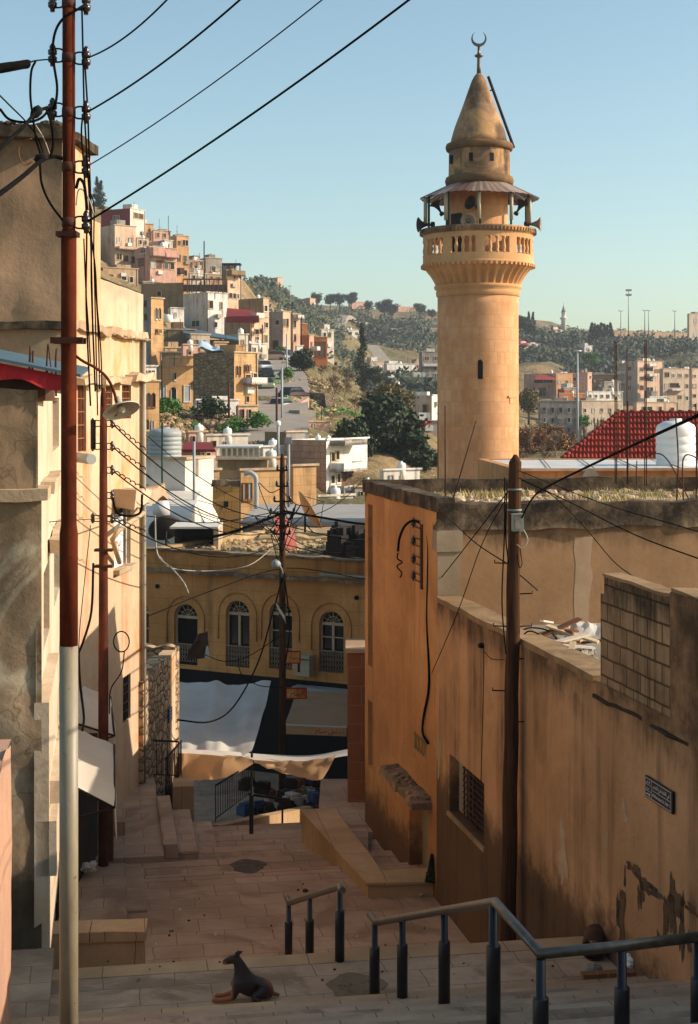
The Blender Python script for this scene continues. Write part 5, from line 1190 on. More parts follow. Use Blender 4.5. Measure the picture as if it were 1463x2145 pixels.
m = MB(); m.lathe((MX+.03, MY, 0), [(61*km, zm(556)), (61*km, zm(385))], n=48, caps=False); m.build('inner_drum', 'minaret', mi)
m = MB(); m.box(-.28, .28, -.05, .3, zm(552), zm(452), 0, Fr((MX+61*km*math.sin(-.9), MY-61*km*math.cos(-.9), 0), -.9)); m.build('balcony_door', 'dim', mi)
# sheet skirt roof
NP = 16; q_ = random.Random(8)
UX = MX+3*km
for j in range(NP):
    m = MB(); a0, a1 = 2*math.pi*(j-.03)/NP+.12, 2*math.pi*(j+1.03)/NP+.12; n = 6; dz = q_.uniform(-.03, .04); lift = .012*(j % 2)
    for k in range(n):
        b0, b1 = a0+(a1-a0)*k/n, a0+(a1-a0)*(k+1)/n
        w0, w1 = (.012 if k % 2 else -.012), (.012 if (k+1) % 2 else -.012)
        P_ = lambda r_, a, z: (UX+r_*math.sin(a), MY-r_*math.cos(a), z)
        ro = 124*km+q_.uniform(-.02, .02)
        m.face([P_(ro, b0, zm(417.5)+w0+dz+lift), P_(ro, b1, zm(417.5)+w1+dz+lift), P_(64*km, b1, zm(388)+w1*.5+lift), P_(64*km, b0, zm(388)+w0*.5+lift)])
    m.build('roof_panel', ['sheet_a', 'sheet_b', 'sheet_c'][j % 3], mi) if False else _pend.append((m, j)) if '_pend' in globals() else globals().__setitem__('_pend', [(m, j)])
mat_plain('sheet_a', '#8d7668', .55, .2, .25, 6); mat_plain('sheet_b', '#6b5146', .6, .2, .3, 6); mat_plain('sheet_c', '#a08c80', .5, .2, .25, 6)
for m, j in _pend: m.build('roof_panel', ['sheet_a', 'sheet_b', 'sheet_c'][(j*2) % 3], mi)
mat_plain('green_iron', '#2c4a42', .6, 0, .2); mat_plain('tube_light', '#a8977a', .5, 0, .1)
for g in range(NG):
    a = a_off+R(18)+g*2*math.pi/NG; c_ = (MX+108*km*math.sin(a), MY-108*km*math.cos(a))
    m = MB(); m.tube([(*c_, zm(482)), (*c_, zm(413))], .045, n=8); q = m.build('roof_post', 'green_iron', mi)
    if math.cos(a) > -.3:
        m = MB(); c2 = (MX+113*km*math.sin(a)-.05, MY-113*km*math.cos(a)); m.tube([(*c2, zm(472)), (*c2, zm(418))], .075, n=10); m.build('tube_lamp', 'tube_light', mi)
# upper drum, rings and cone
m = MB(); m.lathe((UX, MY, 0), [(64*km, zm(390)), (70*km, zm(388)), (72*km, zm(380)), (70*km, zm(373)), (64*km, zm(370))], n=56); m.build('drum_ring', 'minaret_ring', mi)
m = MB(); m.lathe((UX, MY, 0), [(64.5*km, zm(371)), (63.5*km, zm(315))], n=56, caps=False); m.build('upper_drum', 'minaret_dirty', mi)
for px in (945, 982, 1025, 1063): slot(px+(-2 if px < 950 else 0), 330, 347, 7.5, 64, 'drum_opening')
m = MB(); m.lathe((UX, MY, 0), [(63*km, zm(318)), (69*km, zm(316)), (71*km, zm(309)), (69*km, zm(303)), (60*km, zm(301))], n=56); m.build('cornice_ring', 'minaret_ring', mi)
m = MB(); prof = [(60, 302), (57.5, 290), (53.5, 275), (49, 262), (43.8, 248), (38.8, 235), (33.5, 221), (28.8, 208), (24, 194), (19.5, 181), (14.5, 168), (10, 160), (6, 155), (.3, 153)]
m.lathe((MX+2.2*km, MY, 0), [(r_*km, zm(y_)) for r_, y_ in prof], n=48); m.build('cone_roof', 'minaret_dirty', mi)
FXm = MX+2*km
m = MB(); m.lathe((FXm, MY, 0), [(4.6*km, zm(156)), (4.2*km, zm(140)), (3.6*km, zm(123)), (4*km, zm(121)), (9*km, zm(118)), (9.2*km, zm(116)), (4*km, zm(113)), (3*km, zm(110)), (2.6*km, zm(96))], n=16); m.build('finial', 'steel', mi)
m = MB(); N = 30; cz = zm(81.5)
for i in range(N+1):
    pass
Ro, Ri, off = 16*km, 13.2*km, 2.8*km; prev = None
for i in range(N+1):
    th = R(90+32)+R(360-64)*i/N
    po = Vector((Ro*math.cos(th), 0, Ro*math.sin(th))); 
    # inner circle is offset upwards
    tt_ = abs(i/N-.5)*2; wd = 5.2*km*(1-tt_**1.6)+.4*km
    pi_ = po*(1-wd/Ro)
    ty = .05*(1-tt_)+.01
    ring_ = [Vector((FXm, MY-ty, cz))+po, Vector((FXm, MY+ty, cz))+po, Vector((FXm, MY+ty, cz))+pi_, Vector((FXm, MY-ty, cz))+pi_]
    if prev:
        for a_, b_ in ((0, 1), (1, 2), (2, 3), (3, 0)): m.face([prev[a_], ring_[a_], ring_[b_], prev[b_]], 0, False)
    prev = ring_
m.build('crescent', 'steel', mi)
ld = thing('lamp_batten', P(1076, 308, DM), 'long dark metal batten leaning along the right side of the minaret cone', 'batten')
m = MB(); m.tube([P(1077, 310, DM), P(1023, 160, DM)], .06, n=4, sm=False); m.build('bar', 'dark', ld)
m = MB(); m.tube([P(1074, 302, DM), P(1060, 300, DM)], .03, n=5); m.build('bracket', 'iron', ld)
m = MB(); m.tube([P(1034, 187, DM), P(1026, 190, DM)], .03, n=5); m.build('bracket', 'iron', ld)
def horn(px, py, d, dirv, L_, r_, mat, lb):
    c_ = Vector(P(px, py, d)); dv_ = Vector(dirv).normalized(); Bm = dv_.to_track_quat('Z', 'Y').to_matrix()
    t = thing('loudspeaker', c_, lb, 'loudspeaker', 'loudspeakers under the minaret roof')
    m = MB(); m.lathe(c_, [(r_*.16, -L_), (r_*.2, -L_*.7), (r_*.3, -L_*.5), (r_*.5, -L_*.25), (r_*.8, -L_*.06), (r_, 0), (r_*.95, -.01), (r_*.45, -L_*.26), (r_*.2, -L_*.45)], n=28, basis=Bm, caps=False); m.build('horn', mat, t)
    m = MB(); m.lathe(c_-dv_*L_, [(r_*.1, -r_*.45), (r_*.38, -r_*.4), (r_*.38, 0), (r_*.1, .05)], n=14, basis=Bm); m.build('driver', 'iron', t)
    m = MB(); m.lathe(c_-dv_*L_*.5, [(.01, 0), (r_*.2, .02), (r_*.16, L_*.2), (.01, L_*.26)], n=12, basis=Bm); m.build('core', mat, t)
mat_plain('horn_grey', '#8a7c6a', .5, 0, .1); mat_plain('horn_dark', '#2a2622', .6, 0, .1)
horn(981, 463, DM-2.35, (-.12, -1, -.12), .5, .31, 'horn_grey', 'grey loudspeaker facing the camera low in the middle of the minaret balcony')
horn(877, 471, DM-.6, (-1, -.25, -.05), .55, .31, 'horn_dark', 'dark loudspeaker pointing left, leftmost on the minaret balcony rim')
horn(1133, 469, DM-.6, (1, -.25, 0), .55, .30, 'horn_grey', 'grey loudspeaker pointing right, rightmost on the minaret balcony rim')
horn(912, 425, DM+.5, (-.35, .1, .6), .5, .27, 'horn_dark', 'dark loudspeaker hanging under the left side of the minaret skirt roof')
horn(1095, 424, DM+.5, (.35, .1, .6), .5, .27, 'horn_dark', 'dark loudspeaker hanging under the right side of the minaret skirt roof')
horn(985, 424, DM-1.6, (-.6, -.5, .2), .45, .3, 'horn_dark', 'dark loudspeaker above the grey one under the minaret skirt roof')
# ---------------------------------------------------------------- roofs right of the minaret
wb = thing('flat_roof_house', P(1200, 1000, 44), 'low ochre house with a pale flat roof between the minaret and the grass grown roof', 'house')
FO = Fr((P(1088, 0, 42)[0], 42, 0), R(3))
m = MB(); m.shell(FO, 14, 8.5, -2.0, 0, -12, .03, .3, 1); m.build('walls', ['wall_ochre', 'roof_sheet'], wb)
m = MB(); m.box(-.05, 14, -.12, .12, -2.02, -1.94, 0, FO); m.build('roof_edge', 'ledge', wb)
for k in range(5):
    m = MB(); a_, b_ = FO(1+k*1.3, .3, -1.985), FO(2.2+k*1.3, 8.2, -1.985); m.tube([a_, b_], .02, n=4); m.build('sheet_joint', 'concrete', wb)
m = MB(); m.lathe(P(1238, 1000, 41.9), [(.01, -.02), (.24, -.02), (.24, .02)], n=20, basis=Vector((0, -1, .05)).to_track_quat('Z', 'Y').to_matrix()); m.build('round_plaster_patch', 'concrete', wb)
def tank(name, c, r_, h, mat, lb, ribs=5, n=28, group='water tanks on the roofs', parent=None):
    m = MB(); pr = [(r_*.97, 0), (r_, h*.03)]
    for i in range(ribs):
        z0 = h*(.08+.72*i/ribs); pr += [(r_, z0), (r_*.965, z0+h*.012), (r_*.965, z0+h*.03), (r_, z0+h*.042)]
    pr += [(r_, h*.82), (r_*.93, h*.88), (r_*.6, h*.95), (r_*.3, h*.965), (r_*.3, h), (r_*.01, h)]
    if n < 16: pr = [(r_, 0), (r_, h*.8), (r_*.85, h*.9), (r_*.3, h*.93), (r_*.3, h), (.01, h)]
    m.lathe(c, pr, n=n); return lab(m.build(name, mat, origin=c), lb, 'water tank', group)
tank('water_tank', P(1416, 992, 46), 41*46/f, 1.74, 'white_plastic', 'large white plastic water tank standing before the red tiled roof')
tr = thing('tiled_roof_house', P(1300, 960, 78), 'house under a steep red clay tiled hip roof behind the large white tank', 'house')
mat_plaster('tile_red', '#a63a28', '#84281c', streak=.3, bump=.1, stain='#2a0d08', rough=.6, sc=2)
E1_ = Vector(P(1178, 964, 75)); ue = Vector((.985, -.17, 0)).normalized(); un = Vector((.17, .985, 0)).normalized(); Rg = E1_+(ue+un)*2.99; Rg.z = (HY-866)/f*Rg.y; WT = 20
m = MB(); nx_, nr_ = int(WT/.18*1), 8
slope = un*2.99+Vector((0, 0, Rg.z-E1_.z)); hip_dx = 2.99; SL = slope.length
per = .2; ncol = int(14/per)*4
def roofpt(u, v, h): # u along eave metres, v 0..1
    return E1_+ue*u+slope*v+Vector((0, -.35, 1)).normalized()*h
for r_ in range(nr_):
    v0, v1 = r_/nr_, (r_+1)/nr_+.01
    for c_ in range(ncol):
        u0, u1 = c_*per/4, (c_+1)*per/4
        if (u0+u1)/2 < hip_dx*(v0+v1)/2: continue
        h0, h1 = .085*abs(math.sin(math.pi*u0/per)), .085*abs(math.sin(math.pi*u1/per))
        m.face([roofpt(u0, v0, h0+.12), roofpt(u1, v0, h1+.12), roofpt(u1, v1, h1), roofpt(u0, v1, h0)])
        m.face([roofpt(u0, v0, h0-.02), roofpt(u1, v0, h1-.02), roofpt(u1, v0, h1+.12), roofpt(u0, v0, h0+.12)])
m.build('tiled_slope', 'tile_red', tr)
m = MB(); n = 15
for i in range(n):
    a_, b_ = E1_.lerp(Rg, i/n), E1_.lerp(Rg, (i+1.12)/n); m.tube([a_+Vector((0, 0, .09)), b_+Vector((0, 0, .04))], [.15, .11], n=8)
n = 26
for i in range(n):
    a_, b_ = Rg+ue*(i*.5), Rg+ue*(i*.5+.55); m.tube([a_+Vector((0, 0, .06)), b_+Vector((0, 0, .0))], [.15, .12], n=8)
m.build('ridge_tiles', 'tile_red', tr)
m = MB(); bk = E1_+un*6; m.face([E1_, Rg, bk]); m.face([Rg, Rg+ue*13, bk+ue*16, bk]); m.build('rear_slope', 'tile_red', tr)
m = MB(); m.box(.3, 14, .3, 5.7, -12, E1_.z-.02, 0, Fr(tuple(E1_)[:2]+(0,), math.atan2(-.17, .985))); m.build('walls', 'ledge', tr)
fb = thing('shade_blocks', (6, 31, -8), 'unseen added blocks shading the market, hidden behind the grass grown flat roof', 'house')
m = MB(); m.box(1.6, 14, 30.2, 32.9, -12, -2.4); m.box(2.2, 14, 35.1, 41.95, -12, -2.5); m.build('walls', 'wall_ochre', fb)  # unseen blocks added to shade the market; gap between them lets sun through
# ---------------------------------------------------------------- yellow arched house across the market
La, Ra = Vector((P(262, 0, 47.35)[0], 47.35, 0)), Vector((P(830, 0, 43.1)[0], 43.1, 0))
FY = Fr(tuple(La), math.atan2(Ra.y-La.y, Ra.x-La.x)); LYw = (Ra-La).length
def onY(px):
    mm = (px-CX)/f; # La + t*dir ; (X)/(Y)=mm
    t = (mm*La.y-La.x)/(FY.c-mm*FY.s); return t, La.y+t*FY.s
def zY(px, py): return (HY-py)/f*onY(px)[1]
ya = thing('arched_house', tuple(La)[:2]+(-11,), 'long ochre stone house with arched windows facing the camera, in shade across the market', 'house')
wins = [(277, 312, 1262, 1392, 'c'), (365, 414, 1265, 1392, 'o'), (473, 523, 1258, 1397, 'h'), (564, 612, 1260, 1402, 'c'), (669, 720, 1280, 1409, 'd')]
m = MB(); hol = []
for a_, b_, y0, y1, k in wins:
    ta, tb = onY(a_)[0], onY(b_)[0]; w_ = tb-ta; zc = zY((a_+b_)/2, y0); hol.append((ta, tb, zY((a_+b_)/2, y1), zc-w_/2, True))
zt = zY(300, 1196)
m.facade(FY, LYw, -5.42, hol, .26, z0=-8.35); m.build('facade', 'yellow_facade', ya)
m = MB(); jagbox(m, 0, LYw, -.02, .35, -5.42, -4.78, FY, 40, .012); m.build('parapet', 'yellow_parapet', ya)
m = MB(); jagbox(m, 0, LYw, -.2, .0, -5.47, -5.36, FY, 40, .015); jagbox(m, 0, LYw, -.08, .36, -4.80, -4.74, FY, 40, .02); m.build('cornice', 'roof_band', ya)
for H in hol[1:]:
    m = MB(); mx = (H[0]+H[1])/2; r_ = (H[1]-H[0])/2+.26; pts = [FY(H[0]-.26, -.02, H[3]-.8)]+[FY(mx-r_*math.cos(a), -.02, H[3]-.05+r_*1.05*math.sin(a)) for a in np.linspace(0, math.pi, 18)]+[FY(H[1]+.26, -.02, H[3]-.8)]
    m.tube(pts, .018, n=5); m.build('arch_moulding', 'yellow_parapet', ya)
for (a_, b_, y0, y1, k), H in zip(wins, hol):
    t0, t1, z0, z1 = H[:4]; w_ = t1-t0; mx = (t0+t1)/2
    m = MB(); m.box(t0, t1, .2, .22, z0, z1+w_/2, 0, FY); wn = m.build('window', 'glass_dark' if k != 'o' else 'dark', ya)
    m = MB(); bh = .62
    fr = lambda x0, x1, za, zb, y=.12: m.box(x0, x1, y, y+.05, za, zb, 0, FY)
    fr(t0, t0+.05, z0+bh, z1); fr(t1-.05, t1, z0+bh, z1); fr(t0, t1, z1-.04, z1+.05)
    for a in np.linspace(0, math.pi, 7)[1:-1]:
        m.tube([FY(mx, .14, z1+.05), FY(mx+w_/2*math.cos(a), .14, z1+w_/2*math.sin(a))], .012, n=4)
    m.tube([FY(mx+w_*.28*math.cos(a), .14, z1+w_*.28*math.sin(a)) for a in np.linspace(0, math.pi, 10)], .012, n=4); m.tube([FY(mx+(w_/2-.02)*math.cos(a), .14, z1+(w_/2-.02)*math.sin(a)) for a in np.linspace(0, math.pi, 12)], .03, n=4)
    if k != 'o':
        fr(mx-.04, mx+.04, z0+bh, z1)
        if k in 'dc': fr(t0+.05, t1-.05, z0+bh+(z1-z0-bh)*.5, z0+bh+(z1-z0-bh)*.5+.03)
    m.build('window_frame', 'cream_frame', wn)
    m = MB(); nn = 9
    for i in range(nn+1): x = t0+w_*i/nn; m.box(x-.008, x+.008, .03, .045, z0, z0+bh, 0, FY)
    for i in range(-3, nn):
        xa, xb = t0+w_*i/nn, t0+w_*(i+4)/nn; ca, cb = max(xa, t0), min(xb, t1)
        if cb > ca: m.tube([FY(ca, .045, z0+bh*(ca-xa)/(xb-xa)), FY(cb, .045, z0+bh*(cb-xa)/(xb-xa))], .008, n=4); m.tube([FY(ca, .045, z0+bh*(1-(ca-xa)/(xb-xa))), FY(cb, .045, z0+bh*(1-(cb-xa)/(xb-xa)))], .008, n=4)
    m.box(t0, t1, .02, .06, z0+bh, z0+bh+.04, 0, FY); m.build('window_railing', 'grey_render', wn)
m = MB(); m.box(0, LYw, .02, .4, -12, -8.3, 0, FY); m.build('ground_floor', 'dark', ya)  # near-black colour stands in for the shade under the canopies
m = MB(); m.face([FY(0, .3, -5.1), FY(LYw, .3, -5.1), FY(LYw, 9, -5.1), FY(0, 9, -5.1)]); m.box(0, LYw, 8.8, 9, -12, -4.9, 0, FY); m.box(0, .3, .3, 9, -12, -4.9, 0, FY); m.box(LYw-.3, LYw, .3, 9, -12, -4.9, 0, FY); m.build('roof', 'roof_dirt', ya)
for px, py in ((331, 1228), (748, 1252)):
    m = MB(); c_ = FY(onY(px)[0], 0, zY(px, py)); m.lathe(c_, [(.07, -.05), (.07, .05), (.05, .02)], n=12, basis=Vector((FY.s, -FY.c, 0)).to_track_quat('Z', 'Y').to_matrix()); m.build('vent_hole', 'dark', ya)
m = MB(); a_ = onY(678)[0]; m.tube([FY(a_, -.25, zY(678, 1202)), FY(LYw, -.25, zY(765, 1207))], .05, n=10); lab(m.build('wall_pipe', 'concrete', origin=FY(a_, -.2, -5.3)), 'pale horizontal pipe along the cornice of the arched house', 'pipe')
ac = thing('wall_unit', FY(onY(644)[0], -.3, zY(644, 1412)), 'rust stained cream air unit box on the arched house beside the market pole', 'air unit')
a_, b_ = onY(629)[0], onY(660)[0]; m = MB(); m.box(a_, b_, -.38, -.02, zY(644, 1412), zY(644, 1369), 0, FY); m.build('casing', 'ac_box', ac)
m = MB(); m.box(a_+.02, b_-.02, -.40, -.38, zY(644, 1378), zY(644, 1376), 0, FY); m.box(a_+.12, a_+.2, -.39, -.38, zY(644, 1404), zY(644, 1384), 0, FY); m.build('rusty_front', 'rust_dark', ac)
for (x0, x1, y0, y1, d, lb) in ((600, 628, 1366, 1388, 41.5, 'upper'), (601, 641, 1443, 1462, 41.2, 'lower')):
    s = thing('hanging_sign', P(x0, y1, d), f'{lb} of two small worn orange hanging signs with faded red writing by the market pole', 'sign')
    q0, q1 = P(x0, y1, d), P(x1, y0, d); m = MB(); m.box(q0[0], q1[0], d, d+.06, q0[2], q1[2]); m.build('sign_board', 'sign_orange', s) if 'sign_orange' in _M else (mat_plaster('sign_orange', '#f0b060', '#c8743a', streak=.3, bump=.1, patchcol='#a83a20', patch=.5, sc=3), m.build('sign_board', 'sign_orange', s))
    m = MB(); w_ = .03
    for bx in ((q0[0], q1[0], q0[2]-w_, q0[2]), (q0[0], q1[0], q1[2], q1[2]+w_), (q1[0], q1[0]+w_, q0[2]-w_, q1[2]+w_), (q0[0]-w_, q0[0], q0[2]-w_, q1[2]+w_)): m.box(bx[0], bx[1], d-.01, d+.07, bx[2], bx[3])
    m.build('sign_frame', 'red_cloth', s); text(ar('صباح'), s, W0, (q0[0]+q1[0])/2, d-.004, (q0[2]+q1[2])/2, .2, 'wood_dark', width=(q1[0]-q0[0])*.6)
fl = thing('cloth_flag', P(588, 1285, 37.5), 'pale ragged cloth hanging from the market pole before the arched windows', 'cloth')
m = MB(); sheet(m, [P(575, 1262, 37.6), P(600, 1308, 37.6), P(597, 1290, 37.7), P(579, 1262, 37.6)], 5, 4, .05, 3); m.build('cloth', 'white_cloth', fl)
m = MB(); sheet(m, [P(388, 1382, 43), P(440, 1378, 43), P(436, 1322, 43.2), P(415, 1328, 43.2)], 8, 8, .12, 9); o = lab(m.build('hanging_laundry', 'wood_dark', origin=P(415, 1330, 43)), 'dark laundry hanging at the open arched window', 'laundry')
m = MB(); sheet(m, [P(429, 1377, 42.8), P(441, 1379, 42.8), P(436, 1352, 42.9), P(432, 1355, 42.9)], 3, 3, .03, 2); lab(m.build('hanging_laundry', 'tarp_white', origin=P(435, 1355, 42.9)), 'small white cloth hanging below the dark laundry', 'laundry')
# ---- market canopies
mc = thing('market_canopy', P(367, 1570, 34.4), 'large pale grey cloth canopy stretched over the market', 'canopy')
m = MB(); sheet(m, [P(340, 1572, 34.4), P(528, 1577, 34.4), P(568, 1432, 39.5), P(345, 1420, 40)], 34, 26, .13, 6, sagc=.2); m.build('canvas', 'tarp_white', mc)
for px, py, d in ((528, 1577, 34.4), (350, 1572, 34.4)):
    q = P(px, py, d); m = MB(); m.tube([(q[0], q[1], -11.5), q], .03, n=6); m.build('canopy_pole', 'iron', mc)
fc = thing('cloth_screen', P(372, 1628, 34.3), 'sunlit tan cloth hung along the front edge of the market canopy', 'cloth')
m = MB(); top = [(368, 1574, 34.5), (430, 1578, 34.2), (490, 1582, 33.9), (530, 1590, 33.6)]; bot = [(370, 1634, 34.4), (430, 1634, 34.1), (485, 1626, 33.8), (531, 1600, 33.5)]
def strip(m, top, bot, nx=6, nz=6, amp=.03, seed=0):
    T = spl([P(*p) for p in top], nx); B_ = spl([P(*p) for p in bot], nx); V = {}; m.weld = True
    for i in range(len(T)):
        for j in range(nz+1):
            p = Vector(B_[i]).lerp(Vector(T[i]), j/nz); p.y += noise.noise(Vector((i*.55+seed, j*.25, seed)))*amp*2; V[i, j] = p
    for i in range(len(T)-1):
        for j in range(nz): m.face([V[i, j], V[i+1, j], V[i+1, j+1], V[i, j+1]], 0, True)
strip(m, top, bot, amp=.06); m.build('screen_cloth', 'tarp_tan', fc)
m = MB(); strip(m, [(531, 1590, 34.4), (590, 1593, 34.3), (650, 1592, 34.1), (705, 1582, 33.9)], [(533, 1598, 34.3), (590, 1618, 34.1), (655, 1634, 33.9), (676, 1632, 33.8)], amp=.08, seed=4); m.build('screen_cloth', 'tarp_tan', fc)
m = MB(); strip(m, [(366, 1568, 33.9), (450, 1572, 34.3), (560, 1580, 35.2), (650, 1582, 35.4), (735, 1568, 35)], [(370, 1577, 33.5), (450, 1582, 33.8), (560, 1594, 34.2), (650, 1594, 34.4), (735, 1582, 34.6)], amp=.02, seed=8); m.build('top_fold', 'tarp_white', fc)
sa = thing('shop_awning', P(600, 1537, 40.4), 'beige shop awning with red Arabic lettering on its front edge, in the market', 'awning')
m = MB(); sheet(m, [P(597, 1519, 40.4), P(728, 1524, 40.1), P(728, 1450, 43), P(622, 1447, 43.3)], 10, 8, .015, 3); m.build('canvas', 'awning_beige', sa)
Fa = Fr(P(597, 1519, 40.38)[:2]+(0,), math.atan2(-.3, P(728, 0, 40.1)[0]-P(597, 0, 40.4)[0])); za = P(597, 1519, 40.4)[2]
m = MB(); wf_ = P(728, 0, 40.1)[0]-P(597, 0, 40.4)[0]; m.ext([(0, za-.24), (.02, za-.24), (.02, za+.01), (0, za+.01)], 0, wf_, F=Fa); m.build('valance', 'tarp_tan', sa)
m = MB(); m.box(0, wf_, -.02, .03, za-.01, za+.03, 0, Fa); m.build('front_bar', 'white_frame', sa)
text(ar('ت احلى صباح'), sa, Fa, wf_*.73, -.01, za-.12, .2, 'red_cloth', width=wf_*.46)
m = MB(); m.box(onY(628)[0], LYw, -.5, -.1, zY(680, 1452), zY(680, 1437), 0, FY); lab(m.build('white_fascia', 'tank_grey', origin=FY(onY(628)[0], -.3, -8)), 'pale fascia strip above the beige shop awning', 'fascia')
# stalls heaped with goods under the canopies
q_ = random.Random(4)
for i, (px, d) in enumerate(((575, 37.5), (622, 36.5), (668, 38))):
    x = P(px, 0, d)[0]; t = thing('market_stall', (x, d, -11.5), ['left', 'middle', 'right'][i]+' market stall in the dark under the canopy, heaped with goods', 'stall', 'market stalls in shade')
    m = MB(); m.box(-.6, .6, -.4, .4, .75, .82, 0, Fr((x, d, -11.5), 0)); m.build('table_top', 'wood_dark', t)
    for sx in (-.55, .55):
        for sy in (-.35, .35): m = MB(); m.box(sx-.03, sx+.03, sy-.03, sy+.03, 0, .75, 0, Fr((x, d, -11.5), 0)); m.build('leg', 'wood_dark', t)
    for k in range(16):
        c_ = (x+q_.uniform(-.75, .75), d+q_.uniform(-.4, .4), -10.68+q_.uniform(0, .75)); m = MB(); w_ = q_.uniform(.10, .22); F_ = Fr(c_, q_.uniform(0, 3)); m.box(-w_, w_, -w_*.7, w_*.7, 0, w_*q_.uniform(.5, 1.3), 0, F_); m.box(-w_*.8, w_*.8, -w_*.5, w_*.5, w_*.5, w_*1.4, 0, F_)
        lab(m.build('carton', q_.choice(['tarp_white', 'dim', 'sign_blue', 'ac_box', 'dim', 'wood_brown']), origin=c_), 'small carton among the goods on the '+['left', 'middle', 'right'][i]+' market stall', 'carton', 'goods on the market stalls')
# ---------------------------------------------------------------- roof clutter on and behind the arched house
def dish(px, py, d, r_, nrm, mat, lb, mast=None):
    c_ = Vector(P(px, py, d)); n_ = Vector(nrm).normalized(); Bm = n_.to_track_quat('Z', 'Y').to_matrix(); t = thing('satellite_dish', c_, lb, 'satellite dish', 'satellite dishes on the market roofs')
    m = MB(); dp = r_*.28; pr = [(.01, -dp)]+[(r_*q, -dp*(1-q*q)) for q in (.2, .4, .6, .8, 1)]; pr2 = [(r_*1.0, .012)]+[(r_*q, -dp*(1-q*q)+.012) for q in (.8, .6, .4, .2)]+[(.01, -dp+.012)]
    m.lathe(c_, pr+pr2, n=36, basis=Bm, caps=False); m.build('reflector', mat, t)
    m = MB(); fo = c_+n_*r_*.75
    for a in (0, 2.1, 4.2): m.tube([c_+Bm @ Vector((r_*.9*math.cos(a), r_*.9*math.sin(a), 0)), fo], .012, n=4)
    m.build('feed_arm', 'iron', t)
    m = MB(); bp_ = c_-n_*dp; m.tube([bp_, (bp_.x, bp_.y, bp_.z-r_*.9)], .035, n=6); m.tube([bp_+Vector((0, 0, -r_*.5)), (bp_.x+.3, bp_.y, bp_.z-r_*.95)], .02, n=5); m.build('mast', 'iron', t)
dish(438, 1078, 55, .82, (.85, -.22, .48), 'dish_white', 'big white satellite dish turned edge-on above the dark roof shelter')
dish(650, 1068, 49, .72, (.84, .18, .50), 'dish_orange', 'orange brown satellite dish turned edge-on, right of the market pole')
dish(597, 1113, 46.5, .64, (.86, -.33, .42), 'dish_red', 'dull red satellite dish partly behind the market pole')
dish(346, 1106, 53, .62, (-.3, .7, .6), 'horn_dark', 'dark backed satellite dish beside the dark roof shelter')
rs_ = thing('roof_shelter', P(410, 1150, 50), 'small dark open roof shelter with a pale slab top, on the arched house', 'shelter')
q = P(366, 1106, 50); q2 = P(452, 1106, 50); m = MB(); m.box(q[0]-.15, q2[0]+.1, 49.9, 51.8, q[2]-.02, q[2]+.05); m.build('roof_slab', 'dish_white', rs_)
m = MB(); m.box(q[0], q[0]+.08, 50, 51.7, -5.1, q[2]-.02); m.box(q[0]+.1, q2[0]-.05, 51.5, 51.7, -5.1, q[2]-.02); m.build('rear_wall', 'dark', rs_)
m = MB(); m.box(q2[0]-.07, q2[0]+.1, 50, 51.7, -5.1, q[2]-.02); m.build('side_wall', 'ledge', rs_)
jk = random.Random(12)
for i in range(14):
    x0 = P(jk.uniform(700, 775), 0, 47)[0]; m = MB(); F_ = Fr((x0, jk.uniform(45.5, 49), -5.1), jk.uniform(0, 3)); w_ = jk.uniform(.15, .35); m.box(-w_, w_, -w_, w_, 0, jk.uniform(.3, .95), 0, F_); m.box(-w_*.8, w_*1.1, -w_*.3, w_*.4, .2, jk.uniform(.5, 1.1), 0, F_)
    lab(m.build('roof_crate', 'dim', origin=F_(0, 0, 0)), 'dark crate in the heap at the right end of the arched house roof', 'crate', 'dark crates on the arched house roof')
m = MB()
for i in range(240): stone(m, (jk.uniform(-6.5, 1), jk.uniform(47.6, 53), -5.05), jk.uniform(.03, .14), i)
lab(m.build('roof_rubble', 'roof_dirt'), 'stones and dirt strewn over the roof of the arched house', 'rubble', None, 'stuff')
gs = thing('grey_roof', P(620, 1100, 60), 'wide low building with a flat grey roof and dark front, behind the arched house', 'building')
m = MB(); m.box(P(505, 0, 60)[0], P(800, 0, 60)[0], 60, 70, -5.15, -4.97); m.build('roof_slab', 'grey_roofing', gs) if 'grey_roofing' in _M else (mat_plain('grey_roofing', '#97928c', .8, 0, .1, .5), m.build('roof_slab', 'grey_roofing', gs))
m = MB(); m.box(P(508, 0, 60)[0], P(798, 0, 60)[0], 60.2, 69.8, -12, -5.15); m.build('walls', 'concrete', gs)
sr = thing('dirt_roof', P(640, 1140, 53), 'narrow earth covered flat roof between the two middle satellite dishes', 'roof')
m = MB(); jagbox(m, P(540, 0, 53)[0], P(700, 0, 53)[0], 53.2, 57.5, -5.6, -4.98, W0, 12, .04); m.build('roof_slab', 'roof_dirt', sr)
tw = thing('stone_tower', P(472, 1100, 58), 'square yellow stone stair tower with a mossy top, left of the market pole', 'tower')
q = P(446, 1020, 58); q2 = P(500, 1020, 58); m = MB(); FTw = Fr((q[0], 58, 0), R(4)); m.box(0, q2[0]-q[0], 0, 1.2, -8, P(0, 1016, 58)[2], 0, FTw); m.build('tower_body', 'yellow_facade2', tw) if 'yellow_facade2' in _M else (mat_plaster('yellow_facade2', '#cc9a58', '#b88448', streak=.3, bump=.4, brick=(.6, .4, .01, '#7a5526', .1)), m.build('tower_body', 'yellow_facade2', tw))
m = MB(); jagbox(m, -.04, q2[0]-q[0]+.04, -.04, 1.24, P(0, 1018, 58)[2], P(0, 1006, 58)[2], FTw, 6, .05); m.build('mossy_cap', 'roof_band', tw)
m = MB(); m.box(.45, .62, -.02, .1, P(0, 1062, 58)[2], P(0, 1050, 58)[2], 0, FTw); m.build('opening', 'dark', tw)
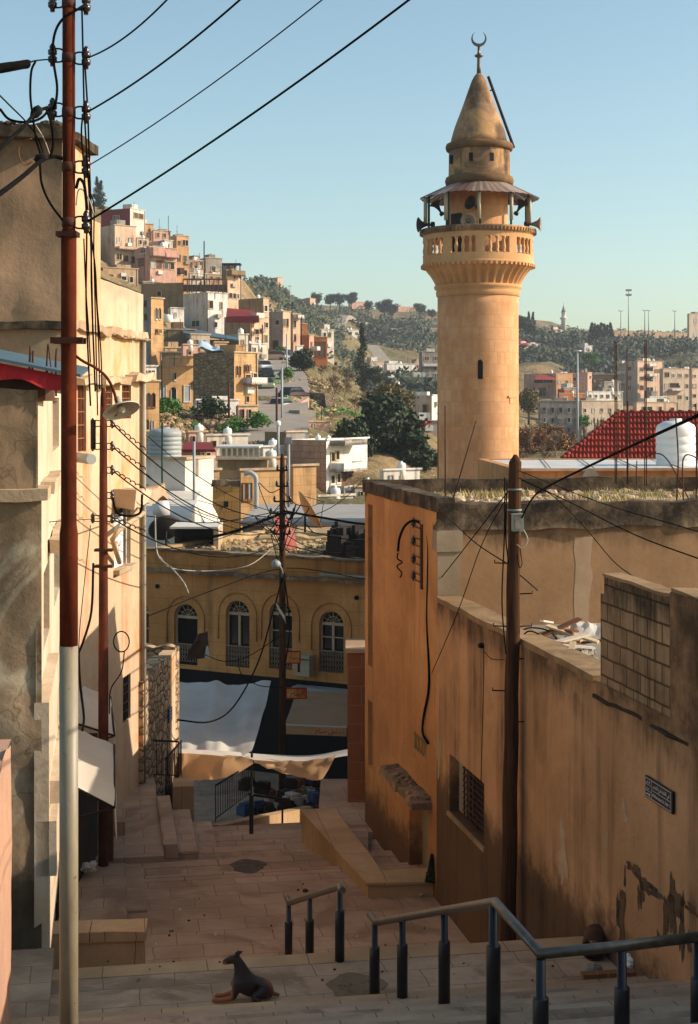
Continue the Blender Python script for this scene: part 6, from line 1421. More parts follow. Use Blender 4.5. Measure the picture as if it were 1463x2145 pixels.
wh = thing('white_house', P(388, 1060, 65), 'white rendered house with a big grey water tank on its roof, left of the dishes', 'house')
Cw = P(388, 0, 65); Fw = Fr((Cw[0], Cw[1], 0), R(58)); Fw2 = Fr((Cw[0], Cw[1], 0), R(0))
mat_plaster('white_render', '#ddd6cc', '#cfc3b2', streak=.3, bump=.2, stain='#8a7a68')
m = MB(); wl = Cw[0]-P(285, 0, 65)[0]; m.prism([(Cw[0]-wl, 65), (Cw[0], 65), (Cw[0]+1.1, 66.9), (Cw[0]-wl, 66.9)], -9, -2.62); m.build('walls', 'white_render', wh)
m = MB(); m.prism([(Cw[0]-wl, 64.9), (Cw[0]+.08, 64.9), (Cw[0]+1.18, 67), (Cw[0]-wl, 67)], -2.62, -2.5); m.build('roof_edge', 'ledge', wh)
m = MB(); FR_ = Fr((Cw[0], 65, 0), math.atan2(1.9, 1.1)); m.box(.75, 1.0, -.02, .1, P(0, 1000, 65)[2], P(0, 962, 65)[2], 0, FR_); m.box(.5, 1.0, -.02, .1, P(0, 1075, 65)[2], P(0, 1032, 65)[2], 0, FR_); m.build('window', 'grey_render', wh)
tank('water_tank', P(346, 958, 64.8+.8), 35*65/f, 1.36, 'tank_grey', 'large grey ribbed water tank on the white house roof, left')
lwh = thing('white_stair_wall', P(340, 1110, 60), 'bright white sloping stair roof below the white house', 'roof')
m = MB(); m.ext([(59, -8), (59, -5.35), (61, -4.6), (64.8, -4.0), (64.8, -8)], P(285, 0, 60)[0], P(398, 0, 60)[0]); m.build('sloping_slab', 'white_render', lwh)
m = MB(); q = P(338, 1066, 58); m.lathe(q, [(.01, -.35), (.3, -.3), (.38, 0), (.3, .3), (.01, .35)], n=18, basis=Vector((1, .3, .1)).to_track_quat('Z', 'Y').to_matrix()); lab(m.build('water_heater', 'roof_sheet', origin=q), 'shiny horizontal boiler tank below the white house', 'water tank')
m = MB(); m.tube([P(407, 925, 63), P(407, 1100, 63)], .06, n=8); lab(m.build('steel_post', 'tank_grey', origin=P(407, 1100, 63)), 'tall pale steel post beside the white house', 'post')
m = MB(); m.tube([P(340, 885, 62), P(340, 1040, 62)], .04, n=8); lab(m.build('steel_post', 'green_iron', origin=P(340, 1040, 62)), 'thin green post in front of the grey water tank', 'post')
m = MB(); m.tube(spl([P(512, 993, 66), P(524, 990, 66), P(535, 998, 66), P(537, 1012, 66), P(537, 1066, 66)], 6), .11, n=12); lab(m.build('duct', 'tank_grey', origin=P(537, 1066, 66)), 'bent grey metal flue duct right of the yellow stone tower', 'duct')
m = MB(); m.tube([P(605, 930, 62), P(605, 1062, 62)], .06, n=8); q = P(605, 928, 62); m.box(q[0]-.14, q[0]+.14, 61.9, 62.1, q[2], q[2]+.25); lab(m.build('lamp_post', 'tank_grey', origin=P(605, 1060, 62)), 'grey steel lamp post just right of the market pole top', 'lamp post')
# ---------------------------------------------------------------- terrain (one sheet out to the horizon)
CT = [(px, py, d) for px, py, d in [
 (-900, 1500, 50), (300, 1500, 50), (731, 1500, 50), (1400, 1500, 50), (2400, 1500, 50), (300, 1240, 68), (600, 1240, 68), (900, 1240, 68), (1300, 1240, 68), (1900, 1240, 68), (-600, 1240, 68),
 (300, 1010, 92), (420, 1000, 92), (560, 1010, 92), (700, 1050, 92), (900, 1060, 92), (1300, 1100, 92), (200, 950, 92),
 (330, 925, 106), (430, 930, 108), (530, 935, 108), (575, 925, 110), (640, 935, 108), (700, 960, 106), (330, 868, 122), (430, 862, 126), (500, 878, 122), (545, 880, 122), (562, 868, 128), (600, 880, 126), (640, 870, 130), (680, 905, 125), (720, 930, 120),
 (310, 805, 155), (400, 805, 155), (470, 815, 155), (350, 860, 133), (400, 862, 134), (450, 868, 133), (500, 876, 131), (560, 825, 148), (600, 835, 148), (650, 840, 150), (700, 860, 145), (760, 880, 150), (850, 900, 150), (1000, 960, 130), (1150, 950, 140), (1300, 940, 140), (1450, 940, 140),
 (320, 720, 165), (400, 730, 170), (480, 745, 172), (570, 790, 172), (610, 800, 170), (650, 800, 172), (700, 820, 180), (760, 830, 190),
 (250, 620, 205), (330, 660, 205), (420, 700, 200), (520, 750, 195), (580, 760, 198), (610, 762, 205), (640, 765, 215), (680, 775, 225), (745, 830, 235), (850, 900, 220), (1100, 930, 220), (1300, 930, 230), (1450, 930, 240), (850, 920, 180), (1000, 940, 180), (1200, 950, 180),
 (150, 480, 245), (240, 560, 245), (320, 600, 245), (420, 645, 245), (500, 690, 245), (560, 720, 250), (610, 742, 245), (660, 752, 260), (710, 790, 280), (850, 835, 300), (950, 850, 300), (1150, 870, 300), (1300, 885, 280), (1300, 855, 330), (1450, 880, 330), (800, 845, 260), (850, 815, 335), (950, 815, 335), (1150, 838, 340), (1200, 950, 270), (1400, 930, 260),
 (100, 380, 290), (215, 440, 290), (300, 490, 290), (380, 535, 290), (470, 575, 300), (540, 640, 320), (600, 700, 320), (660, 735, 330), (720, 760, 360), (800, 780, 380), (1000, 780, 400), (1120, 760, 400), (1250, 790, 400), (1400, 800, 410),
 (0, 380, 360), (205, 425, 360), (300, 500, 360), (420, 560, 380), (520, 596, 400), (580, 617, 430), (640, 655, 430), (690, 690, 420), (700, 735, 440), (760, 735, 470), (850, 720, 500), (1000, 715, 520), (1120, 712, 520), (1200, 725, 500), (1300, 730, 500), (1440, 735, 500),
 (430, 580, 520), (560, 606, 520), (640, 640, 520), (700, 662, 520), (760, 690, 540), (860, 690, 560), (1000, 690, 580), (1120, 695, 580), (1250, 700, 560), (1460, 700, 560),
 (500, 600, 680), (650, 642, 680), (750, 645, 680), (860, 652, 680), (980, 658, 700), (1100, 672, 680), (1180, 692, 640), (1300, 700, 640), (1460, 706, 640), (1700, 700, 640),
 (-800, 420, 300), (-800, 640, 700), (300, 590, 900), (700, 660, 900), (1100, 690, 900), (1500, 715, 900), (2400, 700, 700), (2400, 900, 200), (2400, 1000, 120), (-800, 700, 130), (-800, 1000, 92), (300, 700, 1500), (900, 760, 1500), (1500, 770, 1500)]]
_c = np.array([(px/110., math.log(d)*7.5, py) for px, py, d in CT])
def ter_py(px, d):
    q = np.array([px/110., math.log(d)*7.5]); r2 = ((_c[:, :2]-q)**2).sum(1)+.03; w_ = r2**-2.2
    return float((w_*_c[:, 2]).sum()/w_.sum())
def ter(px, d):
    py = ter_py(px, d); p = P(px, py, d); return p
ds = [50*(1.028**i) for i in range(98)]; pxs = list(range(-1000, 2700, 28))
m = MB(); n0 = len(ds); V = []
for d in ds:
    for px in pxs:
        p = ter(px, d); a = noise.noise(Vector((p[0]*.06, p[1]*.06, 0)))*d*.0035+noise.noise(Vector((p[0]*.3, p[1]*.3, 5)))*d*.0012
        V.append((p[0], p[1], p[2]+a))
m.v = V; W_ = len(pxs)
for i in range(len(ds)-1):
    for j in range(W_-1): m.f.append((i*W_+j, i*W_+j+1, (i+1)*W_+j+1, (i+1)*W_+j)); m.m.append(0); m.s.append(True)
k = len(m.v); m.v += [(-300, 51, -11.8), (300, 51, -11.8), (300, -60, -11.8), (-300, -60, -11.8)]; m.f.append((k+3, k+2, k+1, k)); m.m.append(0); m.s.append(False)
def mat_hill():
    t = NT('hillside'); p = t.pos()
    n1 = t.noise(p, .035, 6, .65); n2 = t.noise(p, .25, 6, .7); n3 = t.noise(p, 1.4, 5, .7)
    v = t.ramp(n1, [(.3, lin('#7a6c4c')), (.45, lin('#6b6346')), (.58, lin('#8c7454')), (.75, lin('#a58c6a'))])
    v = t.mix(t.ramp(n2, [(.5, 0.0), (.62, .8)]), v, lin('#4c4a30')); v = t.mix(t.ramp(n3, [(.58, 0.0), (.66, .7)]), v, lin('#b9a88a'))
    v = t.mix(t.ramp(n3, [(.3, .6), (.4, 0.0)]), v, lin('#33381f'))
    t.l(v, t.b.inputs['Base Color']); t.b.inputs['Roughness'].default_value = 1; t.b.inputs['Specular IOR Level'].default_value = .05; t.bump(n3, .6, .5, t.bump(n2, .5, 1.2)); _M['hillside'] = t.m
mat_hill()
struct(m.build('ground', 'hillside'))
# roads lying on the terrain
def road(name, pts, wd, mat='asphalt', lift=.35):
    pp_ = spl([Vector(ter(px, d)) for px, d in pts], 8); m = MB(); L_ = []; 
    for i, p in enumerate(pp_):
        p = Vector(p); t = Vector(pp_[min(i+1, len(pp_)-1)])-Vector(pp_[max(i-1, 0)]); t.z = 0; t.normalize(); n_ = Vector((-t.y, t.x, 0)); L_.append((p+n_*wd/2+Vector((0, 0, lift)), p-n_*wd/2+Vector((0, 0, lift))))
    for (a, b), (c, d) in zip(L_, L_[1:]): m.face([b, d, c, a]); m.face([a, c, c-Vector((0, 0, 1.5)), a-Vector((0, 0, 1.5))]); m.face([d, b, b-Vector((0, 0, 1.5)), d-Vector((0, 0, 1.5))])
    return struct(m.build(name, mat))
road('hill_road', [(535, 92), (556, 108), (566, 122), (574, 138), (583, 152), (583, 168), (572, 185), (566, 200), (585, 212), (612, 222)], 6.5)
road('far_road', [(655, 460), (690, 470), (708, 500), (735, 520), (800, 540), (900, 560), (1100, 570)], 7, 'asphalt', .6)
road('valley_road', [(770, 420), (820, 400), (880, 395), (960, 390)], 6, 'asphalt', .6)
# ---------------------------------------------------------------- far house materials
def hm(n, c, c2=None, **k): mat_plaster(n, c, c2, bump=.3, streak=k.get('streak', .6), st0=(.46, .62), stain='#57442f', sc=.8, patch=.3, patchcol=k.get('pc'), brick=k.get('brick'), crack=0)
hm('h_beige', '#c8b29c', '#b8a088'); hm('h_cream', '#dbcfc0', '#cabba8'); hm('h_white', '#e2dcd4', '#d2cabf'); hm('h_pink', '#d2a692', '#c2927e'); hm('h_peach', '#d8b89c', '#c8a588'); hm('h_orange', '#cc9e74', '#bb8c62')
hm('h_grey', '#a39a90', '#8c8378'); hm('h_brown', '#9a7d5a', '#7f6548', streak=.5); hm('h_red', '#84262a', '#742024'); hm('h_yellow', '#d4a878', '#c49866', brick=(1.2, .5, .015, '#a8803f', .1))
hm('h_brickpink', '#c79a7e', '#b98a6e', brick=(.9, .42, .02, '#8e6a52', .12)); hm('h_tan', '#bf9f80', '#ac8a68'); hm('h_rust', '#b56a38', '#a05a30'); hm('h_dark', '#6a5540', '#54422f')
_shade = ('h_brown', 'h_dark', 'h_grey', 'h_rust')
def box_item(F, x0, x1, y0, y1, z0, z1, name, mat, parent):
    m = MB(); m.box(x0, x1, y0, y1, z0, z1, 0, F); return m.build(name, mat, parent)
def dhouse(lb, xl, xc, xr, yt, yb, d, beta, mat, wins=(), matL=None, par=.7, tanks=(), name='house', cat='house', hood=False, deep=4, balc=(), fr='cream_frame', roofm='concrete', mesh=True, auto=None):
    """corner nearest the camera at pixel xc; sunlit right face to xr, shaded left face to xl"""
    beta = 30 if (beta < 30 and mat not in _shade) else beta
    C = P(xc, yt, d); th = R(beta)
    def hit(px, dx, dy):
        mm = (px-CX)/f; return (mm*C[1]-C[0])/(dx-mm*dy)
    wr = hit(xr, math.cos(th), math.sin(th)) if xr > xc+.5 else 6.
    wl = hit(xl, -math.sin(th), math.cos(th)) if xl < xc-.5 else 6.
    wr, wl = min(max(wr, .5), 40), min(max(wl, .5), 40)
    zb = (HY-yb)/f*d; h = C[2]-zb
    o = thing(name, (C[0], C[1], zb), lb, cat)
    FR2 = Fr((C[0], C[1], zb), th); FL2 = Fr((C[0]-math.sin(th)*wl, C[1]+math.cos(th)*wl, zb), th-math.pi/2)
    k = d/f; m = MB(); gap = deep
    m.shell(FR2, wr, wl, h, 0, -deep, par, .3, 1)
    if matL:  # left face in its own finish; some are darker tones standing for its shade
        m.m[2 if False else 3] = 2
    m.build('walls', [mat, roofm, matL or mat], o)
    box_item(FR2, -.12, wr+.12, -.12, .02, h-.02, h+.1, 'roof_edge', 'ledge' if mat not in ('h_white', 'h_cream') else mat, o)
    allw = list(wins); hr = random.Random(int(xl*7+yt)); small = wr > 2.5 and d > 104
    if small:
        m = MB(); a = hr.uniform(.15, .55)*wr; m.box(a, a+min(2.4, wr*.4), .8, 2.8, h-par, h+hr.uniform(.3, 1.1), 0, FR2); m.build('stair_head', hr.choice([mat, 'concrete', 'h_white']), o)
        m = MB(); x_ = hr.uniform(.2, .9)*wr; q_ = FR2(x_, .6, h-par); m.tube([q_, (q_[0], q_[1], q_[2]+hr.uniform(1.6, 3))], .03, n=4); m.box(-.4, .4, -.02, .02, 0, .04, 0, Fr((q_[0], q_[1], q_[2]+1.4), hr.uniform(0, 3))); m.build('aerial', 'iron', o)
        m = MB(); x_ = hr.uniform(.25, .8)*wr; z_ = hr.uniform(.3, .75)*h; m.box(x_, x_+.8, -.32, 0, z_, z_+.55, 0, FR2); m.build('air_unit', hr.choice(['ac_box', 'roof_sheet', 'concrete']), o)
        m = MB(); x_ = hr.choice([.12, wr-.2]); m.tube([FR2(x_, -.06, .0), FR2(x_, -.06, h)], .05, n=5); m.build('drain_pipe', hr.choice(['concrete', 'rust_iron']), o)
    if auto:
        for face, cols, rows, ww, wh, y0, y1 in auto:
            a, b = (xc, xr) if face == 'R' else (xl, xc)
            for c_ in range(cols):
                for r_ in range(rows):
                    cx = a+(b-a)*(c_+.5)/cols; cy = y0+(y1-y0)*(r_+.5)/rows; allw.append((cx-ww/2, cy-wh/2, cx+ww/2, cy+wh/2))
    for wnd in allw:
        x0, y0, x1, y1 = wnd[:4]; arch = len(wnd) > 4 and wnd[4] == 'a'; cm = wnd[5] if len(wnd) > 5 else hr.choice(['glass_dark', 'glass_dark', 'glass_dark', 'dark', 'dim', 'grey_render', 'tank_grey']); mid = (x0+x1)/2
        if mid >= xc: F_ = FR2; T = lambda px: hit(px, math.cos(th), math.sin(th)); dd = C[1]+T(mid)*math.sin(th)
        else: F_ = FL2; T = lambda px: wl-hit(px, -math.sin(th), math.cos(th)); dd = C[1]+(wl-T(mid))*math.cos(th)
        t0, t1 = sorted((T(x0), T(x1))); z0, z1 = (HY-y1)/f*dd-zb, (HY-y0)/f*dd-zb; L_ = wr if mid >= xc else wl
        t0, t1 = max(.1, t0), min(L_-.1, t1)
        if t1-t0 < .15: continue
        m = MB(); m.box(t0, t1, -.03, .05, z0, z1, 1, F_)
        if arch: m.lathe(F_((t0+t1)/2, .01, z1), [(.01, -.04), ((t1-t0)/2, -.04), ((t1-t0)/2, .04)], 1, n=14, basis=Vector((F_.s, -F_.c, 0)).to_track_quat('Z', 'Y').to_matrix())
        w_ = min(.09, (t1-t0)*.12)
        for bx in ((t0-w_, t0, z0, z1), (t1, t1+w_, z0, z1), (t0-w_*1.5, t1+w_*1.5, z0-.14, z0)) + (() if arch else ((t0-w_, t1+w_, z1, z1+w_),)): m.box(bx[0], bx[1], -.09, .02, bx[2], bx[3], 0, F_)
        if (t1-t0) > .9: m.box((t0+t1)/2-.035, (t0+t1)/2+.035, -.06, .0, z0, z1, 0, F_)
        if hood: m.box(t0-.2, t1+.2, -.45, 0, z1+.15, z1+.27, 0, F_)
        m.build('window', [fr if fr != 'cream_frame' else hr.choice(['cream_frame', 'white_frame', 'wood_brown', 'ledge']), cm], o)
    for x0, y0, x1, y1, bm in balc:
        mid = (x0+x1)/2
        if mid >= xc: F_ = FR2; T = lambda px: hit(px, math.cos(th), math.sin(th)); dd = C[1]+T(mid)*math.sin(th)
        else: F_ = FL2; T = lambda px: wl-hit(px, -math.sin(th), math.cos(th)); dd = C[1]+(wl-T(mid))*math.cos(th)
        t0, t1 = sorted((T(x0), T(x1))); z0, z1 = (HY-y1)/f*dd-zb, (HY-y0)/f*dd-zb
        m = MB(); m.box(t0, t1, -1.1, 0, z0, z0+.15, 0, F_); m.box(t0, t1, -1.1, -1.0, z0, z1, 0, F_); m.box(t0, t0+.1, -1.1, 0, z0, z1, 0, F_); m.box(t1-.1, t1, -1.1, 0, z0, z1, 0, F_); m.build('balcony', bm, o)
    for i, (px, r_px, hpx, tm) in enumerate(tanks):
        t_ = (px-xl)/(max(xr, xc+1)-xl); u_ = max(.8, min(wr-.8, wr*t_)); c_ = FR2(u_, min(wl*.35, 2.5), h-par)
        side = '' if len(tanks) == 1 else ('left ' if i == 0 else 'right ' if i == len(tanks)-1 else 'middle ')
        tank('water_tank', c_, r_px*k, (hpx*k)+par, tm, f'{side}water tank on the roof of the {lb.split(",")[0].split(" with ")[0]}'.replace('beige low house left of the cypress in the valley', 'beige house left of the cypress').replace('small beige house right of the cypress in the valley', 'beige house right of the cypress').replace('terrace house in the middle right of the valley', 'terrace house, middle right'), n=14)
    return o, FR2, FL2, wr, wl, h
W4 = 'white_plastic'
# --- upper left hillside
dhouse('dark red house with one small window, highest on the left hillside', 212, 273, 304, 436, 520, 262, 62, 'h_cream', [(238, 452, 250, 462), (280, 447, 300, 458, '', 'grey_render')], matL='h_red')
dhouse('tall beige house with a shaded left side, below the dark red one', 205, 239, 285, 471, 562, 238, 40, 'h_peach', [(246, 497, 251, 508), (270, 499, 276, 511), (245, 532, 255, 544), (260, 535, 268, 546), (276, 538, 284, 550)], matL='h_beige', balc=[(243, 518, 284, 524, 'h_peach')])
dhouse('low yellow house half hidden behind the cream parapet', 205, 216, 290, 560, 606, 226, 20, 'h_tan', [(228, 575, 238, 586), (255, 575, 265, 587), (272, 580, 279, 592)])
dhouse('ochre topped house with a shaded terrace below the white roof block', 286, 292, 322, 468, 520, 266, 30, 'h_orange', [(296, 486, 304, 500), (309, 488, 316, 502)], roofm='concrete', tanks=[])
dhouse('pink house with a boxed out corner room and white roof tanks', 283, 313, 371, 517, 606, 232, 38, 'h_pink', [(317, 546, 325, 560), (330, 548, 338, 561), (344, 550, 352, 563), (357, 551, 365, 564), (292, 545, 302, 556), (296, 522, 306, 530)], hood=True, tanks=[(342, 6, 15, W4), (350, 6, 15, W4)], balc=[(314, 520, 340, 538, 'h_pink'), (341, 532, 369, 541, 'h_pink')])
dhouse('narrow pale attic block on the roof of the pink house', 312, 345, 362, 503, 528, 238, 42, 'h_cream', [(348, 512, 354, 522)], matL='h_beige')
dhouse('tall ochre house with a glazed roof balcony', 355, 368, 396, 493, 590, 252, 36, 'h_orange', [(372, 534, 378, 546), (385, 536, 391, 548), (372, 562, 380, 575), (386, 566, 392, 578), (374, 505, 378, 512), (383, 503, 394, 515, '', 'dark')], balc=[(370, 562, 380, 574, 'rust_iron')])
dhouse('peach house with a row of tall dark windows', 380, 396, 428, 545, 590, 256, 34, 'h_peach', [(399, 549, 403, 560), (408, 548, 413, 562), (415, 548, 419, 562), (421, 549, 425, 563)], tanks=[(406, 4, 10, W4), (412, 4, 10, W4), (420, 5, 8, 'tank_grey')])
dhouse('square grey brown house on the skyline', 418, 430, 466, 540, 585, 262, 30, 'h_grey', [(443, 558, 452, 567), (440, 570, 450, 577)])
_h = dhouse('peach house with a dark open roof frame on the skyline', 466, 475, 507, 566, 650, 230, 45, 'h_peach', [(480, 614, 486, 624), (489, 615, 494, 625), (497, 616, 501, 626), (484, 595, 490, 600)], matL='h_brown', balc=[(476, 567, 505, 578, 'h_brown')])[0]
of = _h
a_ = P(465, 551, 231); b_ = P(504, 570, 231); m = MB(); m.box(a_[0], b_[0], 231, 234, a_[2]-.15, a_[2]); m.build('roof_frame', 'dark', of)
for px in (466, 480, 492, 503): m = MB(); q = P(px, 0, 231); m.box(q[0]-.08, q[0]+.08, 231, 231.2, b_[2]-1, a_[2]-.1); m.build('roof_post', 'iron', of)
m = MB(); m.box(a_[0], P(483, 0, 231)[0], 233.5, 233.7, b_[2]-1, a_[2]-.1); m.build('rear_screen', 'dark', of)
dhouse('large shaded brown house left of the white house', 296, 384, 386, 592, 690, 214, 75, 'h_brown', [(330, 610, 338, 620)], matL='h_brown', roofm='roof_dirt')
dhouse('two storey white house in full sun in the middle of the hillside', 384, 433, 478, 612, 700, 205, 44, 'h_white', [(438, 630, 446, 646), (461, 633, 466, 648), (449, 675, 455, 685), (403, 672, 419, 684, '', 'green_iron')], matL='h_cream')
pg = thing('roof_pergola', P(430, 612, 204), 'brown framed roof pergola above the white house', 'pergola')
a_ = P(384, 584, 206); b_ = P(476, 611, 206)
m = MB(); m.box(a_[0], b_[0], 205.5, 206.5, a_[2]-.15, a_[2]); m.build('beam', 'wood_brown', pg)
for i in range(11): m = MB(); x = a_[0]+(b_[0]-a_[0])*i/10; m.box(x-.06, x+.06, 205.9, 206.1, b_[2]-.2, a_[2]-.1); m.build('post', 'wood_brown', pg)
m = MB(); m.box(a_[0], b_[0], 206, 206.08, b_[2], b_[2]+1.0); m.build('mesh_panel', 'h_dark', pg)
dhouse('narrow grey and yellow house beside the cream parapet', 298, 317, 343, 624, 702, 150, 50, 'h_yellow', [(326, 648, 330, 668, 'a'), (333, 648, 337, 668, 'a'), (303, 630, 307, 641), (304, 658, 308, 668), (303, 684, 307, 690), (326, 690, 330, 698), (334, 690, 338, 698)], matL='h_grey')
dhouse('small white shed with a tank beside the white house', 352, 358, 386, 645, 684, 196, 25, 'h_white', [(366, 655, 370, 664)], tanks=[], name='shed', cat='shed')
tank('water_tank', ter(352, 190)[:2]+(P(0, 676, 190)[2],), .62, 1.1, W4, 'small round white water tank beside the white shed', n=14)
dhouse('brown terraced roof house below the small white shed', 343, 350, 410, 690, 730, 178, 12, 'h_brown', [])
bs = thing('blue_roof', P(440, 690, 180), 'long faded blue sheet roof below the white house', 'roof')
m = MB(); a_, b_, c_, d_ = P(375, 684, 186), P(500, 706, 178), P(500, 712, 174), P(385, 697, 174); m.face([d_, c_, b_, a_]); m.face([tuple(Vector(x)-Vector((0, 0, .15))) for x in (a_, b_, c_, d_)]); m.face([d_, (d_[0], d_[1], d_[2]-.2), (c_[0], c_[1], c_[2]-.2), c_]); m.build('sheet', 'blue_sheet', bs)
m = MB(); q0, q1 = P(400, 0, 177), P(500, 0, 177); m.box(q0[0], q1[0], 177, 181, P(0, 745, 177)[2], P(0, 712, 177)[2]); m.build('walls', 'h_dark', bs)
dhouse('house under a dark red sheet awning roof', 470, 525, 562, 662, 745, 200, 52, 'h_peach', [(527, 676, 531, 684), (534, 690, 542, 700), (555, 676, 561, 686), (528, 694, 531, 704), (536, 706, 542, 712), (554, 702, 560, 718)], matL='h_tan', balc=[(525, 656, 543, 668, 'white_frame')])
rf = thing('red_awning_roof', P(510, 655, 199), 'dark red sloping sheet roof on the hillside', 'roof')
m = MB(); a_, b_, c_, d_ = P(474, 662, 197), P(543, 664, 197), P(545, 652, 206), P(476, 645, 206)
m.face([a_, b_, c_, d_]); m.face([a_, d_, tuple(Vector(a_)-Vector((0, 0, .4)))]); m.box(a_[0], b_[0], 196.95, 197.05, a_[2]-.9, a_[2]-.02); m.build('sheet', 'h_red', rf)
dhouse('brown topped house behind the dark red roof', 500, 552, 564, 624, 672, 212, 50, 'h_peach', [(554, 640, 560, 652)], matL='h_brown', tanks=[(528, 4, 9, W4)])
dhouse('small cream lean-to house with a white roof tank', 480, 500, 520, 700, 742, 178, 35, 'h_cream', [(506, 712, 511, 735, '', 'h_grey')], tanks=[(505, 6, 14, W4)])
dhouse('mauve grey house above the parked cars', 560, 593, 609, 652, 745, 222, 48, 'h_peach', [(578, 671, 586, 680), (573, 714, 583, 730, '', 'dark'), (594, 668, 598, 684), (601, 668, 604, 684)], matL='h_grey', tanks=[(588, 4, 6, W4), (598, 4, 6, W4)])
dhouse('tall grey house right of the mauve grey one', 606, 614, 629, 657, 738, 228, 40, 'h_peach', [(616, 672, 620, 686), (617, 700, 620, 714)], matL='h_grey', balc=[(615, 660, 629, 668, 'h_white')])
dhouse('rust coloured block behind the pink house at the end of the street', 616, 622, 643, 678, 735, 238, 25, 'h_rust', [(630, 688, 634, 695)])
dhouse('pink house with a white shed at the end of the street', 629, 648, 658, 702, 752, 226, 55, 'h_pink', [(651, 716, 654, 726)], matL='h_rust', balc=[(652, 726, 660, 735, 'h_white')])
dhouse('white box shed below the rust coloured block', 620, 622, 635, 724, 745, 220, 15, 'h_white', [], name='shed', cat='shed')
dhouse('unfinished brown building with pale battlements', 655, 658, 686, 706, 760, 236, 12, 'h_rust', [(660, 716, 682, 748, '', 'h_dark')])
# --- lower left hillside
dhouse('yellow house with arched upper windows beside the cream facade', 292, 296, 334, 798, 905, 112, 14, 'h_yellow', [(299, 826, 305, 852, 'a'), (309, 826, 315, 852, 'a'), (319, 826, 325, 852, 'a'), (299, 882, 303, 900, 'a'), (306, 882, 312, 900, 'a'), (317, 882, 322, 900, 'a')])
dhouse('white glazed attic on the yellow arched house', 294, 297, 328, 767, 800, 115, 14, 'h_white', [(302, 776, 308, 794, '', 'glass_dark'), (310, 776, 316, 794), (318, 776, 324, 794)], fr='white_frame')
dhouse('long yellow house with white windows and an arched door', 322, 330, 436, 767, 856, 134, 9, 'h_yellow', [(336, 808, 347, 840, '', 'tank_grey'), (386, 808, 398, 840, '', 'tank_grey'), (359, 816, 369, 846, 'a'), (415, 818, 419, 836), (422, 818, 426, 836), (365, 783, 369, 795, 'a')], fr='white_frame')
dhouse('small shaded terrace house with a white frame, right of the long yellow house', 434, 438, 466, 785, 850, 138, 12, 'h_beige', [(441, 815, 447, 835, '', 'h_grey'), (452, 815, 458, 835)], fr='white_frame')
dhouse('golden stone house with arched windows and a white balcony over the road', 405, 491, 541, 738, 880, 128, 50, 'h_yellow', [(495, 768, 498, 786, 'a'), (501, 768, 504, 786, 'a'), (512, 765, 515, 778, 'a'), (517, 765, 520, 778, 'a'), (523, 765, 526, 778, 'a'), (532, 765, 534, 778, 'a'), (536, 765, 538, 778, 'a'), (514, 785, 524, 800, '', 'rust_dark'), (530, 782, 538, 794, '', 'rust_dark'), (515, 830, 521, 842)], matL='h_stone', balc=[(509, 791, 543, 805, 'h_white')])
tarp = thing('tarpaulin', P(440, 730, 130), 'crumpled silver blue tarpaulin on the roof of the golden stone house', 'tarpaulin')
m = MB(); sheet(m, [P(412, 736, 131), P(488, 746, 129), P(486, 735, 136), P(424, 714, 137)], 16, 10, .35, 5); m.build('sheet', 'tarp_blue', tarp) if 'tarp_blue' in _M else (mat_plain('tarp_blue', '#9fb0bf', .45, .1, .2, .7), m.build('sheet', 'tarp_blue', tarp))
dhouse('small ochre roof cabin beside the silver tarpaulin', 446, 450, 477, 717, 742, 142, 12, 'h_orange', [], name='cabin', cat='cabin')
dhouse('plain stepped brown retaining building above the golden stone house', 330, 335, 500, 738, 790, 150, 6, 'h_brown', [])
dhouse('low white wall building above the rocky slope', 408, 412, 500, 838, 880, 121, 6, 'h_white', [(440, 850, 444, 862), (470, 852, 474, 868)], name='wall_building', cat='building')
dhouse('small cream porch building beside the road', 496, 500, 540, 850, 884, 117, 14, 'h_peach', [(505, 858, 511, 876), (520, 858, 526, 876)], name='porch', cat='building')
# --- market rooftops behind the arched house
dhouse('flat building with a dark red roof edge right of the grey water tank', 372, 380, 452, 944, 1020, 84, 10, 'h_pink', [(420, 948, 428, 960), (432, 948, 440, 960), (420, 966, 428, 984, '', 'green_iron'), (432, 966, 440, 984, '', 'green_iron'), (444, 950, 450, 980)], fr='white_frame')
q = thing('red_sheet_roof', P(415, 940, 82), 'dark red sheet roof right of the grey water tank', 'roof'); m = MB(); a_, b_ = P(382, 943, 82.5), P(452, 943, 82.5); m.face([a_, b_, P(440, 926, 92), P(384, 926, 92)]); m.box(a_[0], b_[0], 82.3, 82.5, a_[2]-.1, a_[2]+.05); m.build('sheet', 'h_red', q)
q = thing('glazed_terrace', P(500, 967, 86), 'white framed glazed roof terrace under a flat pale roof', 'terrace')
a_, b_ = P(452, 935, 86), P(543, 967, 86); m = MB(); m.box(a_[0], b_[0], 86, 90, a_[2]-.12, a_[2]); m.build('roof_slab', 'roof_sheet', q)
for i in range(9): m = MB(); x = a_[0]+(b_[0]-a_[0])*i/8; m.box(x-.05, x+.05, 86, 86.1, b_[2], a_[2]-.1); m.build('post', 'white_frame', q)
m = MB(); m.box(a_[0], b_[0], 86.02, 86.08, b_[2], b_[2]+.35); m.box(a_[0], b_[0], 89.8, 89.9, b_[2], a_[2]-.12); m.build('wall_panel', 'white_frame', q)
dhouse('brown flat topped wall building below the glazed terrace', 452, 456, 560, 962, 1010, 82, 5, 'h_brown', [], name='wall_building', cat='building')
dhouse('yellow house with tall arched openings beside the stone tower', 408, 412, 460, 985, 1080, 76, 8, 'h_yellow', [(419, 1008, 424, 1030, 'a'), (430, 1006, 440, 1028, 'a'), (430, 1032, 440, 1046, '', 'green_iron'), (446, 1006, 455, 1040, 'a')])
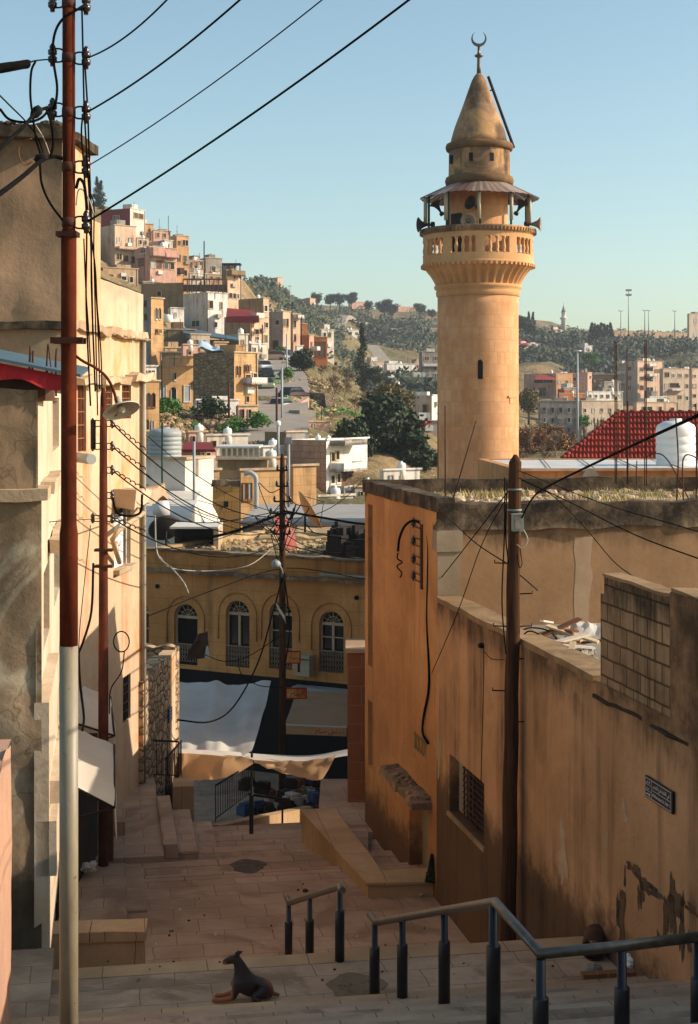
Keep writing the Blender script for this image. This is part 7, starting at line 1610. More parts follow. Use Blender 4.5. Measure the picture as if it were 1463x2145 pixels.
dhouse('yellow market building with tall narrow windows left of the market pole', 500, 505, 600, 985, 1075, 76, 10, 'h_yellow', [(508, 1012, 516, 1045), (520, 1012, 527, 1045), (565, 1012, 570, 1040), (575, 1010, 580, 1038), (584, 1008, 589, 1036)])
dhouse('yellow building with a row of six tall windows right of the market pole', 596, 615, 663, 976, 1072, 78, 36, 'h_yellow', [(619, 1004, 623, 1022), (627, 1002, 631, 1020), (634, 1001, 638, 1019), (641, 999, 645, 1018), (648, 998, 652, 1016), (655, 996, 659, 1015)], matL='h_orange')
dhouse('four storey brick apartment block with white balconies', 596, 684, 770, 922, 1080, 96, 62, 'h_white', [(693, 948, 700, 966), (703, 945, 709, 962), (692, 996, 700, 1012), (705, 993, 712, 1010), (716, 985, 738, 1008), (692, 1038, 699, 1050), (704, 1034, 711, 1046), (716, 1032, 735, 1044), (652, 948, 656, 962), (628, 945, 632, 960), (640, 948, 644, 955)], matL='h_brickpink', balc=[(690, 968, 740, 985, 'h_white'), (690, 1015, 738, 1030, 'h_white'), (692, 922, 740, 932, 'h_grey'), (690, 1052, 730, 1064, 'h_white')], tanks=[(622, 6, 12, W4), (664, 6, 9, W4)])
dhouse('low grey building in shade left of the brick apartment block', 555, 600, 640, 905, 1000, 104, 40, 'h_grey', [], matL='h_brown')
dhouse('flat pink wall building behind the brick apartment block', 600, 604, 690, 884, 930, 122, 12, 'h_pink', [(612, 892, 616, 898), (655, 888, 660, 905)])
# --- valley and right side
dhouse('white four storey apartment house across the valley', 684, 690, 754, 690, 736, 420, 12, 'h_white', auto=[('R', 5, 3, 4.5, 4.5, 692, 732)], tanks=[(715, 3, 8, W4), (728, 2.5, 5, W4), (736, 2.5, 5, W4)], wins=())
dhouse('beige low house left of the cypress in the valley', 740, 744, 790, 775, 800, 330, 12, 'h_beige', auto=[('R', 4, 1, 4, 6, 778, 792)], tanks=[(765, 2, 4, W4)])
dhouse('small beige house right of the cypress in the valley', 772, 776, 810, 757, 784, 350, 12, 'h_beige', auto=[('R', 3, 1, 4, 6, 762, 776)], tanks=[(780, 2, 4, W4)])
dhouse('white valley house with a row of terrace windows', 804, 809, 870, 762, 806, 330, 10, 'h_white', auto=[('R', 6, 1, 5, 6, 772, 786), ('R', 4, 1, 6, 7, 787, 802)], tanks=[(838, 3, 6, W4)])
dhouse('grey three storey house touching the left side of the minaret', 878, 884, 925, 737, 800, 320, 14, 'h_grey', auto=[('R', 2, 3, 9, 8, 742, 796)], balc=[(884, 762, 918, 768, 'h_white')])
dhouse('long low grey house in the shaded valley', 840, 846, 920, 790, 830, 300, 8, 'h_grey', auto=[('R', 6, 1, 5, 7, 798, 812)])
dhouse('beige flat roofed house with a bright right side, left of the minaret', 838, 905, 920, 828, 900, 172, 70, 'h_white', [(851, 846, 858, 866), (887, 848, 894, 866)], matL='h_beige')
dhouse('grey house with a red cloth on its roof, left of the minaret base', 866, 872, 930, 882, 960, 142, 10, 'h_grey', [(885, 900, 890, 912)])
m = MB(); sheet(m, [P(874, 893, 141.5), P(884, 897, 141.5), P(910, 882, 141.5), P(884, 880, 141.5)], 8, 6, .25, 3); lab(m.build('red_cloth', 'red_cloth', origin=P(885, 890, 141.5)), 'bright red cloth hanging on the grey house by the minaret', 'cloth')
_h = dhouse('small white house with a red roof right of the minaret', 1078, 1085, 1112, 722, 745, 430, 14, 'h_white', auto=[('R', 2, 1, 4, 6, 726, 738)])[0]
q = _h; m = MB(); a_, b_, c_, d_ = P(1076, 724, 429), P(1108, 724, 429), P(1094, 711, 436), P(1082, 711, 436); m.face([a_, b_, c_, d_]); m.face([b_, P(1116, 724, 440), c_]); m.build('red_roof', 'tile_red', q)
dhouse('low white house beside the small red roofed one', 1104, 1108, 1134, 720, 742, 440, 12, 'h_white', auto=[('R', 3, 1, 3, 4, 722, 732)])
_h = dhouse('orange lit house with a red hipped roof', 1098, 1164, 1200, 782, 836, 330, 30, 'h_orange', [(1170, 797, 1175, 803), (1185, 797, 1190, 803), (1170, 815, 1176, 821), (1120, 790, 1158, 802, '', 'dark'), (1130, 812, 1145, 830, '', 'glass_dark')], matL='h_pink', tanks=[(1114, 3, 8, W4)])[0]
q = _h; m = MB(); a_, b_, c_, d_ = P(1118, 795, 325), P(1163, 796, 325), P(1150, 784, 333), P(1128, 784, 333); m.face([a_, b_, c_, d_]); m.face([b_, P(1166, 790, 337), c_]); m.build('red_roof', 'tile_red', q)
dhouse('pink block house behind the tall street lamp', 1196, 1230, 1240, 780, 826, 336, 60, 'h_pink', auto=[('L', 2, 2, 6, 7, 786, 820)], matL='h_pink', tanks=[(1212, 3, 6, W4), (1230, 3, 6, W4)])
dhouse('dark shaded house above the white terrace house', 1236, 1240, 1290, 784, 826, 345, 10, 'h_dark', auto=[('R', 4, 1, 4, 6, 792, 804)])
dhouse('white terrace house in the middle right of the valley', 1226, 1230, 1305, 820, 846, 310, 8, 'h_white', auto=[('R', 6, 1, 5, 6, 824, 836)], tanks=[(1282, 4, 8, W4)])
dhouse('grey apartment house left of the bare poplars', 1128, 1132, 1218, 840, 930, 285, 6, 'h_grey', auto=[('R', 5, 3, 5, 9, 848, 912)])
dhouse('beige apartment house behind the bare poplars', 1212, 1217, 1304, 840, 935, 280, 6, 'h_beige', auto=[('R', 5, 3, 5, 8, 848, 920)])
dhouse('pale four storey apartment block with balconies, right', 1296, 1336, 1390, 756, 835, 350, 36, 'h_peach', [(1341, 770, 1348, 778), (1341, 789, 1348, 797), (1341, 808, 1348, 816), (1355, 770, 1368, 778, '', 'dark'), (1355, 791, 1368, 799, '', 'dark'), (1355, 811, 1368, 820, '', 'dark'), (1372, 774, 1384, 780), (1316, 768, 1323, 776), (1316, 788, 1323, 796), (1316, 808, 1323, 818)], matL='h_beige', balc=[(1298, 756, 1310, 762, 'h_white'), (1298, 778, 1310, 784, 'h_white'), (1298, 798, 1310, 804, 'h_white'), (1354, 762, 1370, 768, 'h_white'), (1354, 783, 1370, 789, 'h_white')], tanks=[(1362, 3, 6, W4), (1378, 3, 6, W4)])
dhouse('long beige apartment block at the right edge', 1382, 1388, 1448, 772, 862, 345, 12, 'h_beige', [(1393, 780, 1402, 790), (1408, 783, 1413, 791), (1421, 783, 1428, 791), (1436, 784, 1442, 791), (1393, 804, 1400, 812), (1404, 803, 1424, 811, '', 'dark'), (1436, 805, 1442, 813), (1420, 828, 1428, 836), (1437, 830, 1442, 838)], balc=[(1402, 814, 1428, 819, 'h_white')], tanks=[(1400, 3, 4, W4), (1436, 3, 5, W4), (1443, 3, 5, W4)])
dhouse('peach apartment block cut by the right edge', 1444, 1448, 1490, 772, 870, 338, 14, 'h_peach', auto=[('R', 3, 4, 6, 7, 778, 860)])
dhouse('low beige house with a teal roof cabin behind the red tiles', 1326, 1334, 1421, 843, 900, 260, 10, 'h_peach', [(1345, 852, 1366, 860, '', 'dark'), (1405, 854, 1412, 862), (1380, 852, 1386, 860)], tanks=[(1400, 3, 5, W4)])
dhouse('small teal and white roof cabin above the low beige house', 1358, 1362, 1396, 831, 846, 264, 12, 'h_white', [(1378, 836, 1386, 844, '', 'green_iron')], name='cabin', cat='cabin')
dhouse('long retaining wall building on the right skyline', 1270, 1276, 1446, 692, 716, 520, 4, 'h_tan', [], name='retaining_building', cat='building')
dhouse('plain beige block on the right skyline at the edge', 1440, 1444, 1490, 657, 712, 500, 14, 'h_beige', [(1454, 668, 1460, 676), (1454, 697, 1460, 705)])
dhouse('long low ridge building with a square tower', 531, 534, 576, 588, 622, 450, 10, 'h_grey', auto=[('R', 5, 2, 3, 4, 594, 612)])
dhouse('square lit tower at the end of the ridge building', 568, 582, 592, 581, 626, 448, 45, 'h_peach', [(584, 592, 587, 597), (584, 602, 587, 607), (584, 612, 587, 617)], matL='h_pink', name='tower', cat='tower')
dhouse('small pink cottage on the ridge beside the pines', 630, 650, 662, 625, 645, 500, 45, 'h_peach', [], matL='h_pink')
dhouse('low pink house between the pines on the ridge', 730, 734, 770, 632, 646, 640, 12, 'h_pink', [])
dhouse('faint brown house behind the right hand pines on the ridge', 830, 834, 870, 642, 656, 650, 12, 'h_pink', [])
dhouse('dark house beside the distant minaret', 1148, 1152, 1180, 690, 706, 560, 12, 'h_pink', [])
dhouse('brown house right of the distant minaret', 1196, 1200, 1232, 700, 716, 560, 12, 'h_brown', [])

# further houses packed between the others
for a in [
 ('salmon house behind the ochre house with the glazed roof balcony', 318, 322, 358, 482, 560, 262, 34, 'h_pink', [(328, 488, 334, 497), (342, 489, 348, 498)]),
 ('small peach house tucked under the dark red house', 284, 287, 312, 498, 560, 252, 32, 'h_peach', [(292, 503, 297, 512), (302, 504, 307, 513)]),
 ('cream house below the row of tall dark windows', 396, 398, 432, 572, 625, 236, 32, 'h_cream', [(404, 577, 409, 585), (414, 578, 419, 586), (423, 579, 428, 587)]),
 ('brown house under the skyline grey brown house', 430, 433, 472, 574, 625, 240, 30, 'h_tan', [(440, 579, 446, 587), (455, 580, 461, 588)]),
 ('low grey lean-to house behind the cream parapet', 296, 300, 338, 590, 640, 222, 30, 'h_grey', [(308, 600, 314, 608)]),
 ('tan terrace house between the white shed and the blue sheet roof', 396, 400, 440, 700, 745, 172, 30, 'h_beige', [(410, 712, 416, 722), (424, 713, 430, 723)]),
 ('ochre house wall above the long yellow house, left', 340, 343, 396, 728, 790, 154, 31, 'h_tan', [(352, 740, 358, 752), (372, 741, 378, 753)]),
 ('pink house left of the silver tarpaulin', 380, 384, 415, 722, 775, 147, 32, 'h_pink', [(394, 732, 400, 743)]),
 ('pale house with a wide dark doorway above the parked cars', 520, 524, 560, 720, 775, 188, 42, 'h_cream', [(530, 728, 536, 738), (543, 728, 549, 738), (532, 745, 540, 758)]),
 ('narrow tan house at the top of the road behind the dark car', 596, 598, 618, 690, 745, 232, 35, 'h_tan', [(602, 700, 607, 710)]),
 ('cream house behind the unfinished brown building', 668, 672, 700, 690, 745, 262, 32, 'h_cream', [(678, 697, 683, 705), (688, 697, 693, 705)]),
 ('long pale roofed house above the glazed terrace', 430, 434, 520, 912, 960, 97, 30, 'h_cream', [(445, 924, 452, 936), (470, 925, 477, 937)]),
 ('small pink house above the grey water tank', 392, 396, 432, 905, 955, 95, 30, 'h_pink', [(402, 914, 408, 926), (416, 915, 422, 927)]),
 ('low white house under the globe street lamp', 548, 552, 596, 936, 990, 97, 34, 'h_white', [(560, 946, 566, 958), (576, 946, 582, 958)]),
 ('tan roof house in front of the brick apartment block', 536, 540, 600, 960, 1030, 88, 31, 'h_tan', [(550, 970, 556, 984), (568, 970, 574, 984)]),
 ('pale house with laundry below the white balconies', 664, 668, 740, 1040, 1090, 84, 33, 'h_cream', [(680, 1048, 688, 1062), (702, 1047, 710, 1060)]),
 ('grey low house at the foot of the large evergreen', 740, 744, 800, 1020, 1080, 92, 30, 'h_grey', [(754, 1030, 760, 1042)]),
 ('white house glimpsed between the evergreen and the minaret base', 800, 804, 880, 985, 1060, 96, 32, 'h_white', [(816, 996, 823, 1012), (840, 996, 847, 1012)]),
 ('beige valley house above the brown tree top', 700, 704, 745, 795, 835, 262, 32, 'h_beige', [(712, 802, 717, 809), (726, 802, 731, 809)]),
 ('small white valley house beside the bushy cypress tree', 786, 789, 812, 790, 826, 300, 32, 'h_white', [(794, 797, 798, 803)]),
 ('pink valley house behind the white terrace windows', 866, 869, 890, 758, 800, 345, 32, 'h_pink', [(873, 764, 877, 771)]),
 ('cream valley house low beside the grey three storey one', 812, 816, 852, 806, 850, 270, 32, 'h_cream', [(824, 814, 829, 821), (838, 814, 843, 821)]),
 ('low house with a red roof edge below the orange lit house', 1168, 1172, 1226, 824, 862, 300, 31, 'h_rust', [(1182, 832, 1188, 839), (1202, 832, 1208, 839)]),
 ('pale blue grey house behind the low red edged one', 1176, 1180, 1212, 812, 840, 318, 32, 'h_grey', [(1188, 818, 1193, 824)]),
 ('tan house beside the dark cypress row', 1186, 1190, 1236, 722, 750, 470, 32, 'h_tan', [(1200, 728, 1205, 733)]),
 ('small white house in the dark wood on the right', 1222, 1225, 1242, 724, 740, 440, 32, 'h_white', [(1230, 729, 1235, 734)]),
 ('grey house in shade left of the pale apartment block', 1262, 1266, 1300, 800, 850, 318, 30, 'h_grey', [(1276, 808, 1281, 815)]),
]:
    dhouse(*a, tanks=[((a[2]+a[3])/2, max(2.2, 900/a[6]), max(4, 1700/a[6]), W4)] if hash(a[0][3:9]) and (a[2] % 3 != 1) and a[6] < 320 else [])
# distant minaret, skyline lamp masts
dm = thing('distant_minaret', P(1181, 712, 600), 'small distant white minaret on the right skyline', 'minaret')
kk = 600/f; c_ = P(1181, 712, 600)
m = MB(); m.lathe(c_, [(5.2*kk, 0), (5*kk, 42*kk), (7.5*kk, 44*kk), (7.5*kk, 47*kk), (4.5*kk, 47.5*kk), (4.2*kk, 56*kk), (6*kk, 58*kk)], n=18); m.build('shaft', 'h_white', dm)
m = MB(); m.lathe((c_[0], c_[1], c_[2]+58*kk), [(5*kk, 0), (2.5*kk, 8*kk), (.4*kk, 15*kk), (.2*kk, 22*kk)], n=14); m.build('spire', 'h_grey', dm)
for k, (px, y0, y1, d, h_) in enumerate([(1317, 608, 700, 500, 4), (1301, 651, 700, 510, 2), (1351, 650, 700, 510, 2), (1359, 650, 700, 510, 2), (1414, 651, 700, 510, 2), (608, 598, 626, 470, 1), (526, 580, 600, 460, 1)]):
    w_ = ['tallest floodlight mast', 'leftmost twin lamp mast', 'second twin lamp mast', 'third twin lamp mast', 'rightmost twin lamp mast', 'thin mast right of the ridge building', 'thin mast left of the ridge building'][k]
    t = thing('lamp_mast', P(px, y1, d), w_+' on the skyline', 'mast'); m = MB(); m.tube([P(px, y1+6, d), P(px, y0, d)], [.22, .12], n=6); m.build('mast_pole', 'tank_grey', t)
    m = MB(); q = P(px, y0, d)
    if h_ == 4:
        for zz in (0, 1.6): m.box(q[0]-1.0, q[0]+1.0, d-.3, d, q[2]-zz-.35, q[2]-zz+.35)
    elif h_ == 2: m.tube([(q[0]-.9, d, q[2]+.1), (q[0], d, q[2]-.2), (q[0]+.9, d, q[2]+.1)], .12, n=5)
    else: m.tube([(q[0]-.8, d, q[2]-.2), (q[0]+.8, d, q[2]-.2)], .1, n=5)
    m.build('lamp_head', 'tank_grey', t)
t = thing('lamp_mast', P(1210, 880, 150), 'tall grey street lamp standing before the valley apartments', 'street lamp'); m = MB(); m.tube([P(1210, 960, 150), P(1210, 735, 150)], [.16, .09], n=8); m.build('mast_pole', 'tank_grey', t)
m = MB(); q = P(1210, 735, 150); m.tube([(q[0]-.35, 150, q[2]), (q[0]+.1, 150, q[2]), (q[0]+.4, 150, q[2]-.02)], .1, n=6); m.build('lamp_head', 'roof_sheet', t)
GP = 'street poles on the left hillside'
for k, (px, y0, y1, d, mt) in enumerate([(601, 700, 830, 165, 'tank_grey'), (591, 770, 905, 120, 'tank_grey'), (580, 812, 905, 118, 'rust_iron'), (583, 887, 960, 95, 'tank_grey'), (428, 505, 605, 220, 'iron'), (632, 664, 735, 225, 'iron'), (550, 680, 748, 190, 'rust_iron'), (340, 755, 860, 128, 'rust_iron'), (480, 800, 885, 117, 'rust_iron'), (353, 452, 492, 245, 'iron')]):
    w_ = ['pale pole beside the round tree above the road', 'pale pole right of the parked white car', 'dark thin pole left of the parked white car', 'globe street lamp above the low grey building', 'dark pole in front of the tall beige house', 'dark pole in front of the tall grey house', 'thin rusty pole below the dark red roof', 'thin rusty pole before the long yellow house', 'thin rusty pole before the golden stone house', 'thin aerial on the pink house roof'][k]
    t = thing('street_pole', P(px, y1, d), w_, 'pole', GP); m = MB(); m.tube([P(px, y1, d), P(px, y0, d)], .09 if k != 9 else .05, n=6); m.build('pole_shaft', mt, t)
    if k == 3: m = MB(); m.lathe(P(px, y0, d), [(.01, -.2), (.15, -.14), (.2, 0), (.15, .14), (.01, .2)], n=14); m.build('globe', 'white_plastic', t)
# ---------------------------------------------------------------- vehicles on the hill road
def car(px, py, d, rz, paint, lb, L=4.1):
    c = P(px, py, d); t = thing('parked_car', c, lb, 'car', 'cars parked on the hillside road'); F_ = Fr(c, rz); Wd = .84
    def loft(m, secs, mi=0):
        """secs: list of (x, half width, z0, z1)"""
        pts = [[F_(x, -w_, z0), F_(x, -w_*1.03, (z0+z1)/2), F_(x, -w_*.9, z1), F_(x, w_*.9, z1), F_(x, w_*1.03, (z0+z1)/2), F_(x, w_, z0)] for x, w_, z0, z1 in secs]
        for a, b in zip(pts, pts[1:]):
            for i in range(6): m.face([a[i], b[i], b[(i+1) % 6], a[(i+1) % 6]], mi)
        m.face(pts[0][::-1], mi); m.face(pts[-1], mi)
    m = MB(); loft(m, [(-L/2, .68, .4, .66), (-L/2+.15, Wd, .3, .82), (-L/2+1.0, Wd, .25, .9), (0, Wd, .25, .92), (L/2-1.1, Wd, .25, .9), (L/2-.2, Wd*.96, .28, .74), (L/2, .66, .35, .6)]); m.build('body', paint, t)
    m = MB(); loft(m, [(-L/2+.25, .70, .86, .90), (-L/2+.75, .62, .88, 1.36), (.1, .60, .88, 1.42), (.55, .62, .88, 1.34), (L/2-1.0, .70, .86, .92)]); m.build('windows', 'glass_dark', t)
    m = MB(); loft(m, [(-L/2+.8, .60, 1.36, 1.40), (.1, .58, 1.40, 1.45), (.5, .60, 1.33, 1.38)]); m.build('car_roof', paint, t)
    for x in (-L/2+.75, L/2-.75):
        for s_ in (-1, 1):
            a, b = Vector(F_(x, s_*Wd*1.02, .3)), Vector(F_(x, s_*(Wd-.2), .3)); m = MB(); m.lathe(a, [(.18, -.0), (.3, .0), (.31, .05), (.31, .17), (.2, .2)], n=14, basis=(b-a).to_track_quat('Z', 'Y').to_matrix()); m.build('wheel', 'dark', t)
    for s_ in (-1, 1):
        m = MB(); m.box(L/2-.12, L/2+.0, s_*.52-.14, s_*.52+.14, .52, .64, 0, F_); m.build('headlight', 'roof_sheet', t)
mat_plain('car_white', '#d8d8d6', .3, .1, .03, 1, .5); mat_plain('car_silver', '#9a9a9c', .3, .5, .03, 1, .5); mat_plain('car_dark', '#20262a', .25, .2, .03, 1, .5); mat_plain('car_red', '#3a1518', .25, .2, .03, 1, .5); mat_plain('car_green', '#7c8468', .35, .2, .03, 1, .5)
for px, py, d, rz, pt, lb in ((577, 756, 207, 2.75, 'car_silver', 'silver hatchback, highest car on the hillside road'), (589, 752, 214, 2.6, 'car_dark', 'dark car behind the silver hatchback at the top of the road'),
    (547, 779, 178, 2.0, 'car_white', 'white car half hidden behind the golden stone house'), (553, 796, 168, 1.9, 'car_dark', 'dark green car parked left of the road below the white one'), (551, 818, 158, 1.9, 'car_green', 'pale green car parked nearest the white balcony'),
    (617, 840, 148, 1.0, 'car_red', 'dark maroon car parked beside the stone wall, right of the road'), (592, 865, 137, 1.25, 'car_white', 'white hatchback parked at the right kerb of the road')):
    car(px, py, d, rz, pt, lb)
# low stone walls on the slope
def swall(pts, h_, th_, mat, lb):
    m = MB(); q = [P(*p) for p in pts]
    for a, b in zip(q, q[1:]):
        F_ = Fr((a[0], a[1], 0), math.atan2(b[1]-a[1], b[0]-a[0])); L = math.hypot(b[0]-a[0], b[1]-a[1]); m.ext([(0, -h_), (th_, -h_), (th_, 0), (0, 0)], 0, L, F=lambda x, y, z: F_(x, y, z+a[2]+(b[2]-a[2])*x/L))
    return lab(m.build('stone_wall', mat, origin=q[0]), lb, 'wall')
swall([(606, 862, 135), (628, 845, 137), (648, 832, 140)], 1.6, .5, 'h_pink', 'low pink stone wall beside the maroon car')
swall([(640, 822, 150), (680, 824, 148), (684, 850, 140)], 3.6, .6, 'h_stone', 'tall broken stone block wall with a white edge on the slope')
swall([(600, 892, 125), (640, 872, 130), (672, 868, 132)], 3.2, .5, 'h_brickpink', 'pale pink retaining wall below the grass patch')
swall([(560, 812, 160), (545, 855, 135), (540, 890, 120)], .8, .3, 'h_stone', 'low kerb wall along the left of the hillside road')
swall([(300, 712, 160), (350, 728, 162), (405, 742, 158)], 5, .5, 'h_brown', 'brown retaining wall on the slope beside the cream parapet')
swall([(602, 770, 180), (610, 800, 165), (604, 830, 152)], 1.0, .4, 'h_stone', 'rough low wall along the right of the hillside road')
# ---------------------------------------------------------------- vegetation
def crown_mesh(name, n, mat, kind, seed, leaf=.35):
    """unit-size crown (height 1, radius ~.5) built from clusters of leaf faces"""
    q = random.Random(seed); m = MB()
    cl = []
    nc = {'round': 26, 'pine': 16, 'cypress': 40, 'bush': 12}[kind]
    for i in range(nc):
        if kind == 'cypress':
            z = q.random(); r_ = .13*(math.sin(math.pi*min(1, z*.86+.14))**.6)*(1.05-z*.55); a = q.uniform(0, 6.28); cl.append((r_*.6*math.cos(a), r_*.6*math.sin(a), z*.96+.02, max(.03, r_*.75), .09))
        elif kind == 'pine':
            a = q.uniform(0, 6.28); r_ = q.uniform(.05, .42); cl.append((r_*math.cos(a), r_*math.sin(a), .6+q.uniform(-.2, .3)*(1-r_), q.uniform(.14, .24), q.uniform(.12, .2)))
        elif kind == 'bush':
            a = q.uniform(0, 6.28); r_ = q.uniform(0, .35); cl.append((r_*math.cos(a), r_*math.sin(a), .3+q.uniform(0, .4), q.uniform(.14, .24), .18))
        else:
            v_ = Vector((q.gauss(0, 1), q.gauss(0, 1), q.gauss(0, 1))).normalized(); r_ = q.uniform(.15, .36); cl.append((v_.x*r_, v_.y*r_, .58+v_.z*r_*.85, q.uniform(.11, .2), q.uniform(.09, .16)))
    for i in range(n):
        c_ = q.choice(cl); v_ = Vector((q.gauss(0, 1), q.gauss(0, 1), q.gauss(0, 1))).normalized(); rr_ = q.uniform(.55, 1.08)
        p = Vector((c_[0]+v_.x*c_[3]*rr_, c_[1]+v_.y*c_[3]*rr_, c_[2]+v_.z*c_[4]*rr_))
        s_ = leaf*.1*q.uniform(.5, 1.3); u_ = Vector((q.gauss(0, 1), q.gauss(0, 1), q.gauss(0, .7))).normalized()*s_; w_ = (u_.cross(v_)).normalized()*s_*.6 if u_.cross(v_).length > 1e-5 else u_.orthogonal()*.6
        m.face([p-u_, p-w_, p+u_, p+w_])
    me = m.build(name, mat); d = me.data; bpy.data.objects.remove(me); return d
def trunk_mesh(kind, seed):
    q = random.Random(seed); m = MB(); top = .6 if kind != 'cypress' else .9
    m.tube([(0, 0, -.06), (.01, 0, .15), (-.01, .01, .35), (0, 0, top)], [.04, .03, .024, .008] if kind != 'cypress' else [.02, .016, .012, .003], n=7)
    if kind != 'cypress':
        for i in range(7):
            a = i*.9+q.random(); z = q.uniform(.22, .45); m.tube([(0, 0, z), (.12*math.cos(a), .12*math.sin(a), z+.12), (.3*math.cos(a), .3*math.sin(a), z+.22+q.uniform(0, .1))], [.018, .012, .003], n=5)
    o = m.build('trunk', 'bark'); d = o.data; bpy.data.objects.remove(o); return d
def bare_mesh(seed, spread=.35, mat='twig', up=1.0):
    q = random.Random(seed); m = MB()
    def br(p, dv_, L, r_, dep):
        e = p+dv_*L; mid = p+dv_*L*.5+Vector((q.uniform(-1, 1), q.uniform(-1, 1), q.uniform(-1, 1)))*L*.06; m.tube([p, mid, e], [max(.008, r_), max(.007, r_*.8), max(.006, r_*.55)], n=4 if dep > 1 else 6, caps=False)
        if dep < 5:
            for k in range(3 if dep < 4 else 3):
                a = q.uniform(0, 6.28); nd = (dv_+Vector((math.cos(a)*spread, math.sin(a)*spread, .12*up))*q.uniform(.7, 1.4)).normalized(); br(p.lerp(e, q.uniform(.55, 1)), nd, L*q.uniform(.6, .82), r_*.5, dep+1)
    br(Vector((0, 0, -.05)), Vector((0, 0, 1)), .3, .018, 0)
    o = m.build('branches', mat); d = o.data; bpy.data.objects.remove(o); return d
CR = {('round', 0): crown_mesh('crown', 5200, 'leaf_dark', 'round', 1), ('round', 1): crown_mesh('crown', 3000, 'leaf_olive', 'round', 2), ('round', 2): crown_mesh('crown', 3000, 'leaf_green', 'round', 3), ('round', 3): crown_mesh('crown', 3000, 'leaf_brown', 'round', 6, .25),
      ('pine', 0): crown_mesh('crown', 2400, 'leaf_pine', 'round', 4), ('pine', 1): crown_mesh('crown', 2400, 'leaf_pine', 'round', 14), ('cypress', 0): crown_mesh('crown', 2600, 'leaf_dark', 'cypress', 5, .2), ('bush', 0): crown_mesh('crown', 900, 'leaf_green', 'bush', 7, .5), ('bush', 1): crown_mesh('crown', 900, 'leaf_grey', 'bush', 8, .5), ('bush', 2): crown_mesh('crown', 900, 'leaf_dark', 'bush', 9, .5)}
TK = {'round': trunk_mesh('round', 1), 'pine': trunk_mesh('pine', 2), 'cypress': trunk_mesh('cypress', 3), 'bush': trunk_mesh('cypress', 4)}
BARE = [bare_mesh(1), bare_mesh(2, .5, 'twig', .3), bare_mesh(3, .16, 'twig', 1.6)]
def tree(px, yb, yt, d, kind, var, lb, wx=1.0, name='tree', cat='tree', group=None):
    c = P(px, yb, d); h = (yb-yt)/f*d; t = thing(name, c, lb, cat, group); rz = rnd.uniform(0, 6.28)
    o = bpy.data.objects.new('crown', CR[kind, var]); COL.objects.link(o); o.parent = t; t.scale = (h*wx, h*wx, h); t.rotation_euler = (0, 0, rz)
    o = bpy.data.objects.new('trunk', TK[kind]); COL.objects.link(o); o.parent = t
    return t
def bare(px, yb, yt, d, var, lb, wx=1.0, name='bare_tree', group=None):
    c = P(px, yb, d); h = (yb-yt)/f*d; t = thing(name, c, lb, 'tree', group); o = bpy.data.objects.new('branches', BARE[var]); COL.objects.link(o); o.parent = t; t.scale = (h*wx*.9, h*wx*.9, h*.85); t.rotation_euler = (0, 0, rnd.uniform(0, 6.28))
tree(800, 1035, 800, 112, 'round', 0, 'large dark evergreen tree left of the minaret', .85)
tree(735, 1030, 860, 108, 'round', 0, 'smaller dark tree at the left flank of the large evergreen', .8)
tree(868, 1030, 890, 110, 'round', 0, 'dark tree crown between the large evergreen and the minaret', .9)
tree(815, 900, 790, 125, 'round', 1, 'olive brown tree top rising behind the large evergreen', 1.1)
tree(635, 800, 722, 176, 'round', 0, 'round dark tree on the slope above the road', .95)
tree(758, 805, 683, 240, 'cypress', 0, 'tall solitary dark cypress in the valley', 1.1, 'cypress', 'cypress')
tree(785, 815, 765, 238, 'round', 0, 'dark bushy tree beside the solitary cypress', 1.1)
tree(725, 810, 768, 250, 'round', 1, 'brownish tree left of the solitary cypress', 1.2)
for px, yb, yt, w_ in ((203, 430, 372, 'left'), (212, 440, 380, 'right')): tree(px, yb, yt, 300, 'cypress', 0, w_+' one of two dark conifers on the ridge behind the cream house', 1.4, 'conifer', 'conifer')
for k, (px, yb, yt, wx) in enumerate([(663, 645, 610, 1.1), (692, 642, 611, 1.1), (712, 642, 612, 1.1), (737, 640, 608, 1.2), (772, 648, 628, 1.1), (806, 660, 622, 1.3), (822, 664, 632, 1.2), (880, 656, 632, 1.4), (905, 664, 646, 1.2)]):
    tree(px, yb+9, yt-1, 600, 'pine', k % 2, ['first', 'second', 'third', 'fourth', 'fifth', 'sixth', 'seventh', 'eighth', 'ninth'][k]+' umbrella pine from the left on the far ridge', wx*.72, 'pine_tree', 'pine tree', 'umbrella pines on the far ridge')
for k, (px, yb, yt) in enumerate([(1090, 700, 656), (1100, 700, 662), (1108, 698, 654), (1117, 700, 655), (1157, 715, 683)]):
    tree(px, yb, yt, 480, 'cypress' if k > 1 else 'round', 0, ['round dark tree touching the right side of the minaret', 'second round dark tree right of the minaret', 'left tall cypress right of the minaret', 'right tall cypress right of the minaret', 'single cypress left of the distant minaret'][k], 1.3 if k > 1 else 1.2)
for k in range(7): tree(1240+k*6.5, 742, 678+(k % 3)*2, 470, 'cypress', 0, 'dark cypress in the dense row on the right skyline', 1.4, 'cypress', 'cypress', 'row of cypresses on the right skyline')
tree(1108, 885, 805, 190, 'round', 1, 'olive green tree just right of the minaret shaft', .9)
tree(1240, 775, 735, 380, 'round', 2, 'light green round tree below the cypress row', 1.2)
tree(1222, 905, 868, 175, 'round', 2, 'green bush tree among the bare poplars', 1.1)
for k, (px, yb, yt, wx) in enumerate([(1110, 980, 885, 1.2), (1150, 985, 880, 1.3), (1185, 985, 905, 1.1)]):
    tree(px, yb, yt, 120+k*4, 'round', 3, ['left', 'middle', 'right'][k]+' rust brown leafed tree right of the minaret base', wx)
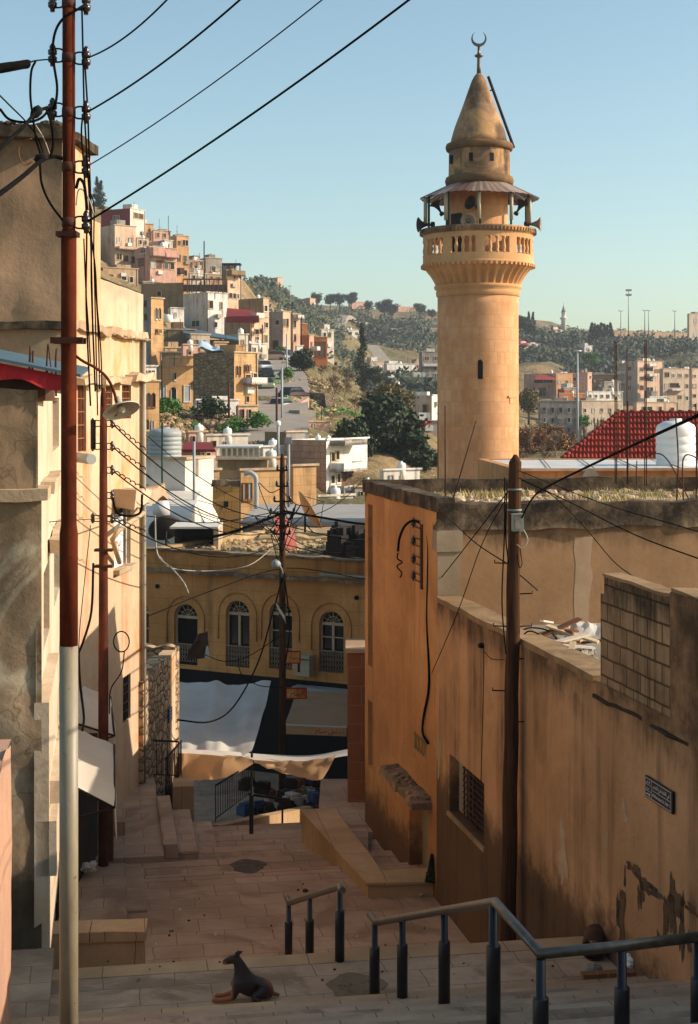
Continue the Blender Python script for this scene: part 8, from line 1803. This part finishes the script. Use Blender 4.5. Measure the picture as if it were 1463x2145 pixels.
for k, (px, yb, yt, v, wx, d) in enumerate([(1110, 960, 850, 2, .7, 118), (1140, 960, 850, 2, .7, 122), (1165, 970, 860, 1, .9, 118), (1200, 965, 870, 2, .8, 120), (1225, 960, 855, 2, .6, 140), (1250, 950, 838, 2, .55, 150), (1265, 940, 842, 2, .5, 150), (1283, 930, 820, 2, .5, 150), (1240, 970, 880, 1, .9, 122), (1135, 985, 900, 1, 1.1, 112), (1095, 985, 910, 1, 1.0, 110)]):
    bare(px, yb, yt, d, v, ['first', 'second', 'third', 'fourth', 'fifth', 'sixth', 'seventh', 'eighth', 'ninth low', 'tenth low', 'eleventh low'][k]+' pale bare tree right of the minaret base', wx, group='bare trees right of the minaret')
for k, (px, yb, yt, v, wx, d) in enumerate([(696, 850, 745, 1, 1.0, 150), (722, 840, 760, 1, 1.0, 165), (675, 800, 740, 1, 1.0, 190), (745, 880, 800, 1, 1.1, 135), (770, 870, 790, 1, 1.1, 140), (705, 800, 745, 1, 1.0, 215)]):
    bare(px, yb, yt, d, v, ['tall bare reddish tree on the grassy slope', 'second bare tree right of the stone wall', 'bare tree above the stone wall', 'low bare tree above the large evergreen', 'bare tree behind the olive brown crown', 'distant bare tree left of the cypress'][k], wx, group='bare trees on the middle slope')
# shrubs one can tell apart on the rocky slope
for k, (px, py, d, h_, v, lb) in enumerate([(350, 885, 118, 2.6, 0, 'bright green bush below the long yellow house'), (365, 880, 119, 2.2, 0, 'second green bush below the long yellow house'), (443, 888, 118, 2.8, 2, 'dark round bush in the middle of the rocky slope'), (495, 912, 112, 1.8, 0, 'green bush low on the rocky slope'), (538, 905, 112, 2.0, 0, 'tall green weeds at the road side'), (478, 920, 110, 1.5, 0, 'small green bush at the foot of the rocky slope'),
    (318, 735, 160, 3.5, 0, 'green bush beside the cream parapet'), (604, 798, 165, 2.0, 0, 'green bush beside the pale pole'), (588, 742, 214, 1.6, 0, 'yellowish bush beside the silver hatchback')]):
    c = P(px, py, d); t = thing('bush', c, lb, 'bush', 'bushes on the left hillside'); o = bpy.data.objects.new('crown', CR['bush', v]); COL.objects.link(o); o.parent = t; t.scale = (h_*1.4, h_*1.4, h_); t.rotation_euler = (0, 0, k)
# far scrub, woods and grass that nobody could count
def scrub(name, areas, mat, lb, seed, size, clump=14, hgt=1.0):
    q = random.Random(seed); m = MB()
    for px0, px1, d0, d1, n in areas:
        for i in range(n):
            px = q.uniform(px0, px1); d = d0*(d1/d0)**q.random(); p0_ = Vector(ter(px, d))
            if noise.noise(Vector((p0_.x*.045, p0_.y*.045, seed))) < -.15: continue
            R_ = size*q.uniform(.5, 1.5)
            for k in range(clump):
                v_ = Vector((q.gauss(0, 1), q.gauss(0, 1), abs(q.gauss(0, 1)))).normalized()*R_*q.uniform(.6, 1.1); v_.z *= hgt; s_ = min(.8, R_*q.uniform(.12, .3))
                u_ = Vector((q.gauss(0, 1), q.gauss(0, 1), q.gauss(0, 1))).normalized()*s_; w_ = u_.orthogonal().normalized()*s_*.7; c = p0_+v_
                m.face([c-u_, c-w_, c+u_, c+w_])
    return lab(m.build(name, mat), lb, 'vegetation', None, 'stuff')
scrub('far_scrub', [(500, 720, 340, 560, 1000), (700, 1100, 430, 640, 900), (1080, 1480, 420, 620, 500), (640, 900, 260, 400, 260)], 'leaf_grey', 'grey green scrub covering the far hillsides', 3, 1.8, 26)
scrub('dark_wood', [(1085, 1480, 380, 520, 620), (900, 1100, 400, 560, 200), (780, 1000, 250, 330, 160), (740, 900, 480, 600, 130)], 'leaf_pine', 'dark wood of closely set trees on the right slope of the valley', 4, 2.8, 46, 1.3)
scrub('slope_weeds', [(310, 545, 104, 122, 420), (600, 740, 125, 175, 420), (590, 640, 165, 200, 120), (300, 420, 135, 175, 160), (640, 800, 150, 260, 420)], 'leaf_olive', 'dry weeds and brush growing over the rocky slopes', 5, .42, 10)
scrub('slope_grass', [(330, 545, 106, 120, 140), (600, 690, 128, 150, 170), (700, 760, 130, 150, 50), (560, 600, 160, 175, 50), (700, 770, 400, 440, 120)], 'leaf_green', 'bright green grass patches on the slopes', 6, .55, 10, .5)
m = MB(); q = random.Random(17)
for i in range(900):
    a = q.random(); px, d = (q.uniform(320, 545), q.uniform(105, 121)) if a < .5 else (q.uniform(600, 700), q.uniform(126, 190)); p = ter(px, d); stone(m, (p[0], p[1], p[2]+.1), q.uniform(.12, .5), i)
lab(m.build('slope_rocks', 'h_tan'), 'pale boulders and broken rock lying on the hillside slopes', 'rocks', None, 'stuff')
# ---------------------------------------------------------------- haze
m = MB(); m.box(-420, 560, -80, 790, -13.2, 62); hz = m.build('haze', 'ledge'); hz.data.materials.clear()
hm_ = bpy.data.materials.new('haze'); hm_.use_nodes = True; nt = hm_.node_tree; nt.nodes.remove(nt.nodes['Principled BSDF']); pv = nt.nodes.new('ShaderNodeVolumePrincipled'); pv.inputs['Color'].default_value = (.86, .92, 1, 1); pv.inputs['Density'].default_value = .00025; pv.inputs['Anisotropy'].default_value = .2
nt.links.new(pv.outputs[0], nt.nodes['Material Output'].inputs['Volume']); hz.data.materials.append(hm_); hz['kind'] = 'stuff'; hz['label'] = 'thin pale haze in the air'; hz['category'] = 'haze'
# ---------------------------------------------------------------- camera, light, sky
cam = bpy.data.cameras.new('camera'); co = bpy.data.objects.new('camera', cam); COL.objects.link(co)
co.rotation_euler = (R(90), 0, 0); cam.sensor_fit = 'VERTICAL'; cam.sensor_height = 36; cam.lens = 36*f/2145
cam.shift_y = -(1072.5-HY)/2145; cam.clip_end = 5000; cam.clip_start = .1
S.camera = co
EL = R(27)
AZ = R(1)    # sun from the right, this far towards the camera
sd = Vector((math.cos(AZ)*math.cos(EL), -math.sin(AZ)*math.cos(EL), math.sin(EL)))
sl = bpy.data.lights.new('sun', 'SUN'); sl.energy = 4.4; sl.angle = R(.5); sl.color = (1, .87, .73)
so = bpy.data.objects.new('sun', sl); COL.objects.link(so); so.rotation_euler = sd.to_track_quat('Z', 'Y').to_euler(); so.location = (0, 0, 200)
w = bpy.data.worlds.new('World'); S.world = w; w.use_nodes = True
nt = w.node_tree; sky = nt.nodes.new('ShaderNodeTexSky'); sky.sky_type = 'NISHITA'; sky.sun_disc = False
sky.sun_elevation = EL; sky.sun_rotation = math.atan2(sd.x, sd.y); sky.air_density = 1.0; sky.dust_density = 1.8; sky.ozone_density = 1.6; sky.altitude = 300
bg = nt.nodes['Background']; tn = nt.nodes.new('ShaderNodeMix'); tn.data_type = 'RGBA'; tn.blend_type = 'MULTIPLY'; tn.inputs[0].default_value = 1; tn.inputs[7].default_value = (1.0, 1.05, .92, 1); nt.links.new(sky.outputs[0], tn.inputs[6]); nt.links.new(tn.outputs[2], bg.inputs[0]); bg.inputs[1].default_value = .135
S.view_settings.view_transform = 'Standard'; S.view_settings.look = 'None'; S.view_settings.exposure = .52; S.view_settings.gamma = 1
S.cycles.max_bounces = 6; S.cycles.diffuse_bounces = 4; S.cycles.volume_bounces = 0; S.cycles.use_denoising = True
for o in bpy.data.objects:
    if '_w' in o: del o['_w']
